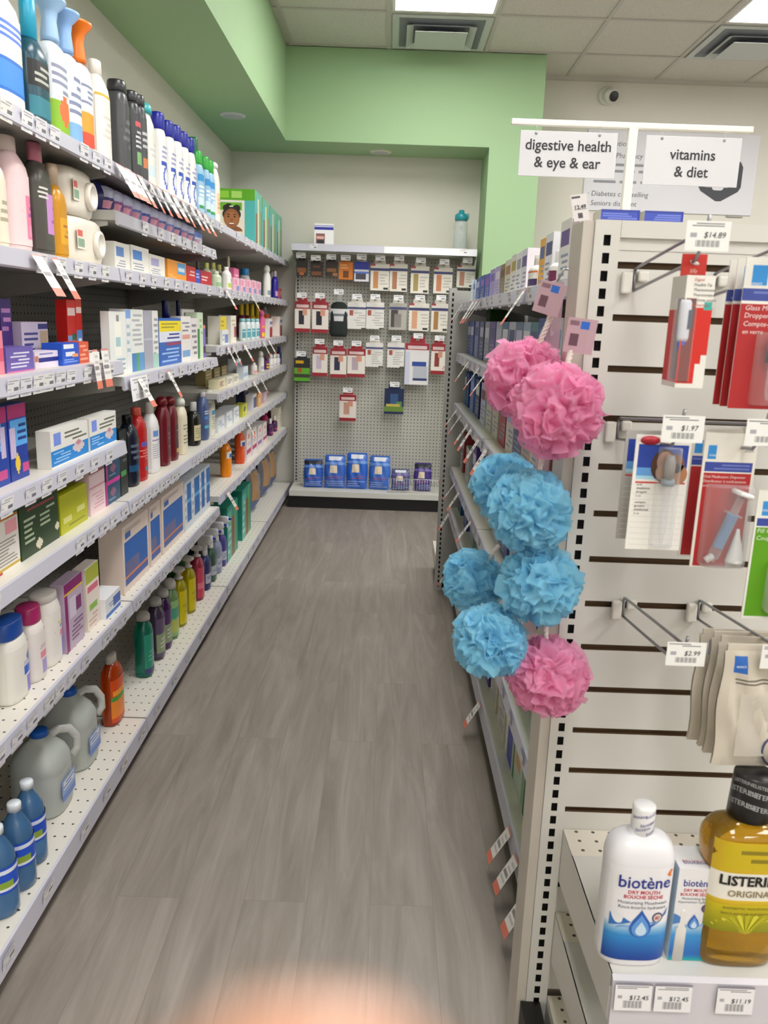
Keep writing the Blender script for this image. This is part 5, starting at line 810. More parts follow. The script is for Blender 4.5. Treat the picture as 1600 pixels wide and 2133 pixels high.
('box','medicine_box','putty carton on island fifth shelf','box','', 0.425, 2.789, 0.455, -90, 0.1425, 0.1, 0.13, 'c0b8b0|T .1 .1 .9 .5 8890a8 4;R .1 .6 .9 .85 4a6a5a'),
('box','medicine_box','plum carton on island fifth shelf','box','', 0.425, 2.56, 0.455, -90, 0.1425, 0.1, 0.12, '7a5a8a|T .1 .1 .9 .5 8890a8 4;R .1 .6 .9 .85 c8d0e0'),
('box','medicine_box','mid blue carton on island fifth shelf','box','', 0.425, 2.35, 0.455, -90, 0.1425, 0.1, 0.1, '5a7aa8|T .1 .1 .9 .5 8890a8 4;R .1 .6 .9 .85 e8e4e0'),
('box','medicine_box','grey carton on island fifth shelf','box','', 0.425, 2.158, 0.455, -90, 0.1425, 0.1, 0.13, 'a8a8b4|T .1 .1 .9 .5 8890a8 4;R .1 .6 .9 .85 4a6a5a'),
('box','medicine_box','sand carton on island fifth shelf','box','', 0.425, 1.983, 0.455, -90, 0.1425, 0.1, 0.12, 'c8c0b8|T .1 .1 .9 .5 8890a8 4;R .1 .6 .9 .85 c8d0e0'),
('box','medicine_box','leaf green carton on island fifth shelf','box','', 0.425, 1.824, 0.455, -90, 0.1425, 0.1, 0.1, '5f8a6a|T .1 .1 .9 .5 8890a8 4;R .1 .6 .9 .85 e8e4e0'),
('box','medicine_box','mint carton on island fifth shelf','box','', 0.425, 1.689, 0.455, -90, 0.1103, 0.1, 0.13, '7aa08a|T .1 .1 .9 .5 8890a8 4;R .1 .6 .9 .85 4a6a5a'),
('box','medicine_box','pale green carton on island fifth shelf','box','', 0.425, 1.582, 0.455, -90, 0.0985, 0.1, 0.12, '8ab09a|T .1 .1 .9 .5 8890a8 4;R .1 .6 .9 .85 c8d0e0'),
('box','medicine_box','sea blue carton on bottom deck of the island','box','', 0.445, 3.905, 0.14, -90, 0.1425, 0.12, 0.16, '1a5a9a|T .1 .1 .9 .5 8890a8 4;R .1 .6 .9 .85 e0e0ec'),
('box','medicine_box','ocean blue carton on bottom deck of the island','box','', 0.445, 3.63, 0.14, -90, 0.1425, 0.12, 0.16, '1f4f8f|T .1 .1 .9 .5 8890a8 4;R .1 .6 .9 .85 4a5aa0'),
('box','medicine_box','dusty lilac carton on bottom deck of the island','box','', 0.445, 3.36, 0.14, -90, 0.1425, 0.12, 0.16, 'b8a8c0|T .1 .1 .9 .5 8890a8 4;R .1 .6 .9 .85 e0e0ec'),
('box','medicine_box','heather carton on bottom deck of the island','box','', 0.445, 3.109, 0.14, -90, 0.1425, 0.12, 0.16, 'a89ab4|T .1 .1 .9 .5 8890a8 4;R .1 .6 .9 .85 4a5aa0'),
('box','medicine_box','violet carton on bottom deck of the island','box','', 0.445, 2.877, 0.14, -90, 0.1425, 0.12, 0.16, '6a5a9a|T .1 .1 .9 .5 8890a8 4;R .1 .6 .9 .85 e0e0ec'),
('box','medicine_box','dark violet carton on bottom deck of the island','box','', 0.445, 2.662, 0.14, -90, 0.1425, 0.12, 0.16, '4a3f8a|T .1 .1 .9 .5 8890a8 4;R .1 .6 .9 .85 4a5aa0'),
('box','medicine_box','oatmeal carton on bottom deck of the island','box','', 0.445, 2.464, 0.14, -90, 0.1425, 0.12, 0.16, 'c8c4b0|T .1 .1 .9 .5 8890a8 4;R .1 .6 .9 .85 e0e0ec'),
('box','medicine_box','pale oatmeal carton on bottom deck of the island','box','', 0.445, 2.282, 0.14, -90, 0.1425, 0.12, 0.16, 'd0ccbc|T .1 .1 .9 .5 8890a8 4;R .1 .6 .9 .85 4a5aa0'),
('box','medicine_box','white carton with blue block and navy lid on bottom deck of the island','box','', 0.455, 2.116, 0.14, -90, 0.1217, 0.14, 0.2, 'e0dcd0|R .3 0 1 .6 1f3aa8;R .3 .85 1 1 10184a'),
('box','medicine_box','green and cream carton, farther of two on bottom deck of the island','box','', 0.465, 1.962, 0.14, -90, 0.1425, 0.16, 0.22, 'b8ccb4|R 0 0 .15 1 0f6a3a;R 0 .85 1 1 0f6a3a;R .3 .3 .8 .6 c89a5a;T .3 .65 .9 .8 6a9a7a 2'),
('box','medicine_box','green and cream carton, nearer of two on bottom deck of the island','box','', 0.465, 1.783, 0.14, -90, 0.1425, 0.16, 0.22, 'b8ccb4|R 0 0 .15 1 0f6a3a;R 0 .85 1 1 0f6a3a;R .3 .3 .8 .6 c89a5a;T .3 .65 .9 .8 6a9a7a 2'),
('box','medicine_box','blue topped carton nearest the end cap on bottom deck of the island','box','', 0.465, 1.621, 0.14, -90, 0.1299, 0.16, 0.2, 'c0c4d4|R 0 .8 1 1 1f62b8;R .4 0 .6 1 3a56b0;R .7 .1 .9 .2 d88a5a'),
]
HANG=[
('support_brace_pack', 'black brace pack with copper swirl, first in the top row of the pegboard', 'pack', -0.643, 6.0, 1.657, 0.077, 0.129, '2a211c|R .1 .2 .9 .5 8a5028;R .3 .05 .7 .2 b8683a'),
('support_brace_pack', 'black brace pack with copper swirl, second in the top row of the pegboard', 'pack', -0.538, 6.0, 1.654, 0.087, 0.119, '2a201c|R .1 .1 .9 .35 7a4a2a;R .2 .6 .8 .75 6a3a28'),
('support_brace_pack', 'black brace pack with copper swirl, third in the top row of the pegboard', 'pack', -0.43, 6.0, 1.664, 0.085, 0.119, '30241c|R .1 .25 .9 .5 8a5a30;R .6 .0 1 .2 a86a40'),
('support_brace_pack', 'orange brace pack in the top row of the pegboard', 'pack', -0.328, 6.0, 1.642, 0.099, 0.138, 'd87a22|R .3 .1 .7 .5 6a4020;T .1 .6 .9 .9 f0b878 2'),
('support_brace_pack', 'blue and white brace pack in the top row of the pegboard', 'pack', -0.216, 6.0, 1.632, 0.104, 0.158, 'e0e0ea|R 0 .6 1 1 1f2f9a;R .1 .1 .8 .4 4a4450;R 0 .4 1 .5 5a78d0'),
('stocking_pack', 'white stocking pack with a leg picture, first in the top row of the pegboard', 'pack', -0.085, 6.0, 1.574, 0.134, 0.213, 'e6e2d8|R 0 .74 1 .84 3a3f74;R .15 .08 .42 .72 c98a5a;R .7 .04 .95 .12 2a2a2a;T .5 .2 .95 .65 c4c0b8 4;R 0 .92 .25 1 a83a48'),
('stocking_pack', 'white stocking pack with a leg picture, second in the top row of the pegboard', 'pack', 0.048, 6.0, 1.572, 0.125, 0.22, 'e6e2d8|R 0 .74 1 .84 3a3f74;R .15 .08 .42 .72 b07a58;R .7 .04 .95 .12 2a2a2a;T .5 .2 .95 .65 c4c0b8 4;R 0 .92 .25 1 a83a48'),
('stocking_pack', 'white stocking pack with a leg picture, third in the top row of the pegboard', 'pack', 0.201, 6.0, 1.564, 0.13, 0.217, 'e6e2d8|R 0 .74 1 .84 3a3f74;R .15 .08 .42 .72 a89458;R .7 .04 .95 .12 2a2a2a;T .5 .2 .95 .65 c4c0b8 4;R 0 .92 .25 1 a83a48'),
('stocking_pack', 'white stocking pack with a leg picture, fourth in the top row of the pegboard', 'pack', 0.367, 6.0, 1.569, 0.134, 0.207, 'e6e2d8|R 0 .74 1 .84 3a3f74;R .15 .08 .42 .72 c8805a;R .7 .04 .95 .12 2a2a2a;T .5 .2 .95 .65 c4c0b8 4;R 0 .92 .25 1 a83a48'),
('stocking_pack', 'white stocking pack with a leg picture, last in the top row of the pegboard', 'pack', 0.529, 6.0, 1.615, 0.13, 0.176, 'e6e2d8|R 0 .74 1 .84 3a3f74;R .15 .08 .42 .72 b8806a;R .7 .04 .95 .12 2a2a2a;T .5 .2 .95 .65 c4c0b8 4;R 0 .92 .25 1 a83a48'),
('support_brace_pack', 'dark sleeve brace pack in red and white, first in the second row of the pegboard', 'pack', -0.634, 6.0, 1.265, 0.111, 0.25, 'e9e2da|R 0 .76 1 1 9a2430;R .1 .8 .9 .9 e0c8c4;R 0 0 1 .12 9a2430;R .25 .25 .6 .7 2a2a3a;R .5 .55 .8 .75 d89a80'),
('support_brace_pack', 'dark sleeve brace pack in red and white, second in the second row of the pegboard', 'pack', -0.506, 6.0, 1.263, 0.118, 0.253, 'e9e2da|R 0 .76 1 1 9a2430;R .1 .8 .9 .9 e0c8c4;R 0 0 1 .12 9a2430;R .25 .25 .6 .7 23232f;R .5 .55 .8 .75 d89a80'),
('sock_bundle', 'bundle of black socks with a white band on the pegboard', 'socks', -0.372, 6.0, 1.241, 0.132, 0.306, '1f2624|R .1 .38 .9 .66 d4d4d8;R .1 .55 .9 .6 6a6f7a'),
('stocking_pack', 'white stocking pack with blue corner, fourth in the second row of the pegboard', 'pack', -0.242, 6.0, 1.3, 0.134, 0.218, 'e6e4e0|R 0 .74 1 .82 4a4f80;R .1 .5 .3 .7 b05a50;T .35 .1 .95 .65 c0bdb8 6;R .75 0 1 .05 4a4a48'),
('stocking_pack', 'white stocking pack with red square, fifth in the second row of the pegboard', 'pack', -0.112, 6.0, 1.304, 0.132, 0.218, 'e6e4e0|R 0 .74 1 .82 4a4f80;R .1 .5 .3 .7 b05a50;T .35 .1 .95 .65 c0bdb8 6;R .75 0 1 .05 4a4a48'),
('stocking_pack', 'white stocking pack with red square, fifth in the third row of the pegboard', 'pack', -0.107, 6.0, 1.033, 0.126, 0.202, 'e6e4e0|R 0 .74 1 .82 4a4f80;R .1 .5 .3 .7 b05a50;T .35 .1 .95 .65 c0bdb8 6;R .75 0 1 .05 4a4a48'),
('stocking_pack', 'white stocking pack with red square, sixth in the third row of the pegboard', 'pack', 0.049, 6.0, 1.034, 0.124, 0.206, 'e6e4e0|R 0 .74 1 .82 4a4f80;R .1 .5 .3 .7 b05a50;T .35 .1 .95 .65 c0bdb8 6;R .75 0 1 .05 4a4a48'),
('stocking_pack', 'grey stocking pack with a dark leg picture on the pegboard', 'pack', 0.054, 6.0, 1.303, 0.126, 0.218, 'b4b0a8|R 0 .76 1 .86 4a4f80;R .1 .1 .5 .75 4a4648;R .3 .1 .7 .6 8a8480'),
('stocking_pack', 'white stocking pack with a leg picture, seventh in the second row of the pegboard', 'pack', 0.206, 6.0, 1.301, 0.145, 0.225, 'e6e2d8|R 0 .74 1 .84 3a3f74;R .15 .08 .42 .72 d8a080;R .7 .04 .95 .12 2a2a2a;T .5 .2 .95 .65 c4c0b8 4;R 0 .92 .25 1 a83a48'),
('stocking_pack', 'white stocking pack with a leg picture, last in the second row of the pegboard', 'pack', 0.356, 6.0, 1.299, 0.122, 0.232, 'e6e2d8|R 0 .74 1 .84 3a3f74;R .15 .08 .42 .72 a87a40;R .7 .04 .95 .12 2a2a2a;T .5 .2 .95 .65 c4c0b8 4;R 0 .92 .25 1 a83a48'),
('insole_pack', 'black pack with green panel and yellow tab on the pegboard', 'pack', -0.635, 6.0, 0.903, 0.115, 0.204, '26282a|R .1 .78 .6 .9 d8a818;R 0 .05 1 .6 5aa82a;R 0 .2 1 .35 3a3a2a;R .2 .4 .5 .6 a85a2a'),
('support_brace_pack', 'red and white pack, lilac wrist picture, second in the third pegboard row', 'pack', -0.503, 6.0, 0.953, 0.109, 0.245, 'e9e2da|R 0 .76 1 1 9a2430;R .1 .8 .9 .9 e0c8c4;R 0 0 1 .12 9a2430;R .25 .25 .6 .7 c8bcd0;R .5 .55 .8 .75 d89a80'),
('support_brace_pack', 'red and white pack, dark sleeve picture, third in the third pegboard row', 'pack', -0.369, 6.0, 0.947, 0.118, 0.245, 'e9e2da|R 0 .76 1 1 9a2430;R .1 .8 .9 .9 e0c8c4;R 0 0 1 .12 9a2430;R .25 .25 .6 .7 2f2f4a;R .5 .55 .8 .75 d89a80'),
('support_brace_pack', 'red and white pack, pale grey picture, fourth in the third pegboard row', 'pack', -0.237, 6.0, 0.955, 0.13, 0.238, 'e9e2da|R 0 .76 1 1 9a2430;R .1 .8 .9 .9 e0c8c4;R 0 0 1 .12 9a2430;R .25 .25 .6 .7 b8a8b4;R .5 .55 .8 .75 d89a80'),
('back_support_box', 'large white red and blue back support box on the pegboard', 'box', 0.205, 6.0, 0.915, 0.173, 0.347, 'e4e2e4|R 0 .84 1 1 a02838;R .1 .86 .9 .94 e0c8c8;R .3 .45 .9 .56 2a4a9a;R .35 .15 .95 .45 b8bcc8;R 0 0 .2 .8 cdd0e6;R .35 .1 .95 .16 2a3a6a'),
('support_brace_pack', 'red and white brace pack half hidden by the island upright on the pegboard', 'pack', 0.358, 6.0, 0.996, 0.101, 0.255, 'e9e2da|R 0 .76 1 1 9a2430;R .1 .8 .9 .9 e0c8c4;R 0 0 1 .12 9a2430;R .25 .25 .6 .7 8a3a30;R .5 .55 .8 .75 d89a80'),
('support_brace_pack', 'red and white brace pack hanging alone in the fourth row of the pegboard', 'pack', -0.292, 6.0, 0.631, 0.123, 0.227, 'e9e2da|R 0 .76 1 1 9a2430;R .1 .8 .9 .9 e0c8c4;R 0 0 1 .12 9a2430;R .25 .25 .6 .7 c89a88;R .5 .55 .8 .75 d89a80'),
('insole_pack', 'navy and green pack hanging alone in the fourth row of the pegboard', 'pack', 0.049, 6.0, 0.693, 0.144, 0.218, '1c2a50|R 0 .1 1 .3 6a8a3a;R .3 .35 .7 .8 3a5a8a;R .6 .3 .9 .5 5a8a5a;R .1 .3 .8 .4 c8b85a'),
]
FLAGS=[('w', 'top', 2.352, 1.765), ('w', 'top', 2.408, 1.765), ('w', 'top', 2.468, 1.765), ('w', 'top', 2.54, 1.765), ('w', 'top', 2.646, 1.765), ('w', 'top', 2.729, 1.765), ('w', 'top', 2.818, 1.765), ('w', 'top', 2.926, 1.765), ('w', 'top', 3.042, 1.765), ('w', 'top', 3.168, 1.765), ('w', 'top', 3.274, 1.765), ('w', 'top', 3.387, 1.765), ('w', 'second', 1.785, 1.487), ('w', 'second', 1.884, 1.487), ('w', 'second', 3.818, 1.487), ('w', 'second', 4.52, 1.487), ('w', 'thirdnear', 2.103, 1.232), ('w', 'thirdnear', 2.175, 1.232), ('w', 'third', 2.465, 1.183), ('w', 'third', 2.797, 1.183), ('w', 'thirdfar', 3.836, 1.23), ('w', 'thirdfar', 3.965, 1.23), ('w', 'thirdfar', 4.276, 1.23), ('w', 'thirdfar', 4.92, 1.23), ('w', 'thirdfar', 5.152, 1.23), ('w', 'fourth', 4.571, 1.02), ('w', 'fourth', 4.827, 1.02), ('w', 'fifth', 4.363, 0.815), ('w', 'sixthfar', 3.797, 0.545), ('i', 'top', 3.786, 1.46), ('i', 'top', 3.599, 1.46), ('i', 'top', 3.275, 1.46), ('i', 'top', 3.134, 1.46), ('i', 'top', 3.005, 1.46), ('i', 'top', 2.041, 1.46), ('i', 'second', 4.188, 1.226), ('i', 'second', 3.328, 1.226), ('i', 'second', 2.921, 1.226), ('i', 'second', 2.678, 1.226), ('i', 'third', 3.758, 0.985), ('i', 'third', 3.529, 0.985), ('i', 'third', 3.221, 0.985), ('i', 'third', 3.068, 0.985), ('i', 'third', 2.8, 0.985), ('i', 'third', 2.574, 0.985), ('i', 'fourth', 4.048, 0.665), ('i', 'fourth', 3.623, 0.665), ('i', 'fourth', 3.417, 0.665), ('i', 'fourth', 2.895, 0.665), ('i', 'fifth', 3.895, 0.455), ('i', 'fifth', 3.232, 0.455), ('i', 'bottom', 3.961, 0.14), ('i', 'bottom', 2.482, 0.14), ('i', 'bottom', 1.79, 0.14), ('i', 'bottom', 1.681, 0.14), ('i', 'bottom', 1.543, 0.14)]
# ------------------------------------------------------------------ products on the shelves
CACHE={}
def put(kind,name,label,cat,grp,x,y,z,rot,w,d,h,spec):
    key=(kind,name,spec,round(w/.004),round(d/.004),round(h/.006))
    if key in CACHE: o=dup(CACHE[key])
    else: o=MK[kind](name,w,d,h,spec); CACHE[key]=o
    o.location=(x,y,z+.0006); o.rotation_euler=(0,0,math.radians(rot))
    return tag(o,label,cat,grp or None)
for r_ in ROWS: put(*r_)
# ------------------------------------------------------------------ packs on the pegboard
clear=film('f0f3f6',.12)
HK=[]
wire=mat('9a9aa0',.3,metal=.8,key='wire')
for i,(name,label,cat,x,y,z,w_,h_,spec) in enumerate(HANG):
    p=spec.split('|'); d=.028 if 'box' in name or 'brace' in name else .016
    if name=='sock_bundle':
        o=empty(name); b=MB(); b.lathe([(0,.8),(.02,.97),(.1*h_,1),(.55*h_,.97),(.72*h_,.9),(.78*h_,.6),(.8*h_,.3)],mat(p[0],.8,key='knit',bump=.6),24,w_/2,.024,e=2.6); b.build('sock_body',o)
        l=MB(); us,vv,vs,fs,ms=l.grid(art(p[1])[:0]+art('R .1 .4 .9 .6 6a6f7a'),paper('d4d4d8'),lambda u,v:(w_/2*1.02*math.cos(-PI*(1-u)),-abs(.0247*math.sin(PI*u))-.0005,h_*(.36+.28*v)),10); l.add(vs,fs,ms); l.build('paper_band',o)
        l=MB(); l.prism([(-.02,.78*h_),(.02,.78*h_),(.015,h_),(-.015,h_)],-.0008,.0008,film('c4c8c8',.4)); l.build('hang_tab',o)
    else:
        b=MB(); hb=h_*.86; printed_box(b,w_,d,hb,p[0],art(p[1])); o=b.build(name)
        t=MB(); c_='9a2430' if 'red' in label and 'square' not in label else ('d6d2c8' if 'white' in label or 'grey' in label else p[0])
        t.prism([(-w_*.32,hb),(w_*.32,hb),(w_*.28,h_),(w_*.09,h_),(w_*.06,hb+.35*(h_-hb)),(-w_*.06,hb+.35*(h_-hb)),(-w_*.09,h_),(-w_*.28,h_)],-.001,.001,paper(c_)); t.build('hang_tab',o)
    o.location=(x,y,z); tag(o,label,cat,'packs on the pegboard')
    r=empty('peg_hook',(x,6.125,z+h_-.012)); q=MB(); q.tube([(0,0,.012),(0,-.006,.012),(0,-.16,.012),(0,-.2,.016)],.002,wire,6); q.build('wire',r)
    zf=.018; q=MB(); us,vv,vs,fs,ms=q.grid(art('T .1 .55 .9 .9 b0b0b4 1;R .5 .2 .9 .42 8a8a90'),paper('ececee'),lambda u,v:((u-.5)*.068,-.2015,zf+v*.036-.018)); q.add(vs,fs,ms); q.build('price_plate',r)
    tp=z+h_; row='top' if tp>1.6 else ('second' if tp>1.42 else ('third' if tp>1.12 else 'fourth')); HK.append((r,row,x))
for row in ('top','second','third','fourth'):
    for k,(r,_,x) in enumerate(sorted([q for q in HK if q[1]==row],key=lambda q:q[2])): tag(r,'wire peg hook with white plate, %s in the %s row of the pegboard'%('first second third fourth fifth sixth seventh eighth ninth tenth'.split()[k],row),'hook','peg hooks on the pegboard')
pads=[(-.535,.14,.20,'2f62c0','blue foot care bag with black header, first on the pegboard deck'),(-.375,.155,.235,'3a6ac8','blue bag with pale header, second on the pegboard deck'),(-.21,.155,.255,'2f66cc','tallest blue bag with white cap seal, third on the pegboard deck'),(-.04,.155,.24,'3f72cc','blue bag with clear top, fourth on the pegboard deck'),(.118,.14,.15,'5a5f8a','short slate purple pack behind the wire fence on the pegboard deck'),(.282,.13,.2,'4a3a86','dark violet pack with white header behind the wire fence')]
for x,w_,h_,c_,l in pads:
    up='R 0 .86 1 1 1f2430' if 'black' in l or 'white header' in l else 'R .2 .88 .8 1 d8dce8'
    o=mk_bag('foot_care_pack',w_,.09,h_,c_+'|'+up+';R .28 .48 .62 .72 e8d8c0;T .1 .28 .9 .4 8a5a8a 2;T .05 .05 .95 .25 8fa4dc 3;R 0 .74 1 .82 %s'%('6f9ae0' if x<.1 else '7a6ab0'))
    o.location=(x,5.93,.1336); o.rotation_euler=(-.12,0,RNG.uniform(-.08,.08)); tag(o,l,'pack','packs on the pegboard deck')
o=mk_box('support_brace_box',.135,.07,.145,'eceaf0|R 0 .72 1 .92 2a2f9a;R .08 .08 .55 .55 8a5a58;R .15 .08 .5 .25 1f2030;R .12 .3 .5 .42 e0b0a8;R 0 .85 1 .89 e0e0f0'); o.location=(-.487,6.0,1.8668); tag(o,'white and blue box standing alone on top of the pegboard canopy','box')
r=empty('sports_bottle',(.475,6.0,1.8668)); cl=film('dfe8ea',.3); b=MB(); b.lathe([(0,.9),(.01,1),(.12,1),(.135,.93),(.15,1),(.19,.98),(.2,.8)],cl,24,.046,.046); b.build('bottle_body',r)
b=MB(); b.lathe([(.2,.98),(.235,1.0),(.245,.8),(.25,.45),(.268,.42),(.272,.3)],mat('2a8f9c',.3,key='cap'),24,.046,.046); b.build('cap',r); b=MB(); b.tube([(.03,0,.24),(.05,0,.25),(.052,0,.22),(.046,0,.21)],.004,mat('2a8f9c',.3,key='cap'),6); b.build('carry_loop',r)
tag(r,'clear sports bottle with teal cap on top of the pegboard canopy','bottle')
# ------------------------------------------------------------------ price tags and flags on the lips
WT=[('top wall shelf',1.765,[(1.62,2.3,.085),(2.45,3.6,.12),(3.75,4.85,.2),(5.0,6.1,.22)]),('second wall shelf',1.487,[(1.6,2.3,.1),(2.42,3.6,.13),(3.72,4.85,.15),(5.0,6.1,.16)]),('slim pad tray',1.64,[(2.45,3.6,.16)]),('third wall shelf',1.232,[(1.52,2.25,.06)]),('third wall shelf',1.183,[(2.42,3.6,.14)]),('third wall shelf',1.23,[(3.72,4.85,.14),(5.0,6.1,.16)]),('short tray',1.0,[(1.5,2.2,.1)]),('fourth wall shelf',1.02,[(3.72,4.85,.13),(5.0,6.1,.15)]),('fifth wall shelf',.815,[(1.42,2.3,.085),(2.4,3.6,.075),(3.7,4.85,.1),(5.0,6.1,.15)]),('sixth wall shelf',.5,[(1.4,2.3,.075),(2.4,3.6,.1)]),('sixth wall shelf',.545,[(3.7,4.85,.16),(5.0,6.1,.2)])]
for nm,z,runs in WT:
    for a,b_,st_ in runs:
        y=a
        while y<b_:
            if RNG.random()<.9: price_tag(-.7575,y,z-.003,PI/2,'white price tag on the lip of the '+nm,'price tags on the wall shelving')
            y+=st_*RNG.uniform(.8,1.2)
y=1.38
while y<6.1: price_tag(-.727,y,.107-.003,PI/2,'white price tag on the lip of the bottom wall deck','price tags on the wall shelving'); y+=RNG.uniform(.13,.24)
for nm,z in (('top',1.46),('second',1.226),('third',.985),('fourth',.665),('fifth',.455)):
    y=1.62
    while y<3.95: price_tag(.3225,y,z-.003,-PI/2,'white price tag on the lip of the island %s shelf'%nm,'price tags on the island'); y+=RNG.uniform(.12,.22)
for x,l in ((-.55,'first'),(.49,'second')): price_tag(x,5.848,1.864,0,'white price tag on the pegboard canopy lip, %s of two'%l,'price tags on the pegboard')
for side,sh,y,z in FLAGS:
    o=bpy.data.objects.new('price_flag',flagmesh); COL.objects.link(o); a=RNG.uniform(-.1,.1)
    nm={'w':{'top':'top','second':'second','third':'third','thirdnear':'third','thirdfar':'third','fourth':'fourth','fifth':'fifth','sixthfar':'sixth'},'i':{}}[side].get(sh,sh)
    lb='white and coral price flag hanging from the %s'%((nm+' wall shelf') if side=='w' else ('island '+sh+' shelf' if sh!='bottom' else 'island bottom deck'))
    if side=='w':
        up=.045 if sh=='thirdnear' else 0
        o.location=(-.756,y,z-.006+up); o.rotation_euler=(-.5+a*.5 if not up else -.12,0,PI/2+a)
    else: o.location=(.3252 if sh!='bottom' else .3452,y,z-.006); o.rotation_euler=(-.55+a*.5,0,-PI/2+a)
    tag(o,lb,'price flag','price flags')
o=bpy.data.objects.new('shelf_card',tagm[0]); COL.objects.link(o); o.location=(-.754,2.46,1.180); o.scale=(3.2,1,1.7); o.rotation_euler=(-.1,0,PI/2); tag(o,'wide white shelf card clipped on the third wall shelf','shelf card')
# ------------------------------------------------------------------ near end cap: hooks with plates
white='ededeb'
def hook(x,z,price,label,yf=.98,zs=.024):
    r=empty('display_hook',(x,1.258,z)); c=MB(); cm=mat('e2dfd8',.25,key='clip')
    c.bbox(-.02,-.004,-.012,.0,-.03,.002,cm); c.build('clip',r); c=MB(); c.bbox(.004,.02,-.012,0,-.012,.004,cm); c.build('clip',r)
    L=yf-1.258
    q=MB(); q.tube([(0,-.004,.006),(0,-.012,.008),(.0,L+.004,.012+zs),(0,L,.026+zs)],.0022,wire,8); q.tube([(0,-.004,.006),(0,-.006,-.025)],.0022,wire,8); q.tube([(0,-.006,-.025),(0,L+.03,-.022+zs),(0,L+.02,-.012+zs)],.0022,wire,8); q.build('wire',r)
    q=MB(); us,vv,vs,fs,ms=q.grid(art('T .05 .8 .85 .95 5a5a62 2;R .1 .45 .25 .6 a8a8b0;'+';'.join('R %.3f .14 %.3f .36 3a3a40'%(.24+.035*k,.24+.035*k+(.02 if k%3 else .011)) for k in range(16))),paper(white),lambda u,v:((u-.5)*.051,L-.001,-.014+v*.033+zs)); q.add(vs,fs,ms); pl=q.build('price_plate',r)
    if not price: tag(r,label,'hook','display hooks'); return r
    t=MB(); t.text(price,.0092,lambda u,v:(.008+u,L-.0015,.0035+v+zs),mat('2c2c33',.6,key='ink'),shear=.15); t.build('price_text',pl)
    tag(r,label,'hook','display hooks'); return r
hook(.362,1.45,'$14.89','wire hook with a $14.89 plate above the thermometer pack'); hook(.481,1.447,'','wire hook holding the red glass dropper cards')
hook(.360,1.227,'$1.97','wire hook with a $1.97 plate above the baby picture card'); hook(.462,1.226,'','wire hook holding the red syringe cards')
hook(.399,.935,'$2.99','empty wire hook with a $2.99 plate'); hook(.522,.935,'','wire hook holding the beige bag packs'); hook(.575,1.226,'','wire hook holding the lime green card')
ink=lambda h:mat(h,.5,key='ink')
# thermometer pack
def P(x,y,z,name): return empty(name,(x,y,z))
r=P(.3665,1.02,1.302,'thermometer_pack'); W_,D_,H_=.034,.05,.132
b=MB(); us,vv,vs,fs,ms=b.grid(art('R 0 .04 1 .72 cf2418;R .62 .04 1 .22 e9e6e0;R .8 .04 1 .3 e9e6e0;R 0 0 1 .04 e9e6e0;R .7 .7 .98 .77 3aa8a0;R .06 .05 .42 .8 7a2a24'),paper('e9e6e0'),lambda u,v:((u-.5)*W_,-D_/2,v*H_)); b.add(vs,fs,ms)
us,vv,vs,fs,ms=b.grid(art('R 0 .05 1 .7 c42216;R .55 .07 1 .8 6a6468;R 0 0 1 .05 e2ded8'),paper('d4d1ca'),lambda u,v:(-W_/2,D_/2-u*D_,v*H_)); b.add(vs,fs,ms)
b.box(-W_/2+.0002,W_/2,-D_/2+.0003,D_/2,0.0002,H_,paper('ddd9d2')); b.build('carton',r)
b=MB(); b.prism([(-W_/2,H_),(W_/2-.004,H_),(W_/2-.004,H_+.026),(-W_/2,H_+.026)],-.001,.001,paper('c62a20')); hb=b.build('hang_tab',r); b=MB(); b.lathe([(0,.5),(.0006,.5)],paper('e8e4e0'),14,.012,.005); o=b.build('hang_hole',hb,(-.002,-.0012,H_+.016)); o.rotation_euler=(PI/2,.3,0)
t=MB(); t.text('life',.008,lambda u,v:(-.002+u,-.0016,H_+.006+v),ink('f0c0b8'),shear=.2); t.build('tab_print',hb)
b=MB(); cx=-W_/2+.0045; b.lathe([(.012,.12),(.03,.35),(.055,.8)],paper('2f3fb0'),14,.008,.006,cx=cx,cy=-D_/2+.0042); th=b.build('thermometer',r)
b=MB(); b.lathe([(.055,.82),(.06,.95),(.085,1),(.1,.95),(.104,.8)],paper('dfe0ea'),14,.008,.006,cx=cx,cy=-D_/2+.0042); b.build('thermometer_body',th); b=MB(); b.box(cx+.0015,cx+.0065,-D_/2-.0021,-D_/2-.001,.07,.092,paper('4a5568')); b.build('display',th)
b=MB(); fl=film('ffffff',.06); b.box(-W_/2-.004,-W_/2+.015,-D_/2-.003,-D_/2+.02,.008,.106,fl); b.build('clear_window',r)
t=MB(); 
for k,(tx,cc) in enumerate([('Digital','c03a34'),('Flexible Tip','3a3a40'),('Thermometer','3a3a40'),('Thermomètre','3a3a40'),('à pointe souple','3a3a40'),('numérique','c03a34')]): t.text(tx,.0046,lambda u,v:(-W_/2+.009+u,-D_/2-.0006,.127-k*.0058+v),ink(cc),align='LEFT',shear=.1)
t.build('print',r); tag(r,'red and white thermometer pack hanging on the top hook of the end cap','pack')
def card(name,x,y,z,w_,h_,base,a,label,parts=None,group=None,rot=0):
    r=P(x,y,z,name); b=MB(); us,vv,vs,fs,ms=b.grid(art(a),paper(base),lambda u,v:((u-.5)*w_,0,v*h_)); b.add(vs,fs,ms)
    b.box(-w_/2,w_/2,.0003,.0016,0,h_,paper(base)); b.build('backing_card',r)
    if parts: parts(r)
    r.rotation_euler=(0,0,rot); tag(r,label,'pack',group); return r
def lines(r,rows,name='print'):
    t=MB()
    for tx,x,z,s,cc,al in rows: t.text(tx,s,lambda u,v:(x+u,-.0006,z+v),ink(cc),align=al,shear=.12)
    t.build(name,r)
clear=film('f0f3f6',.12)
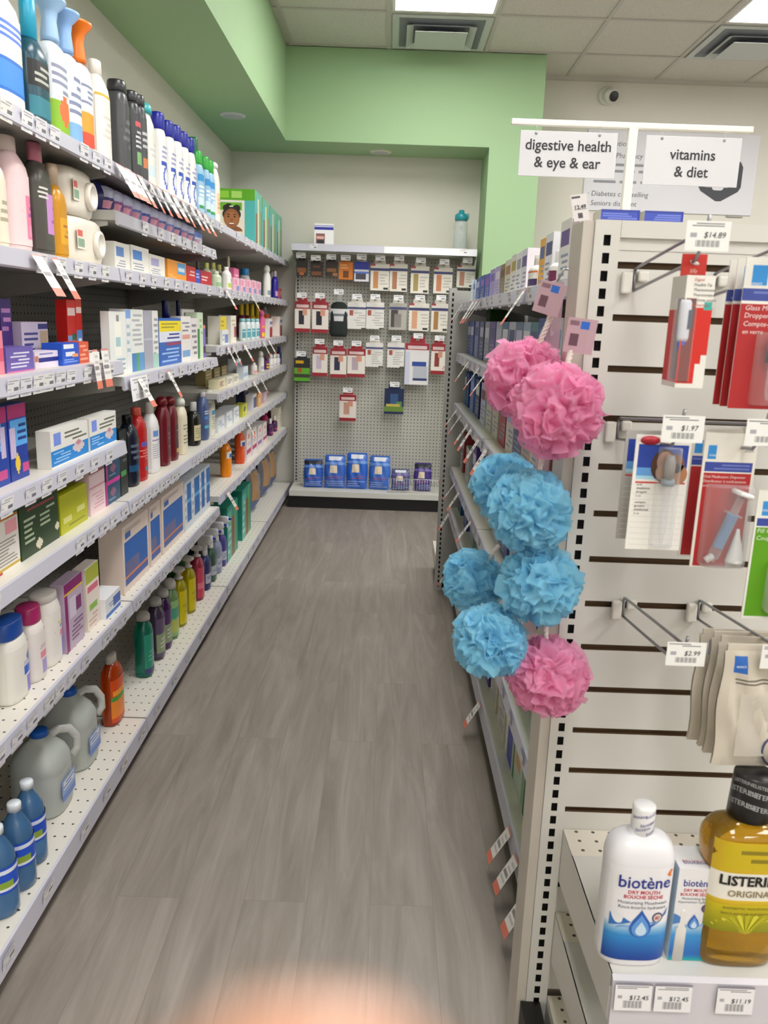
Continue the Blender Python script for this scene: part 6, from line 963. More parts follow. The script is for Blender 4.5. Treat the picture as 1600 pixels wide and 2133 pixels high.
def glassp(r):
    lines(r,[('exact',-.0405,.1515,.0062,'e8f0f8','CENTER'),('Glass Medicine',-.0505,.1225,.0085,'f0dcd8','LEFT'),('Droppers',-.0505,.1135,.0085,'f0dcd8','LEFT'),('Compte-gouttes',-.0505,.1035,.0085,'f0dcd8','LEFT'),('en verre',-.0505,.094,.0075,'f0dcd8','LEFT')])
    for k,x in enumerate((-.012,.02)):
        q=MB(); q.lathe([(.058,.9),(.062,1.05),(.066,.98),(.085,.92),(.089,.6)],mat('17181c',.4,key='rub'),16,.0085,.007,cx=x,cy=-.009); d=q.build('dropper',r)
        q=MB(); q.lathe([(.012,.2),(.02,.5),(.058,.55)],clear,12,.0085,.008,cx=x,cy=-.009); q.build('glass_tube',d)
    q=MB(); q.lathe([(.006,.96),(.008,1),(.092,1),(.094,.96)],clear,24,.036,.018,cx=.004,cy=0,e=5); q.build('blister',r)
ga='R 0 0 1 .7 ae1f24;R 0 .72 1 .8 3a4a9a;R .08 .82 .25 .95 2f8fd8;R .65 0 .85 .08 e0dcd8;T .05 .73 .9 .79 6a7ac0 2'
card('dropper_card',.4835,1.02,1.277,.112,.182,'e9e6e0',ga,'red card of glass medicine droppers in front of its stack on the end cap',glassp,'glass dropper cards')
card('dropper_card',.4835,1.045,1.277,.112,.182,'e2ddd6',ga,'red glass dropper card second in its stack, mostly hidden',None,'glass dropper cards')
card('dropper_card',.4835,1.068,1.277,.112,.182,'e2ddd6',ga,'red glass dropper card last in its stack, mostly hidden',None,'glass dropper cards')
def babyp(r):
    def ell(mb,cx,cz,rx,rz,col,k,n=20): 
        mb.add([(cx+rx*math.cos(2*PI*i/n),-.0004-.0001*k,cz+rz*math.sin(2*PI*i/n)) for i in range(n)],[tuple(range(n))],paper(col))
    q=MB(); ell(q,.003,.115,.017,.022,'4a2c20',1); ell(q,.004,.12,.0105,.014,'b9856a',2); ell(q,.018,.118,.012,.013,'7a4a32',3); ell(q,.022,.104,.013,.014,'b07a58',3); ell(q,.006,.106,.013,.012,'c0906e',4); ell(q,.013,.113,.006,.008,'d0a080',5); q.build('mother_and_baby_picture',r)
    lines(r,[('oral',-.03,.089,.0045,'2a2a2e','LEFT'),('medicine',-.03,.084,.005,'2a2a2e','LEFT'),('dropper',-.03,.079,.0045,'2a2a2e','LEFT'),('5 ml',-.03,.0735,.004,'4a4a4e','LEFT'),('compte-',-.03,.065,.0045,'2a2a2e','LEFT'),('gouttes',-.03,.06,.0045,'2a2a2e','LEFT'),('médicinal',-.03,.055,.005,'2a2a2e','LEFT'),('5 ml',-.03,.0495,.004,'4a4a4e','LEFT')])
    q=MB(); q.lathe([(.098,.4),(.1,1.0),(.094,1.05),(.09,.9),(.085,.5),(.03,.5),(.012,.2)][::-1],clear,16,.0085,.007,cx=.008,cy=-.009); d=q.build('dropper',r); q=MB(); q.lathe([(.09,1),(.094,1.06),(.098,1)],mat('8a98a4',.3,key='rub'),16,.0085,.007,cx=.008,cy=-.009); q.build('dropper_collar',d)
    q=MB(); q.lathe([(.1,.8),(.12,.9),(.13,.6)],mat('d8d4d0',.3,trans=.6,key='bulb'),16,.008,.007,cx=.008,cy=-.009); q.build('bulb',d)
    q=MB(); q.lathe([(.008,.96),(.01,1),(.138,1),(.14,.96)],clear,24,.014,.018,cx=.008,cy=0,e=5); q.build('blister',r)
    q=MB(); q.lathe([(0,.5),(.0006,.5)],paper('b8283a'),18,.026,.012); o=q.build('logo',r,(-.018,-.0006,.148)); o.rotation_euler=(PI/2,0,0)
ba='R .06 .62 .96 .92 1f3f9f;R .06 .62 .96 .72 5f9ad8;R .06 .62 .96 .65 a8d4ea;R .06 .585 .96 .6 c8343a;'+';'.join('R .04 %.3f .97 %.3f d8d4cc'%(.04+.05*k,.045+.05*k) for k in range(10))
card('medicine_dropper_card',.3635,1.05,1.081,.073,.155,'ece9e4',ba,'white medicine dropper card with a mother and baby picture on blue',babyp,'medicine dropper cards')
card('medicine_dropper_card',.3625,1.095,1.083,.072,.153,'b8b4b0',ba,'second medicine dropper card behind the mother and baby one',None,'medicine dropper cards')  # same card in greyer paper: its shade is put into the base colour
def syrp(r):
    lines(r,[('exact',-.0215,.152,.0052,'e8f0f8','CENTER'),('Oral Medication Dispenser',-.031,.1235,.0050,'f0dcd8','LEFT'),('Distributeur à médicaments',-.031,.1175,.0050,'f0dcd8','LEFT'),('oral',-.031,.1115,.005,'f0dcd8','LEFT'),('AM/PM',.018,.158,.004,'8a8a88','LEFT'),('1 pc',.0215,.005,.004,'8a8680','LEFT')])
    q=MB(); q.lathe([(0,.5),(.004,.55),(.006,1),(.066,1),(.067,1.6),(.069,1.6),(.07,.7),(.092,.65),(.093,1.6),(.096,1.7),(.097,1.5)],clear,18,.0075,.0075); d=q.build('syringe',r,(-.012,-.012,.012)); d.rotation_euler=(0,.32,0)
    q=MB(); q.lathe([(.02,.92),(.068,.92)],mat('6aa4e0',.3,trans=.3,key='scale'),14,.0075,.0075,caps=False); q.build('blue_scale',d)
    q=MB(); q.lathe([(.094,1.65),(.098,1.75),(.1,1.5)],mat('f2f2f2',.3,key='cap'),18,.0085,.0085); q.build('plunger_cap',d)
    q=MB(); q.lathe([(0,1),(.002,1),(.04,.25),(.045,.2)],mat('eeeeee',.3,key='cap'),18,.0115,.0115); q.build('cone_stand',r,(.018,-.013,.012))
    q=MB(); q.lathe([(0,1),(.01,1),(.012,.6)],mat('eeeeee',.3,key='cap'),14,.0045,.0045); o=q.build('bottle_adapter',r,(-.018,-.009,.012)); o.rotation_euler=(0,.9,0)
    q=MB(); q.lathe([(.006,.96),(.008,1),(.112,1),(.114,.96)],clear,24,.029,.024,cx=.003,cy=0,e=5); q.build('blister',r)
sa='R .05 .01 .95 .71 b01d22;R .05 .72 .95 .79 34469a;R .08 .81 .24 .91 2f8fd8;R .68 .01 .95 .05 e6e2dc;T .07 .73 .9 .78 6a78c0 2'
card('oral_syringe_card',.4475,1.04,1.062,.069,.181,'e7e3da',sa,'red oral syringe card in front of another on the end cap',syrp,'oral syringe cards')
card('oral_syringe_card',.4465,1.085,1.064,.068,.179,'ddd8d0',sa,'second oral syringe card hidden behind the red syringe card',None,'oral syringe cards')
def grep(r):
    lines(r,[('exact',-.034,.146,.006,'e8f0f8','CENTER'),('Pill Cutter',-.041,.1185,.008,'e0f0d0','LEFT'),('Coupe-pilule',-.041,.109,.008,'e0f0d0','LEFT')])
    q=MB(); q.lathe([(.012,.9),(.016,1),(.07,1),(.08,.9)],film('dfe8dc',.4),20,.027,.02,cx=.006,cy=-.002,e=4); q.build('pill_cutter',r)
    q=MB(); q.box(-.006,.02,-.0235,-.0225,.062,.07,paper('d8a03a')); q.build('tablet_tray',r)
card('pill_cutter_card',.5185,1.0,1.006,.091,.171,'e4e4dc','R .03 .02 1 .72 5a9a0a;R .03 .73 1 .79 34469a;R .08 .81 .24 .92 2f8fd8','lime green card with a clear plastic cutter at the frame edge',grep)
# soft beige bags
def soft_bag(y,x,z,label,main):
    w_,h_=.105,.168; o=mk_bag('resealable_bag',w_,.02,h_,'cfc6b8|R .12 .82 .28 .96 2f6ac0;R .55 .05 1 .5 d8d0c4;T .12 .72 .6 .78 6a645c 2'); 
    if main:
        t=MB(); t.text('exact',.006,lambda u,v:(-.0315+u,-.0112,.149+v),ink('e8f0f8')); t.build('logo_print',o)
        q=MB(); q.lathe([(0,.026),(.0004,.026)],paper('4a4a78'),28,1,1); k=q.build('round_stamp',o,(.035,-.0117,.028)); k.rotation_euler=(PI/2,0,0); q=MB(); q.lathe([(0,.0235),(.0004,.0235)],paper('cfc6b8'),28,1,1); k2=q.build('stamp_field',k,(0,0,.0005))
        q=MB(); us,vv,vs,fs,ms=q.grid([],film('e8e2d8',.4,.15),lambda u,v:(-.028+u*.075,-.0125-.004*math.sin(u*7+v*5)*math.sin(u*PI)*math.sin(v*PI),.02+v*.09),14)
        aa=[[0,i/12,1,i/12,paper('cfc6b8')] for i in range(1,12)]; q=MB(); us,vv,vs,fs,ms=q.grid(aa,film('e8e2d8',.4,.15),lambda u,v:(-.028+u*.075,-.0125-.004*math.sin(u*7+v*5)*math.sin(u*PI)*math.sin(v*PI),.02+v*.09),14); q.add(vs,fs,ms,True); q.build('clear_pocket',o)
    o.location=(x,y,z); o.rotation_euler=(.0,RNG.uniform(-.02,.02),RNG.uniform(-.05,.05)); tag(o,label,'bag','beige bags on the end cap')
soft_bag(1.0,.512,.794,'front beige plastic bag pack with a blue logo on the end cap',True)
soft_bag(1.035,.515,.79,'beige bag pack second in its stack on the end cap',False); soft_bag(1.065,.518,.786,'beige bag pack third in its stack on the end cap',False); soft_bag(1.1,.518,.775,'beige bag pack last in its stack on the end cap',False)
# ------------------------------------------------------------------ mouthwash on the end cap shelf
SZ=.5076
def shell(rx,ry,e,sp,lo,hi,k=1.006,lift=.0005):
    def fn(u,v):
        x=(u-.5)*2*sp*rx
        return (x,-ry*k*max(0,1-abs(x/rx)**e)**(1/e)-lift,lo+v*(hi-lo))
    return fn
def grad(c0,c1,v0,v1,n=14,u0=0,u1=1):
    a=[int(c0[i:i+2],16) for i in (0,2,4)]; b=[int(c1[i:i+2],16) for i in (0,2,4)]
    return ';'.join('R %g %.4f %g %.4f %s'%(u0,v0+(v1-v0)*i/n,u1,v0+(v1-v0)*(i+1)/n,'%02x%02x%02x'%tuple(round(a[k]+(b[k]-a[k])*i/(n-1)) for k in range(3))) for i in range(n))
def drop_mark(mb,fn,cu,cv,r,asp):
    """water drop: pointed top, round foot, pale centre; drawn in label coordinates"""
    def ring(s,dx,dz,lift,m):
        pts=[]
        for i in range(26):
            a=2*PI*i/26; x=math.sin(a)*(.62 if math.cos(a)<.2 else .62*max(0,1-(math.cos(a)-.2)/.8)**.75); z=math.cos(a)*(.62 if math.cos(a)<.2 else 1.25)
            p=fn(cu+(x*s+dx)*r,cv+(z*s+dz)*r*asp); pts.append((p[0],p[1]-lift,p[2]))
        mb.add(pts,[tuple(range(26))[::-1]],m)
    ring(1,0,0,.0006,paper('2a5fb4')); ring(.8,.02,-.06,.0009,paper('5f97dc')); ring(.5,.05,-.16,.0012,paper('c8def4'))
def wave(mb,fn,pts,col,lift):
    P_=[fn(u,v) for u,v in pts]; mb.add([(p[0],p[1]-lift,p[2]) for p in P_],[tuple(range(len(P_)))],paper(col))
r=P(.368,.975,SZ,'mouthwash_bottle'); rx,ry,e=.0465,.029,3.0; wm=mat('e9e8ee',.22,key='hdpe')
b=MB(); b.lathe([(0,.9),(.003,.955),(.01,.985),(.02,1),(.13,1.0),(.15,1.0),(.158,1.005),(.164,1.0),(.176,.95),(.185,.86),(.191,.7),(.194,.5),(.1955,.36),(.2,.35)],wm,40,rx,ry,e=e); b.build('bottle_body',r)
c=MB(); c.lathe([(.1965,.3),(.198,.345),(.216,.335),(.232,.33),(.2355,.32),(.237,.28)],mat('efeef0',.28,key='cap'),28,rx,rx*.98); cp=c.build('cap',r)
for k,(zz,ph) in enumerate([(.203,.5),(.207,-.2),(.215,.1),(.219,.75),(.224,-.5),(.229,.4)]):
    t=MB(); t.text('biotène',.0072,lambda u,v:(.0158*math.sin(ph*1.3+u/.0158),-.0158*math.cos(ph*1.3+u/.0158)-.0002,zz+v+u*.35),ink('33338a'),sx=.9); t.build('seal_print',cp)
fn=shell(rx,ry,e,.93,.012,.158); ft=shell(rx,ry,e,.93,.012,.158,lift=.0013)
l=MB(); us,vv,vs,fs,ms=l.grid(art(grad('123f94','2f86cc',0,.26,12)+';'+grad('2f86cc','e2e8f0',.26,.42,10)),paper('eae9ee'),fn,44); l.add(vs,fs,ms,True); lb=l.build('label',r)
t=MB(); t.text('biotène',.0262,lambda u,v:ft(.53+u*11.56,.845+v*6.85),ink('26348c'),bold=.012,sx=.9)
q=MB(); q.text('DRY MOUTH',.0075,lambda u,v:ft(.53+u*11.56,.745+v*6.85),ink('c83a48'),bold=.02); q.text('BOUCHE SÈCHE',.0075,lambda u,v:ft(.53+u*11.56,.695+v*6.85),ink('c83a48'),bold=.02)
q.text('Moisturizing Mouthwash',.0068,lambda u,v:ft(.53+u*11.56,.635+v*6.85),ink('5a5c66')); q.text('Rince-bouche hydratant',.0068,lambda u,v:ft(.53+u*11.56,.585+v*6.85),ink('5a5c66'))
t.build('brand_print',lb); q.build('print',lb)
q=MB(); wave(q,fn,[(.05,.36),(.05,.5),(.16,.49),(.28,.46),(.38,.42),(.26,.4),(.14,.38)],'2f6fb8',.0005); wave(q,fn,[(.05,.3),(.2,.36),(.4,.37),(.6,.36),(.8,.42),(.93,.52),(.8,.46),(.6,.4),(.4,.4),(.2,.385)],'7aa6d8',.0007); wave(q,fn,[(.6,.36),(.75,.42),(.88,.5),(.95,.57),(.93,.5),(.82,.42),(.7,.37)],'2f62b0',.0008); q.build('wave_print',lb)
q=MB(); drop_mark(q,fn,.53,.36,.28,.58); q.build('drop_logo',lb)
q=MB()
for rr,cc,li in ((.088,'4a3f66',.0005),(.066,'d8c8c0',.0008)):
    pts=[fn(.79+rr*math.cos(2*PI*i/24),.475+rr*.62*math.sin(2*PI*i/24)) for i in range(24)]; q.add([(p_[0],p_[1]-li,p_[2]) for p_ in pts],[tuple(range(24))],paper(cc))
t=MB(); t.text('#1',.0075,lambda u,v:tuple(a_-b_ for a_,b_ in zip(fn(.79+u*10,.475+v*6.85),(0,.0011,0))),ink('b04038'),bold=.02); o=q.build('award_mark',lb); t.build('award_text',o)
q=MB(); wave(q,fn,[(.87,.93),(.93,.98),(.98,.96),(.94,.94),(.95,.9),(.9,.91)],'e8823a',.0006); q.build('spark_mark',lb)
tag(r,'white mouthwash bottle with blue wave label at the near corner of the end cap shelf','bottle')
r=P(.4475,.987,SZ,'mouth_spray_box'); W_,D_,H_=.052,.05,.148
b=MB(); printed_box(b,W_,D_,H_,'e8e7ea',art(grad('14a0a0','1f6ab8',0,.07,4)+';'+grad('1f62b4','3a8fd0',.07,.27,10)+';'+grad('3a8fd0','e2e8f0',.27,.42,10)),side='b8cfe2'); b.build('carton',r)
fb=lambda u,v:((u-.5)*W_,-D_/2-.0004,v*H_)
t=MB(); t.text('biotène',.0152,lambda u,v:fb(.53+u/W_,.845+v/H_),ink('26348c'),bold=.012,sx=.86); q=MB()
q.text('DRY MOUTH',.0062,lambda u,v:fb(.53+u/W_,.77+v/H_),ink('c83a48'),bold=.02); q.text('BOUCHE SÈCHE',.0062,lambda u,v:fb(.53+u/W_,.725+v/H_),ink('c83a48'),bold=.02); q.text('Moisturizing Spray',.0052,lambda u,v:fb(.53+u/W_,.682+v/H_),ink('5a5c66')); q.text('Vaporisateur hydratant',.0052,lambda u,v:fb(.53+u/W_,.645+v/H_),ink('5a5c66'))
t.build('brand_print',r); q.build('print',r)
q=MB(); wave(q,fb,[(.0,.4),(.0,.52),(.12,.5),(.3,.45),(.2,.42)],'4a80c0',.0002); wave(q,fb,[(.0,.36),(.3,.4),(.6,.38),(1,.46),(1,.43),(.6,.36),(.3,.375)],'8ab0dc',.0003); q.build('wave_print',r)
q=MB(); drop_mark(q,fb,.55,.41,.24,.36); q.build('drop_logo',r)
q=MB()
for rr,cc,li in ((.13,'4a3f66',.0002),(.1,'7a5a78',.0004)): q.add([(p_[0],p_[1]-li,p_[2]) for p_ in (fb(.84+rr*math.cos(2*PI*i/20),.58+rr*.36*math.sin(2*PI*i/20)) for i in range(20))],[tuple(range(20))],paper(cc))
q.build('award_mark',r)
q=MB(); q.lathe([(.0,1),(.05,1),(.055,.8),(.062,.55),(.08,.5),(.083,.2)],paper('e4e0dc'),14,.0075,.0012,cx=-.013,cy=-D_/2-.0002); q.build('spray_picture',r)
t=MB(); t.text('biotène',.011,lambda u,v:(u,-.012+v,H_+.0004),ink('26348c')); t.text('DRY MOUTH',.006,lambda u,v:(u,-.002+.012*0-.0195+v+.012,H_+.0004),ink('c83a48')); t.build('top_print',r)
tag(r,'small white and blue mouth spray box between the two mouthwash bottles','box')
r=P(.516,.985,SZ,'antiseptic_bottle'); rx,ry,e=.0575,.036,3.2; am=mat('d9a420',.06,trans=.75,key='amber')
pb=[(0,.86),(.003,.93),(.012,.97),(.05,1),(.06,.985),(.09,.95),(.125,.93),(.15,.95),(.165,1.0),(.18,1.02),(.19,1.0),(.2,.92),(.208,.8),(.213,.62),(.217,.46),(.222,.44),(.226,.44)]
b=MB(); b.lathe(pb,am,44,rx,ry,e=e); b.build('bottle_body',r)
c=MB(); c.lathe([(.219,.5),(.221,.53),(.262,.5),(.283,.485),(.285,.45)],mat('1b1b1d',.3,key='cap'),32,rx*.98,rx*.9); cp=c.build('cap',r)
for k,zz in enumerate((.275,.262,.243,.229)):
    t=MB()
    for ph in (-.9,.15,1.2): t.text('LISTERINE',.0105 if k in(1,2) else .007,lambda u,v:(.0295*math.sin(ph+u/.0295)*.985,-.0268*math.cos(ph+u/.0295),zz+v-.004*math.sin((ph+u/.0295)*2)),ink('a8a8aa'),bold=.012)
    t.build('cap_print',cp)
fn=shell(rx,ry,e,.93,.062,.2,1.03); ft=shell(rx,ry,e,.93,.062,.2,1.03,lift=.0016)
l=MB(); us,vv,vs,fs,ms=l.grid(art(grad('8a8a10','c8b81a',.0,.3,10)+';R 0 .36 1 .66 ece8de;'+grad('c8a81a','d8b830',.3,.36,3)+';R .1 .7 1 .98 c8b01a;T .3 .76 1 .94 8a7a1a 2'),paper('cfae22'),fn,44); l.add(vs,fs,ms,True); lb=l.build('label',r)
t=MB(); t.text('LISTERINE',.0205,lambda u,v:ft(.5+u*9.35,.575+v*7.25),ink('141414'),bold=.03,sx=.97); t.build('brand_print',lb); t=MB(); t.text('ORIGINAL',.0138,lambda u,v:ft(.5+u*9.35,.435+v*7.25),ink('8a7448'),bold=.01); t.text('ANTISEPTIC MOUTHWASH',.0058,lambda u,v:ft(.5+u*9.35,.27+v*6.85),ink('6a5a18')); t.text('RINCE-BOUCHE ANTISEPTIQUE',.0052,lambda u,v:ft(.5+u*9.35,.21+v*6.85),ink('6a5a18')); t.build('print',lb)
q=MB()
for i in range(11):
    a=-1.3+i*.26; wave(q,fn,[(.5,-.02),(.5+.42*math.sin(a-.08),.02+.17*math.cos(a-.08)),(.5+.45*math.sin(a),.02+.19*math.cos(a)),(.5+.42*math.sin(a+.08),.02+.17*math.cos(a+.08))],'b8b41e' if i%2 else 'd8cf3a',.0006)
q.build('burst_print',lb)
tag(r,'amber mouthwash bottle with black cap and cream label at the frame edge','bottle')
# shelf price tags on the end cap
for x,pr,l in ((.364,'$12.45','white $12.45 price tag below the white mouthwash bottle'),(.4185,'$12.45','white $12.45 price tag below the small mouth spray box'),(.5035,'$11.19','white $11.19 price tag below the amber mouthwash bottle')):
    r=P(x,.9225,.5035,'price_tag'); r.rotation_euler=(-.05,0,0)
    q=MB(); us,vv,vs,fs,ms=q.grid(art('R 0 .92 1 1 8a8694;T .05 .78 .9 .9 6a6a72 2;R .08 .44 .2 .55 a8a8b0;'+';'.join('R %.3f .1 %.3f .36 4a4a50'%(.24+.033*k,.24+.033*k+(.02 if k%3 else .011)) for k in range(16))),paper('ecebee'),lambda u,v:((u-.5)*.0505,0,-.043+v*.043)); q.add(vs,fs,ms); q.build('paper_tag',r)
    t=MB(); t.text(pr,.0098,lambda u,v:(.008+u,-.0006,-.0225+v),ink('2c2c33'),shear=.12); t.build('price_text',r); tag(r,l,'price tag')
# boxes and card on top of the end cap
for x,l in ((.3375,'low blue topped box lying on the end cap, next to the slotted upright'),(.4025,'low blue topped box lying on the end cap, farther from the upright')):
    r=P(x,1.30,1.5247,'bandage_box'); b=MB(); printed_box(b,.058,.05,.017,'3f52b4',art('R 0 .82 1 1 2f3f9a;T .05 .2 .95 .75 7a8ad8 3;R .94 0 1 1 2a35a0'),side='d0cdc0'); b.build('carton',r)
    q=MB(); q.box(-.029,.029,-.0262,-.0254,.0,.0012,paper('dfe0ea')); q.build('tear_strip',r); tag(r,l,'box','blue boxes on the end cap')
r=P(.314,1.36,1.478,'price_card'); r.rotation_euler=(-.2,-.18,.1); q=MB(); us,vv,vs,fs,ms=q.grid(art('R .05 .86 .6 .94 4a4448;R .3 .1 .6 .3 4a4448;R .1 .42 .95 .44 8a8488'),paper('dcd6d4'),lambda u,v:((u-.5)*.026,0,.06+v*.042)); q.add(vs,fs,ms); q.build('paper_card',r)
t=MB(); t.text('12.49',.009,lambda u,v:(u,-.0006,.0815+v),ink('2c2a2e'),bold=.02); t.build('price_text',r); q=MB(); q.box(-.003,.003,.0005,.002,-.02,.07,clear); q.build('clear_stem',r); tag(r,'small white price card standing on the island corner by the end cap','price card')
# ------------------------------------------------------------------ bath sponges on clip strips
def tulle(hexc,clear_=0):
    m=bpy.data.materials.new('tulle'); m.use_nodes=True; nt=m.node_tree; L=nt.links.new; b=nt.nodes['Principled BSDF']
    b.inputs['Base Color'].default_value=lin(hexc); b.inputs['Roughness'].default_value=.55; b.inputs['Sheen Weight'].default_value=.35
    tr=nt.nodes.new('ShaderNodeBsdfTranslucent'); tr.inputs[0].default_value=lin(hexc); mx=nt.nodes.new('ShaderNodeMixShader'); mx.inputs[0].default_value=.5
    L(b.outputs[0],mx.inputs[1]); L(tr.outputs[0],mx.inputs[2])
    if clear_:
        tp=nt.nodes.new('ShaderNodeBsdfTransparent'); m2=nt.nodes.new('ShaderNodeMixShader'); m2.inputs[0].default_value=clear_; L(mx.outputs[0],m2.inputs[1]); L(tp.outputs[0],m2.inputs[2]); L(m2.outputs[0],nt.nodes['Material Output'].inputs[0])
    else: L(mx.outputs[0],nt.nodes['Material Output'].inputs[0])
    return m
def ruffle(seed,m,mp):
    """crumpled mesh pouf: a ball of deep wandering folds plus loose ruffled petals, unit radius"""
    import bmesh
    bm=bmesh.new(); bmesh.ops.create_icosphere(bm,subdivisions=6,radius=1); off=Vector((seed*7.3,seed*3.1,seed*5.7))
    for v in bm.verts:
        n=v.co.normalized(); wv=noise.noise_vector(n*1.6+off)*.9; q=n*2.1+wv+off
        r1=1-abs(noise.noise(q))*2.3; r2=1-abs(noise.noise(n*4.6+wv*2.2+off*1.7))*2.2; r3=noise.noise(n*1.5+off)
        t=noise.noise_vector(n*3.0+off*.6)*.13
        v.co=(n+t).normalized()*(.6+.2*max(r1,-.35)+.14*max(r2,-.35)+.1*r3)
    mb=MB(); mb.add([v.co[:] for v in bm.verts],[[v.index for v in f.verts] for f in bm.faces],m,True); bm.free()
    rg=random.Random(seed); g=MB()
    for k in range(44):
        d=Vector((rg.gauss(0,1),rg.gauss(0,1),rg.gauss(0,1))).normalized(); a=d.orthogonal().normalized(); a=(Matrix.Rotation(rg.uniform(0,2*PI),3,d)@a); b_=d.cross(a)
        nu,nv=13,6; ph=rg.uniform(0,6); ww=rg.uniform(.55,.95); hh=rg.uniform(.28,.46); bend=rg.uniform(-.5,.5); vs=[]
        for j in range(nv):
            tv=j/(nv-1)
            for i in range(nu):
                tu=i/(nu-1)-.5; s=tu*ww*(.35+.65*tv**.6); wob=.13*tv*math.sin(tu*9+ph)+.05*tv*math.sin(tu*19+ph*2)
                p=d*(.52+hh*tv*(1-.9*tu*tu))+a*s+b_*(wob+bend*tv*tv*.45+.35*tu*tu*tv)
                vs.append(p[:])
        g.add(vs,[(j*nu+i,j*nu+i+1,(j+1)*nu+i+1,(j+1)*nu+i) for j in range(nv-1) for i in range(nu-1)],mp,True)
    return mb,g
PINK=tulle('fcaed6'); BLUE=tulle('9adff9'); PINK2=tulle('fcaed6',.22); BLUE2=tulle('9adff9',.22); SP={}
for c_,m_,seeds in (('pink',PINK,(3,8)),('blue',BLUE,(5,12))):
    for s in seeds:
        A,B=ruffle(s,m_,PINK2 if c_=='pink' else BLUE2); o1=A.build('ruffle_ball'); o2=B.build('ruffle_petals'); SP[(c_,s)]=(o1.data,o2.data); bpy.data.objects.remove(o1); bpy.data.objects.remove(o2)
cordm=mat('e4d8d2',.8,key='cord',bump=.5)
def braid(mb,a,b,r,m):
    a,b=Vector(a),Vector(b); n=max(8,int((b-a).length/.0025)); d=(b-a).normalized(); u=d.orthogonal().normalized(); w_=d.cross(u)
    for k in range(3):
        pts=[a.lerp(b,i/n)+u*math.cos(i*.75+k*2.09)*r*.55+w_*math.sin(i*.75+k*2.09)*r*.55 for i in range(n+1)]; mb.tube([p[:] for p in pts],r*.62,m,6)
SPONGES=[('pink',3,.224,1.345,1.284,.071,'upper pink mesh bath sponge with a long petal, behind the other pink one',(.262,1.33,1.40)),('pink',8,.245,1.168,1.252,.071,'big pink mesh bath sponge in front near the top of the cluster',(.268,1.21,1.345)),
('blue',5,.212,1.39,1.09,.062,'blue mesh bath sponge half hidden at the back of the cluster',None),('blue',12,.218,1.165,1.102,.064,'large blue mesh bath sponge below the pink pair',(.235,1.19,1.19)),
('blue',5,.163,1.36,.928,.058,'blue mesh bath sponge sticking out toward the aisle floor',(.2,1.34,1.0)),('blue',12,.241,1.165,.99,.065,'blue mesh bath sponge touching the slotted upright',(.245,1.17,1.05)),
('blue',12,.169,1.165,.894,.06,'lowest blue mesh bath sponge above the bottom pink one',None),('pink',3,.264,1.168,.838,.066,'lowest pink mesh bath sponge at the foot of the cluster',(.255,1.17,.93))]
for i,(c_,s,x,y,z,R__,lab,top) in enumerate(SPONGES):
    r=P(x,y,z,'bath_sponge')
    for nm,dm in zip(('ruffle_ball','ruffle_petals'),SP[(c_,s)]):
        o=bpy.data.objects.new(nm,dm); COL.objects.link(o); o.parent=r; o.scale=(R__*1.07,)*3; o.rotation_euler=(i*1.1,i*.7,i*2.3) if nm=='ruffle_ball' else (i*1.1,i*.7,i*2.3)
    if top:
        q=MB(); t_=(top[0]-x,top[1]-y,top[2]-z); braid(q,(t_[0]*.35,t_[1]*.35,t_[2]*.35),t_,.0042 if i<2 else .0034,cordm); q.build('hanging_cord',r)
    if i in (0,1):
        lb=MB(); Wd,Hd=.042,.05; us,vv,vs,fs,ms=lb.grid(art('R .45 .7 .75 .92 2f6fd0;R .15 .2 .45 .55 6a4a58;R .08 .78 .4 .92 8a6a78'),mat('c8a8b4',.25,trans=.15,key='taglabel'),lambda u,v:((u-.5)*Wd,0,(v-.5)*Hd)); lb.add(vs,fs,ms)
        o=lb.build('swing_tag',r,(top[0]-x-.012+.02*i,top[1]-y-.012,top[2]-z+.012)); o.rotation_euler=(.1,.25-.15*i,-.25+.1*i)
    tag(r,lab,'bath sponge','bath sponges on the clip strip')
r=P(.268,1.36,1.0,'clip_strip'); q=MB(); q.box(-.012,.012,-.0008,.0008,-.3,.44,film('d8b8c4',.45,.15)); q.build('plastic_strip',r)
for k in range(6):
    q=MB(); q.tube([(0,-.001,.36-.12*k),(-.004,-.012,.355-.12*k),(-.006,-.016,.367-.12*k)],.0016,clear,6); q.build('strip_hook',r)
q=MB(); q.tube([(0,.0,.44),(.01,.0,.46),(.05,.06,.462)],.0018,wire,6); q.build('hanger_wire',r)
tag(r,'narrow clear plastic clip strip carrying the bath sponges','clip strip')
# ------------------------------------------------------------------ aisle signs
r=P(.674,2.5,1.5005,'sign_stand'); sm_=mat('e6e3da',.4,key='signpost')
q=MB(); q.bbox(-.0125,.0125,-.012,.012,-.0,.424,sm_,.002); q.build('post',r); q=MB(); q.bbox(-.348,.341,-.009,.009,.4242,.44,sm_,.002); q.build('crossbar',r); tag(r,'white T shaped sign stand on the middle of the island','sign stand')
def board(name,x0,x1,z0,z1,rows,label,dz):
    r=P((x0+x1)/2,2.484,z0,name); w_,h_=x1-x0,z1-z0
    q=MB(); q.bbox(-w_/2,w_/2,-.002,.002,0,h_,mat('c9c8cd',.5,key='board'),.0008); q.build('board',r)
    t=MB()
    for tx,zz in rows: t.text(tx,.0405,lambda u,v:(u*.98,-.0027,zz+v),ink('26262c'),bold=.012,res=4)
    t.build('lettering',r)
    for s in(-.34,.31):
        q=MB(); q.tube([(s*w_,0,h_-.006),(s*w_+.002,0,h_+.004),(s*w_,0,dz)],.0009,clear,5); q.build('hang_line',r)
        q=MB(); q.lathe([(0,.004),(.0006,.004)],paper('8a8a90'),12,1,1); o=q.build('eyelet',r,(s*w_,-.0024,h_-.007)); o.rotation_euler=(PI/2,0,0)
    tag(r,label,'sign','hanging aisle signs')
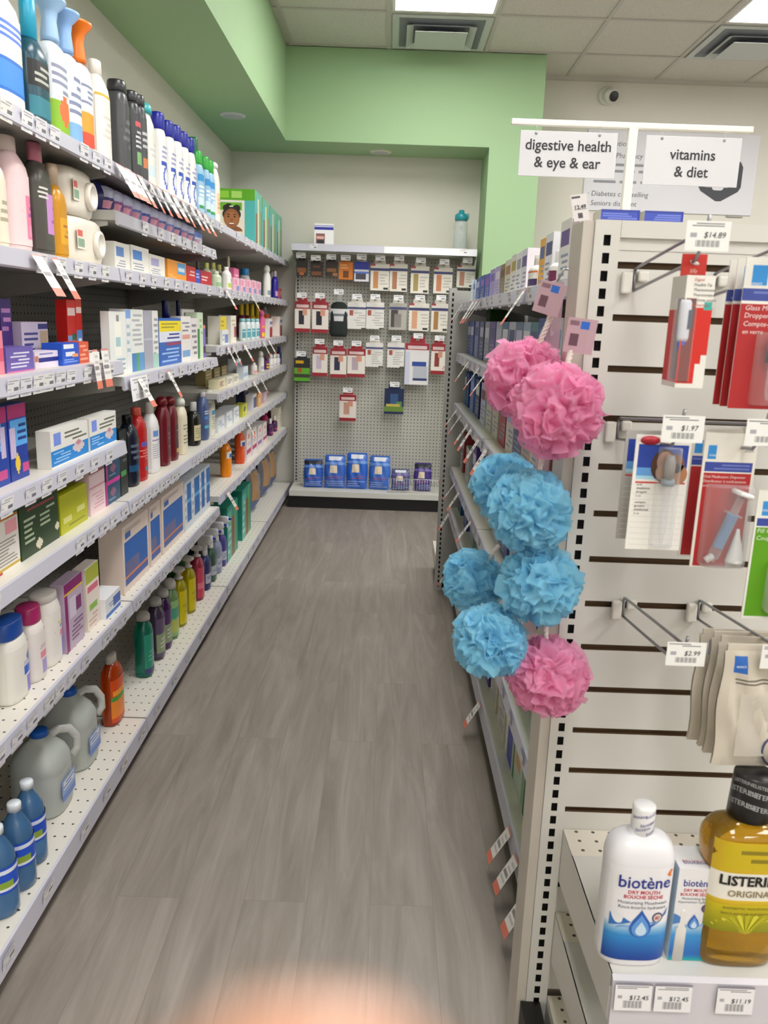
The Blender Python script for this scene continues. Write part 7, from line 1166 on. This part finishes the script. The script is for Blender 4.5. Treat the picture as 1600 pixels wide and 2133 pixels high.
board('aisle_sign',.352,.629,1.787,1.908,[('digestive health',.083),('& eye & ear',.037)],'white hanging sign reading digestive health & eye & ear',1.923-1.787)
board('aisle_sign',.711,.983,1.775,1.906,[('vitamins',.082),('& diet',.036)],'white hanging sign reading vitamins & diet',1.923-1.775)
# wall poster with the dark hexagon emblem
PY=YB+.043; r=P(1.985,PY,2.2,'wall_poster'); pw,ph=1.235,.545
q=MB(); q.bbox(-pw/2,pw/2,-.008,0,0,ph,mat('d6d5db',.45,key='board'),.002); q.build('board',r)
f_=lambda cx,cz:(lambda u,v:(cx+u,-.0088,cz+v)); g_='4a4a52'
for tx,cz in (('· Prescriptions',.455),('· Patient Pharmacy',.375),('· Diabetes counselling',.115),('· Seniors discount',.05)):
    t=MB(); t.text(tx,.05,f_(-.585,cz),ink(g_),align='LEFT',shear=.1); t.build('lettering_line',r)
for cz,ws in ((.305,(.12,.2)),(.262,(.1,.16)),(.19,(.16,.12))):
    x=-.55
    for k in range(4):
        wv=ws[k%2]; t=MB(); t.add([(x,-.0088,cz),(x+wv,-.0088,cz),(x+wv,-.0088,cz+.018),(x,-.0088,cz+.018)],[(0,1,2,3)],ink('8a8a92')); t.build('blurred_word',r); x+=wv+.03
hx=lambda cx,cz,R__,lift,m,a0=PI/6,n=6,rd=.12: [(cx+R__*((1-rd)*math.cos(a0+2*PI*(i//2)/n)+rd*math.cos(a0+2*PI*((i//2)+(1 if i%2 else -1))/n)),-lift,cz+R__*((1-rd)*math.sin(a0+2*PI*(i//2)/n)+rd*math.sin(a0+2*PI*((i//2)+(1 if i%2 else -1))/n))) for i in range(2*n)]
t=MB(); pts=hx(.364,.258,.178,.0088,None); t.add(pts,[tuple(range(12))],ink('3c3d45'))
def rr(x0,x1,z0,z1,m,lift,rad=.022):
    P_=[]
    for cx,cz,a in ((x1-rad,z1-rad,0),(x0+rad,z1-rad,PI/2),(x0+rad,z0+rad,PI),(x1-rad,z0+rad,1.5*PI)):
        P_+=[(cx+rad*math.cos(a+k*PI/8),-lift,cz+rad*math.sin(a+k*PI/8)) for k in range(5)]
    t.add(P_,[tuple(range(20))],m)
wpm=mat('d6d5db',.45,key='board')
rr(.25,.435,.185,.36,wpm,.0092,.015); rr(.24,.455,.225,.3,wpm,.0094); rr(.31,.395,.165,.37,wpm,.0096)
t.build('hexagon_emblem',r)
q=MB(); q.box(.44,.56,-.012,-.001,-.012,-.004,mat('a8a7a4',.5,key='ledge')); q.build('ledge_clip',r)
tag(r,'large pale wall poster with a dark hexagon emblem behind the signs','poster')
# ------------------------------------------------------------------ the photographer's fingertip, close to the lens
fw=Vector((R_[2][0],R_[2][1],R_[2][2])); rt=Vector((R_[0][0],R_[0][1],R_[0][2])); up=Vector((R_[1][0],R_[1][1],R_[1][2])); C0=Vector((0,0,1.37))
r=P(0,0,0,'fingertip'); skin=mat('c07f58',.5,key='skin',sub=.4)
q=MB(); q.X=Matrix.Translation(C0+fw*.02+rt*(-.0025)+up*(-.0224))@Matrix((( rt.x,-fw.x,-up.x,0),(rt.y,-fw.y,-up.y,0),(rt.z,-fw.z,-up.z,0),(0,0,0,1)))
q.lathe([(-.0079,.08),(-.0072,.4),(-.0055,.7),(-.003,.9),(.001,1.0),(.008,1.06),(.016,1.05),(.022,1.1),(.027,1.14),(.033,1.08),(.045,1.16),(.055,1.2)],skin,32,.0112,.0082); q.build('finger_body',r)
q=MB(); q.X=Matrix.Translation(C0+fw*.02+rt*(-.0025)+up*(-.0224))@Matrix((( rt.x,-fw.x,-up.x,0),(rt.y,-fw.y,-up.y,0),(rt.z,-fw.z,-up.z,0),(0,0,0,1)))
q.lathe([(-.006,.3),(-.004,.6),(.004,.72),(.006,.6)],mat('e8b8a0',.25,key='nail'),16,.0078,.0018,cy=-.0066); q.build('fingernail',r)
tag(r,'blurred fingertip of the person taking the photo at the bottom edge','person')
# ------------------------------------------------------------------ labels: count look-alikes away from the viewer
ORD='first second third fourth fifth sixth seventh eighth ninth tenth eleventh twelfth thirteenth fourteenth fifteenth sixteenth seventeenth eighteenth nineteenth twentieth'.split()
TENS={2:'twenty',3:'thirty',4:'forty',5:'fifty',6:'sixty'}
def ordinal(n):
    if n<=20: return ORD[n-1]
    a,b=divmod(n,10); 
    return (TENS[a][:-1]+'ieth') if b==0 else TENS[a]+'-'+ORD[b-1]
byl={}
for o in THINGS: byl.setdefault(o['label'].lower(),[]).append(o)
for l,os_ in byl.items():
    if len(os_)<2: continue
    os_.sort(key=lambda o:(round(o.location.y,3),o.location.z,o.location.x))
    for i,o in enumerate(os_):
        n_=len(o['label'].replace('&',' ').split())
        o['label']=o['label']+', '+ordinal(i+1)+(' from the viewer' if n_<=12 else ' along')

        if not o.get('group'): o['group']=(o['category']+'s alike on one shelf')
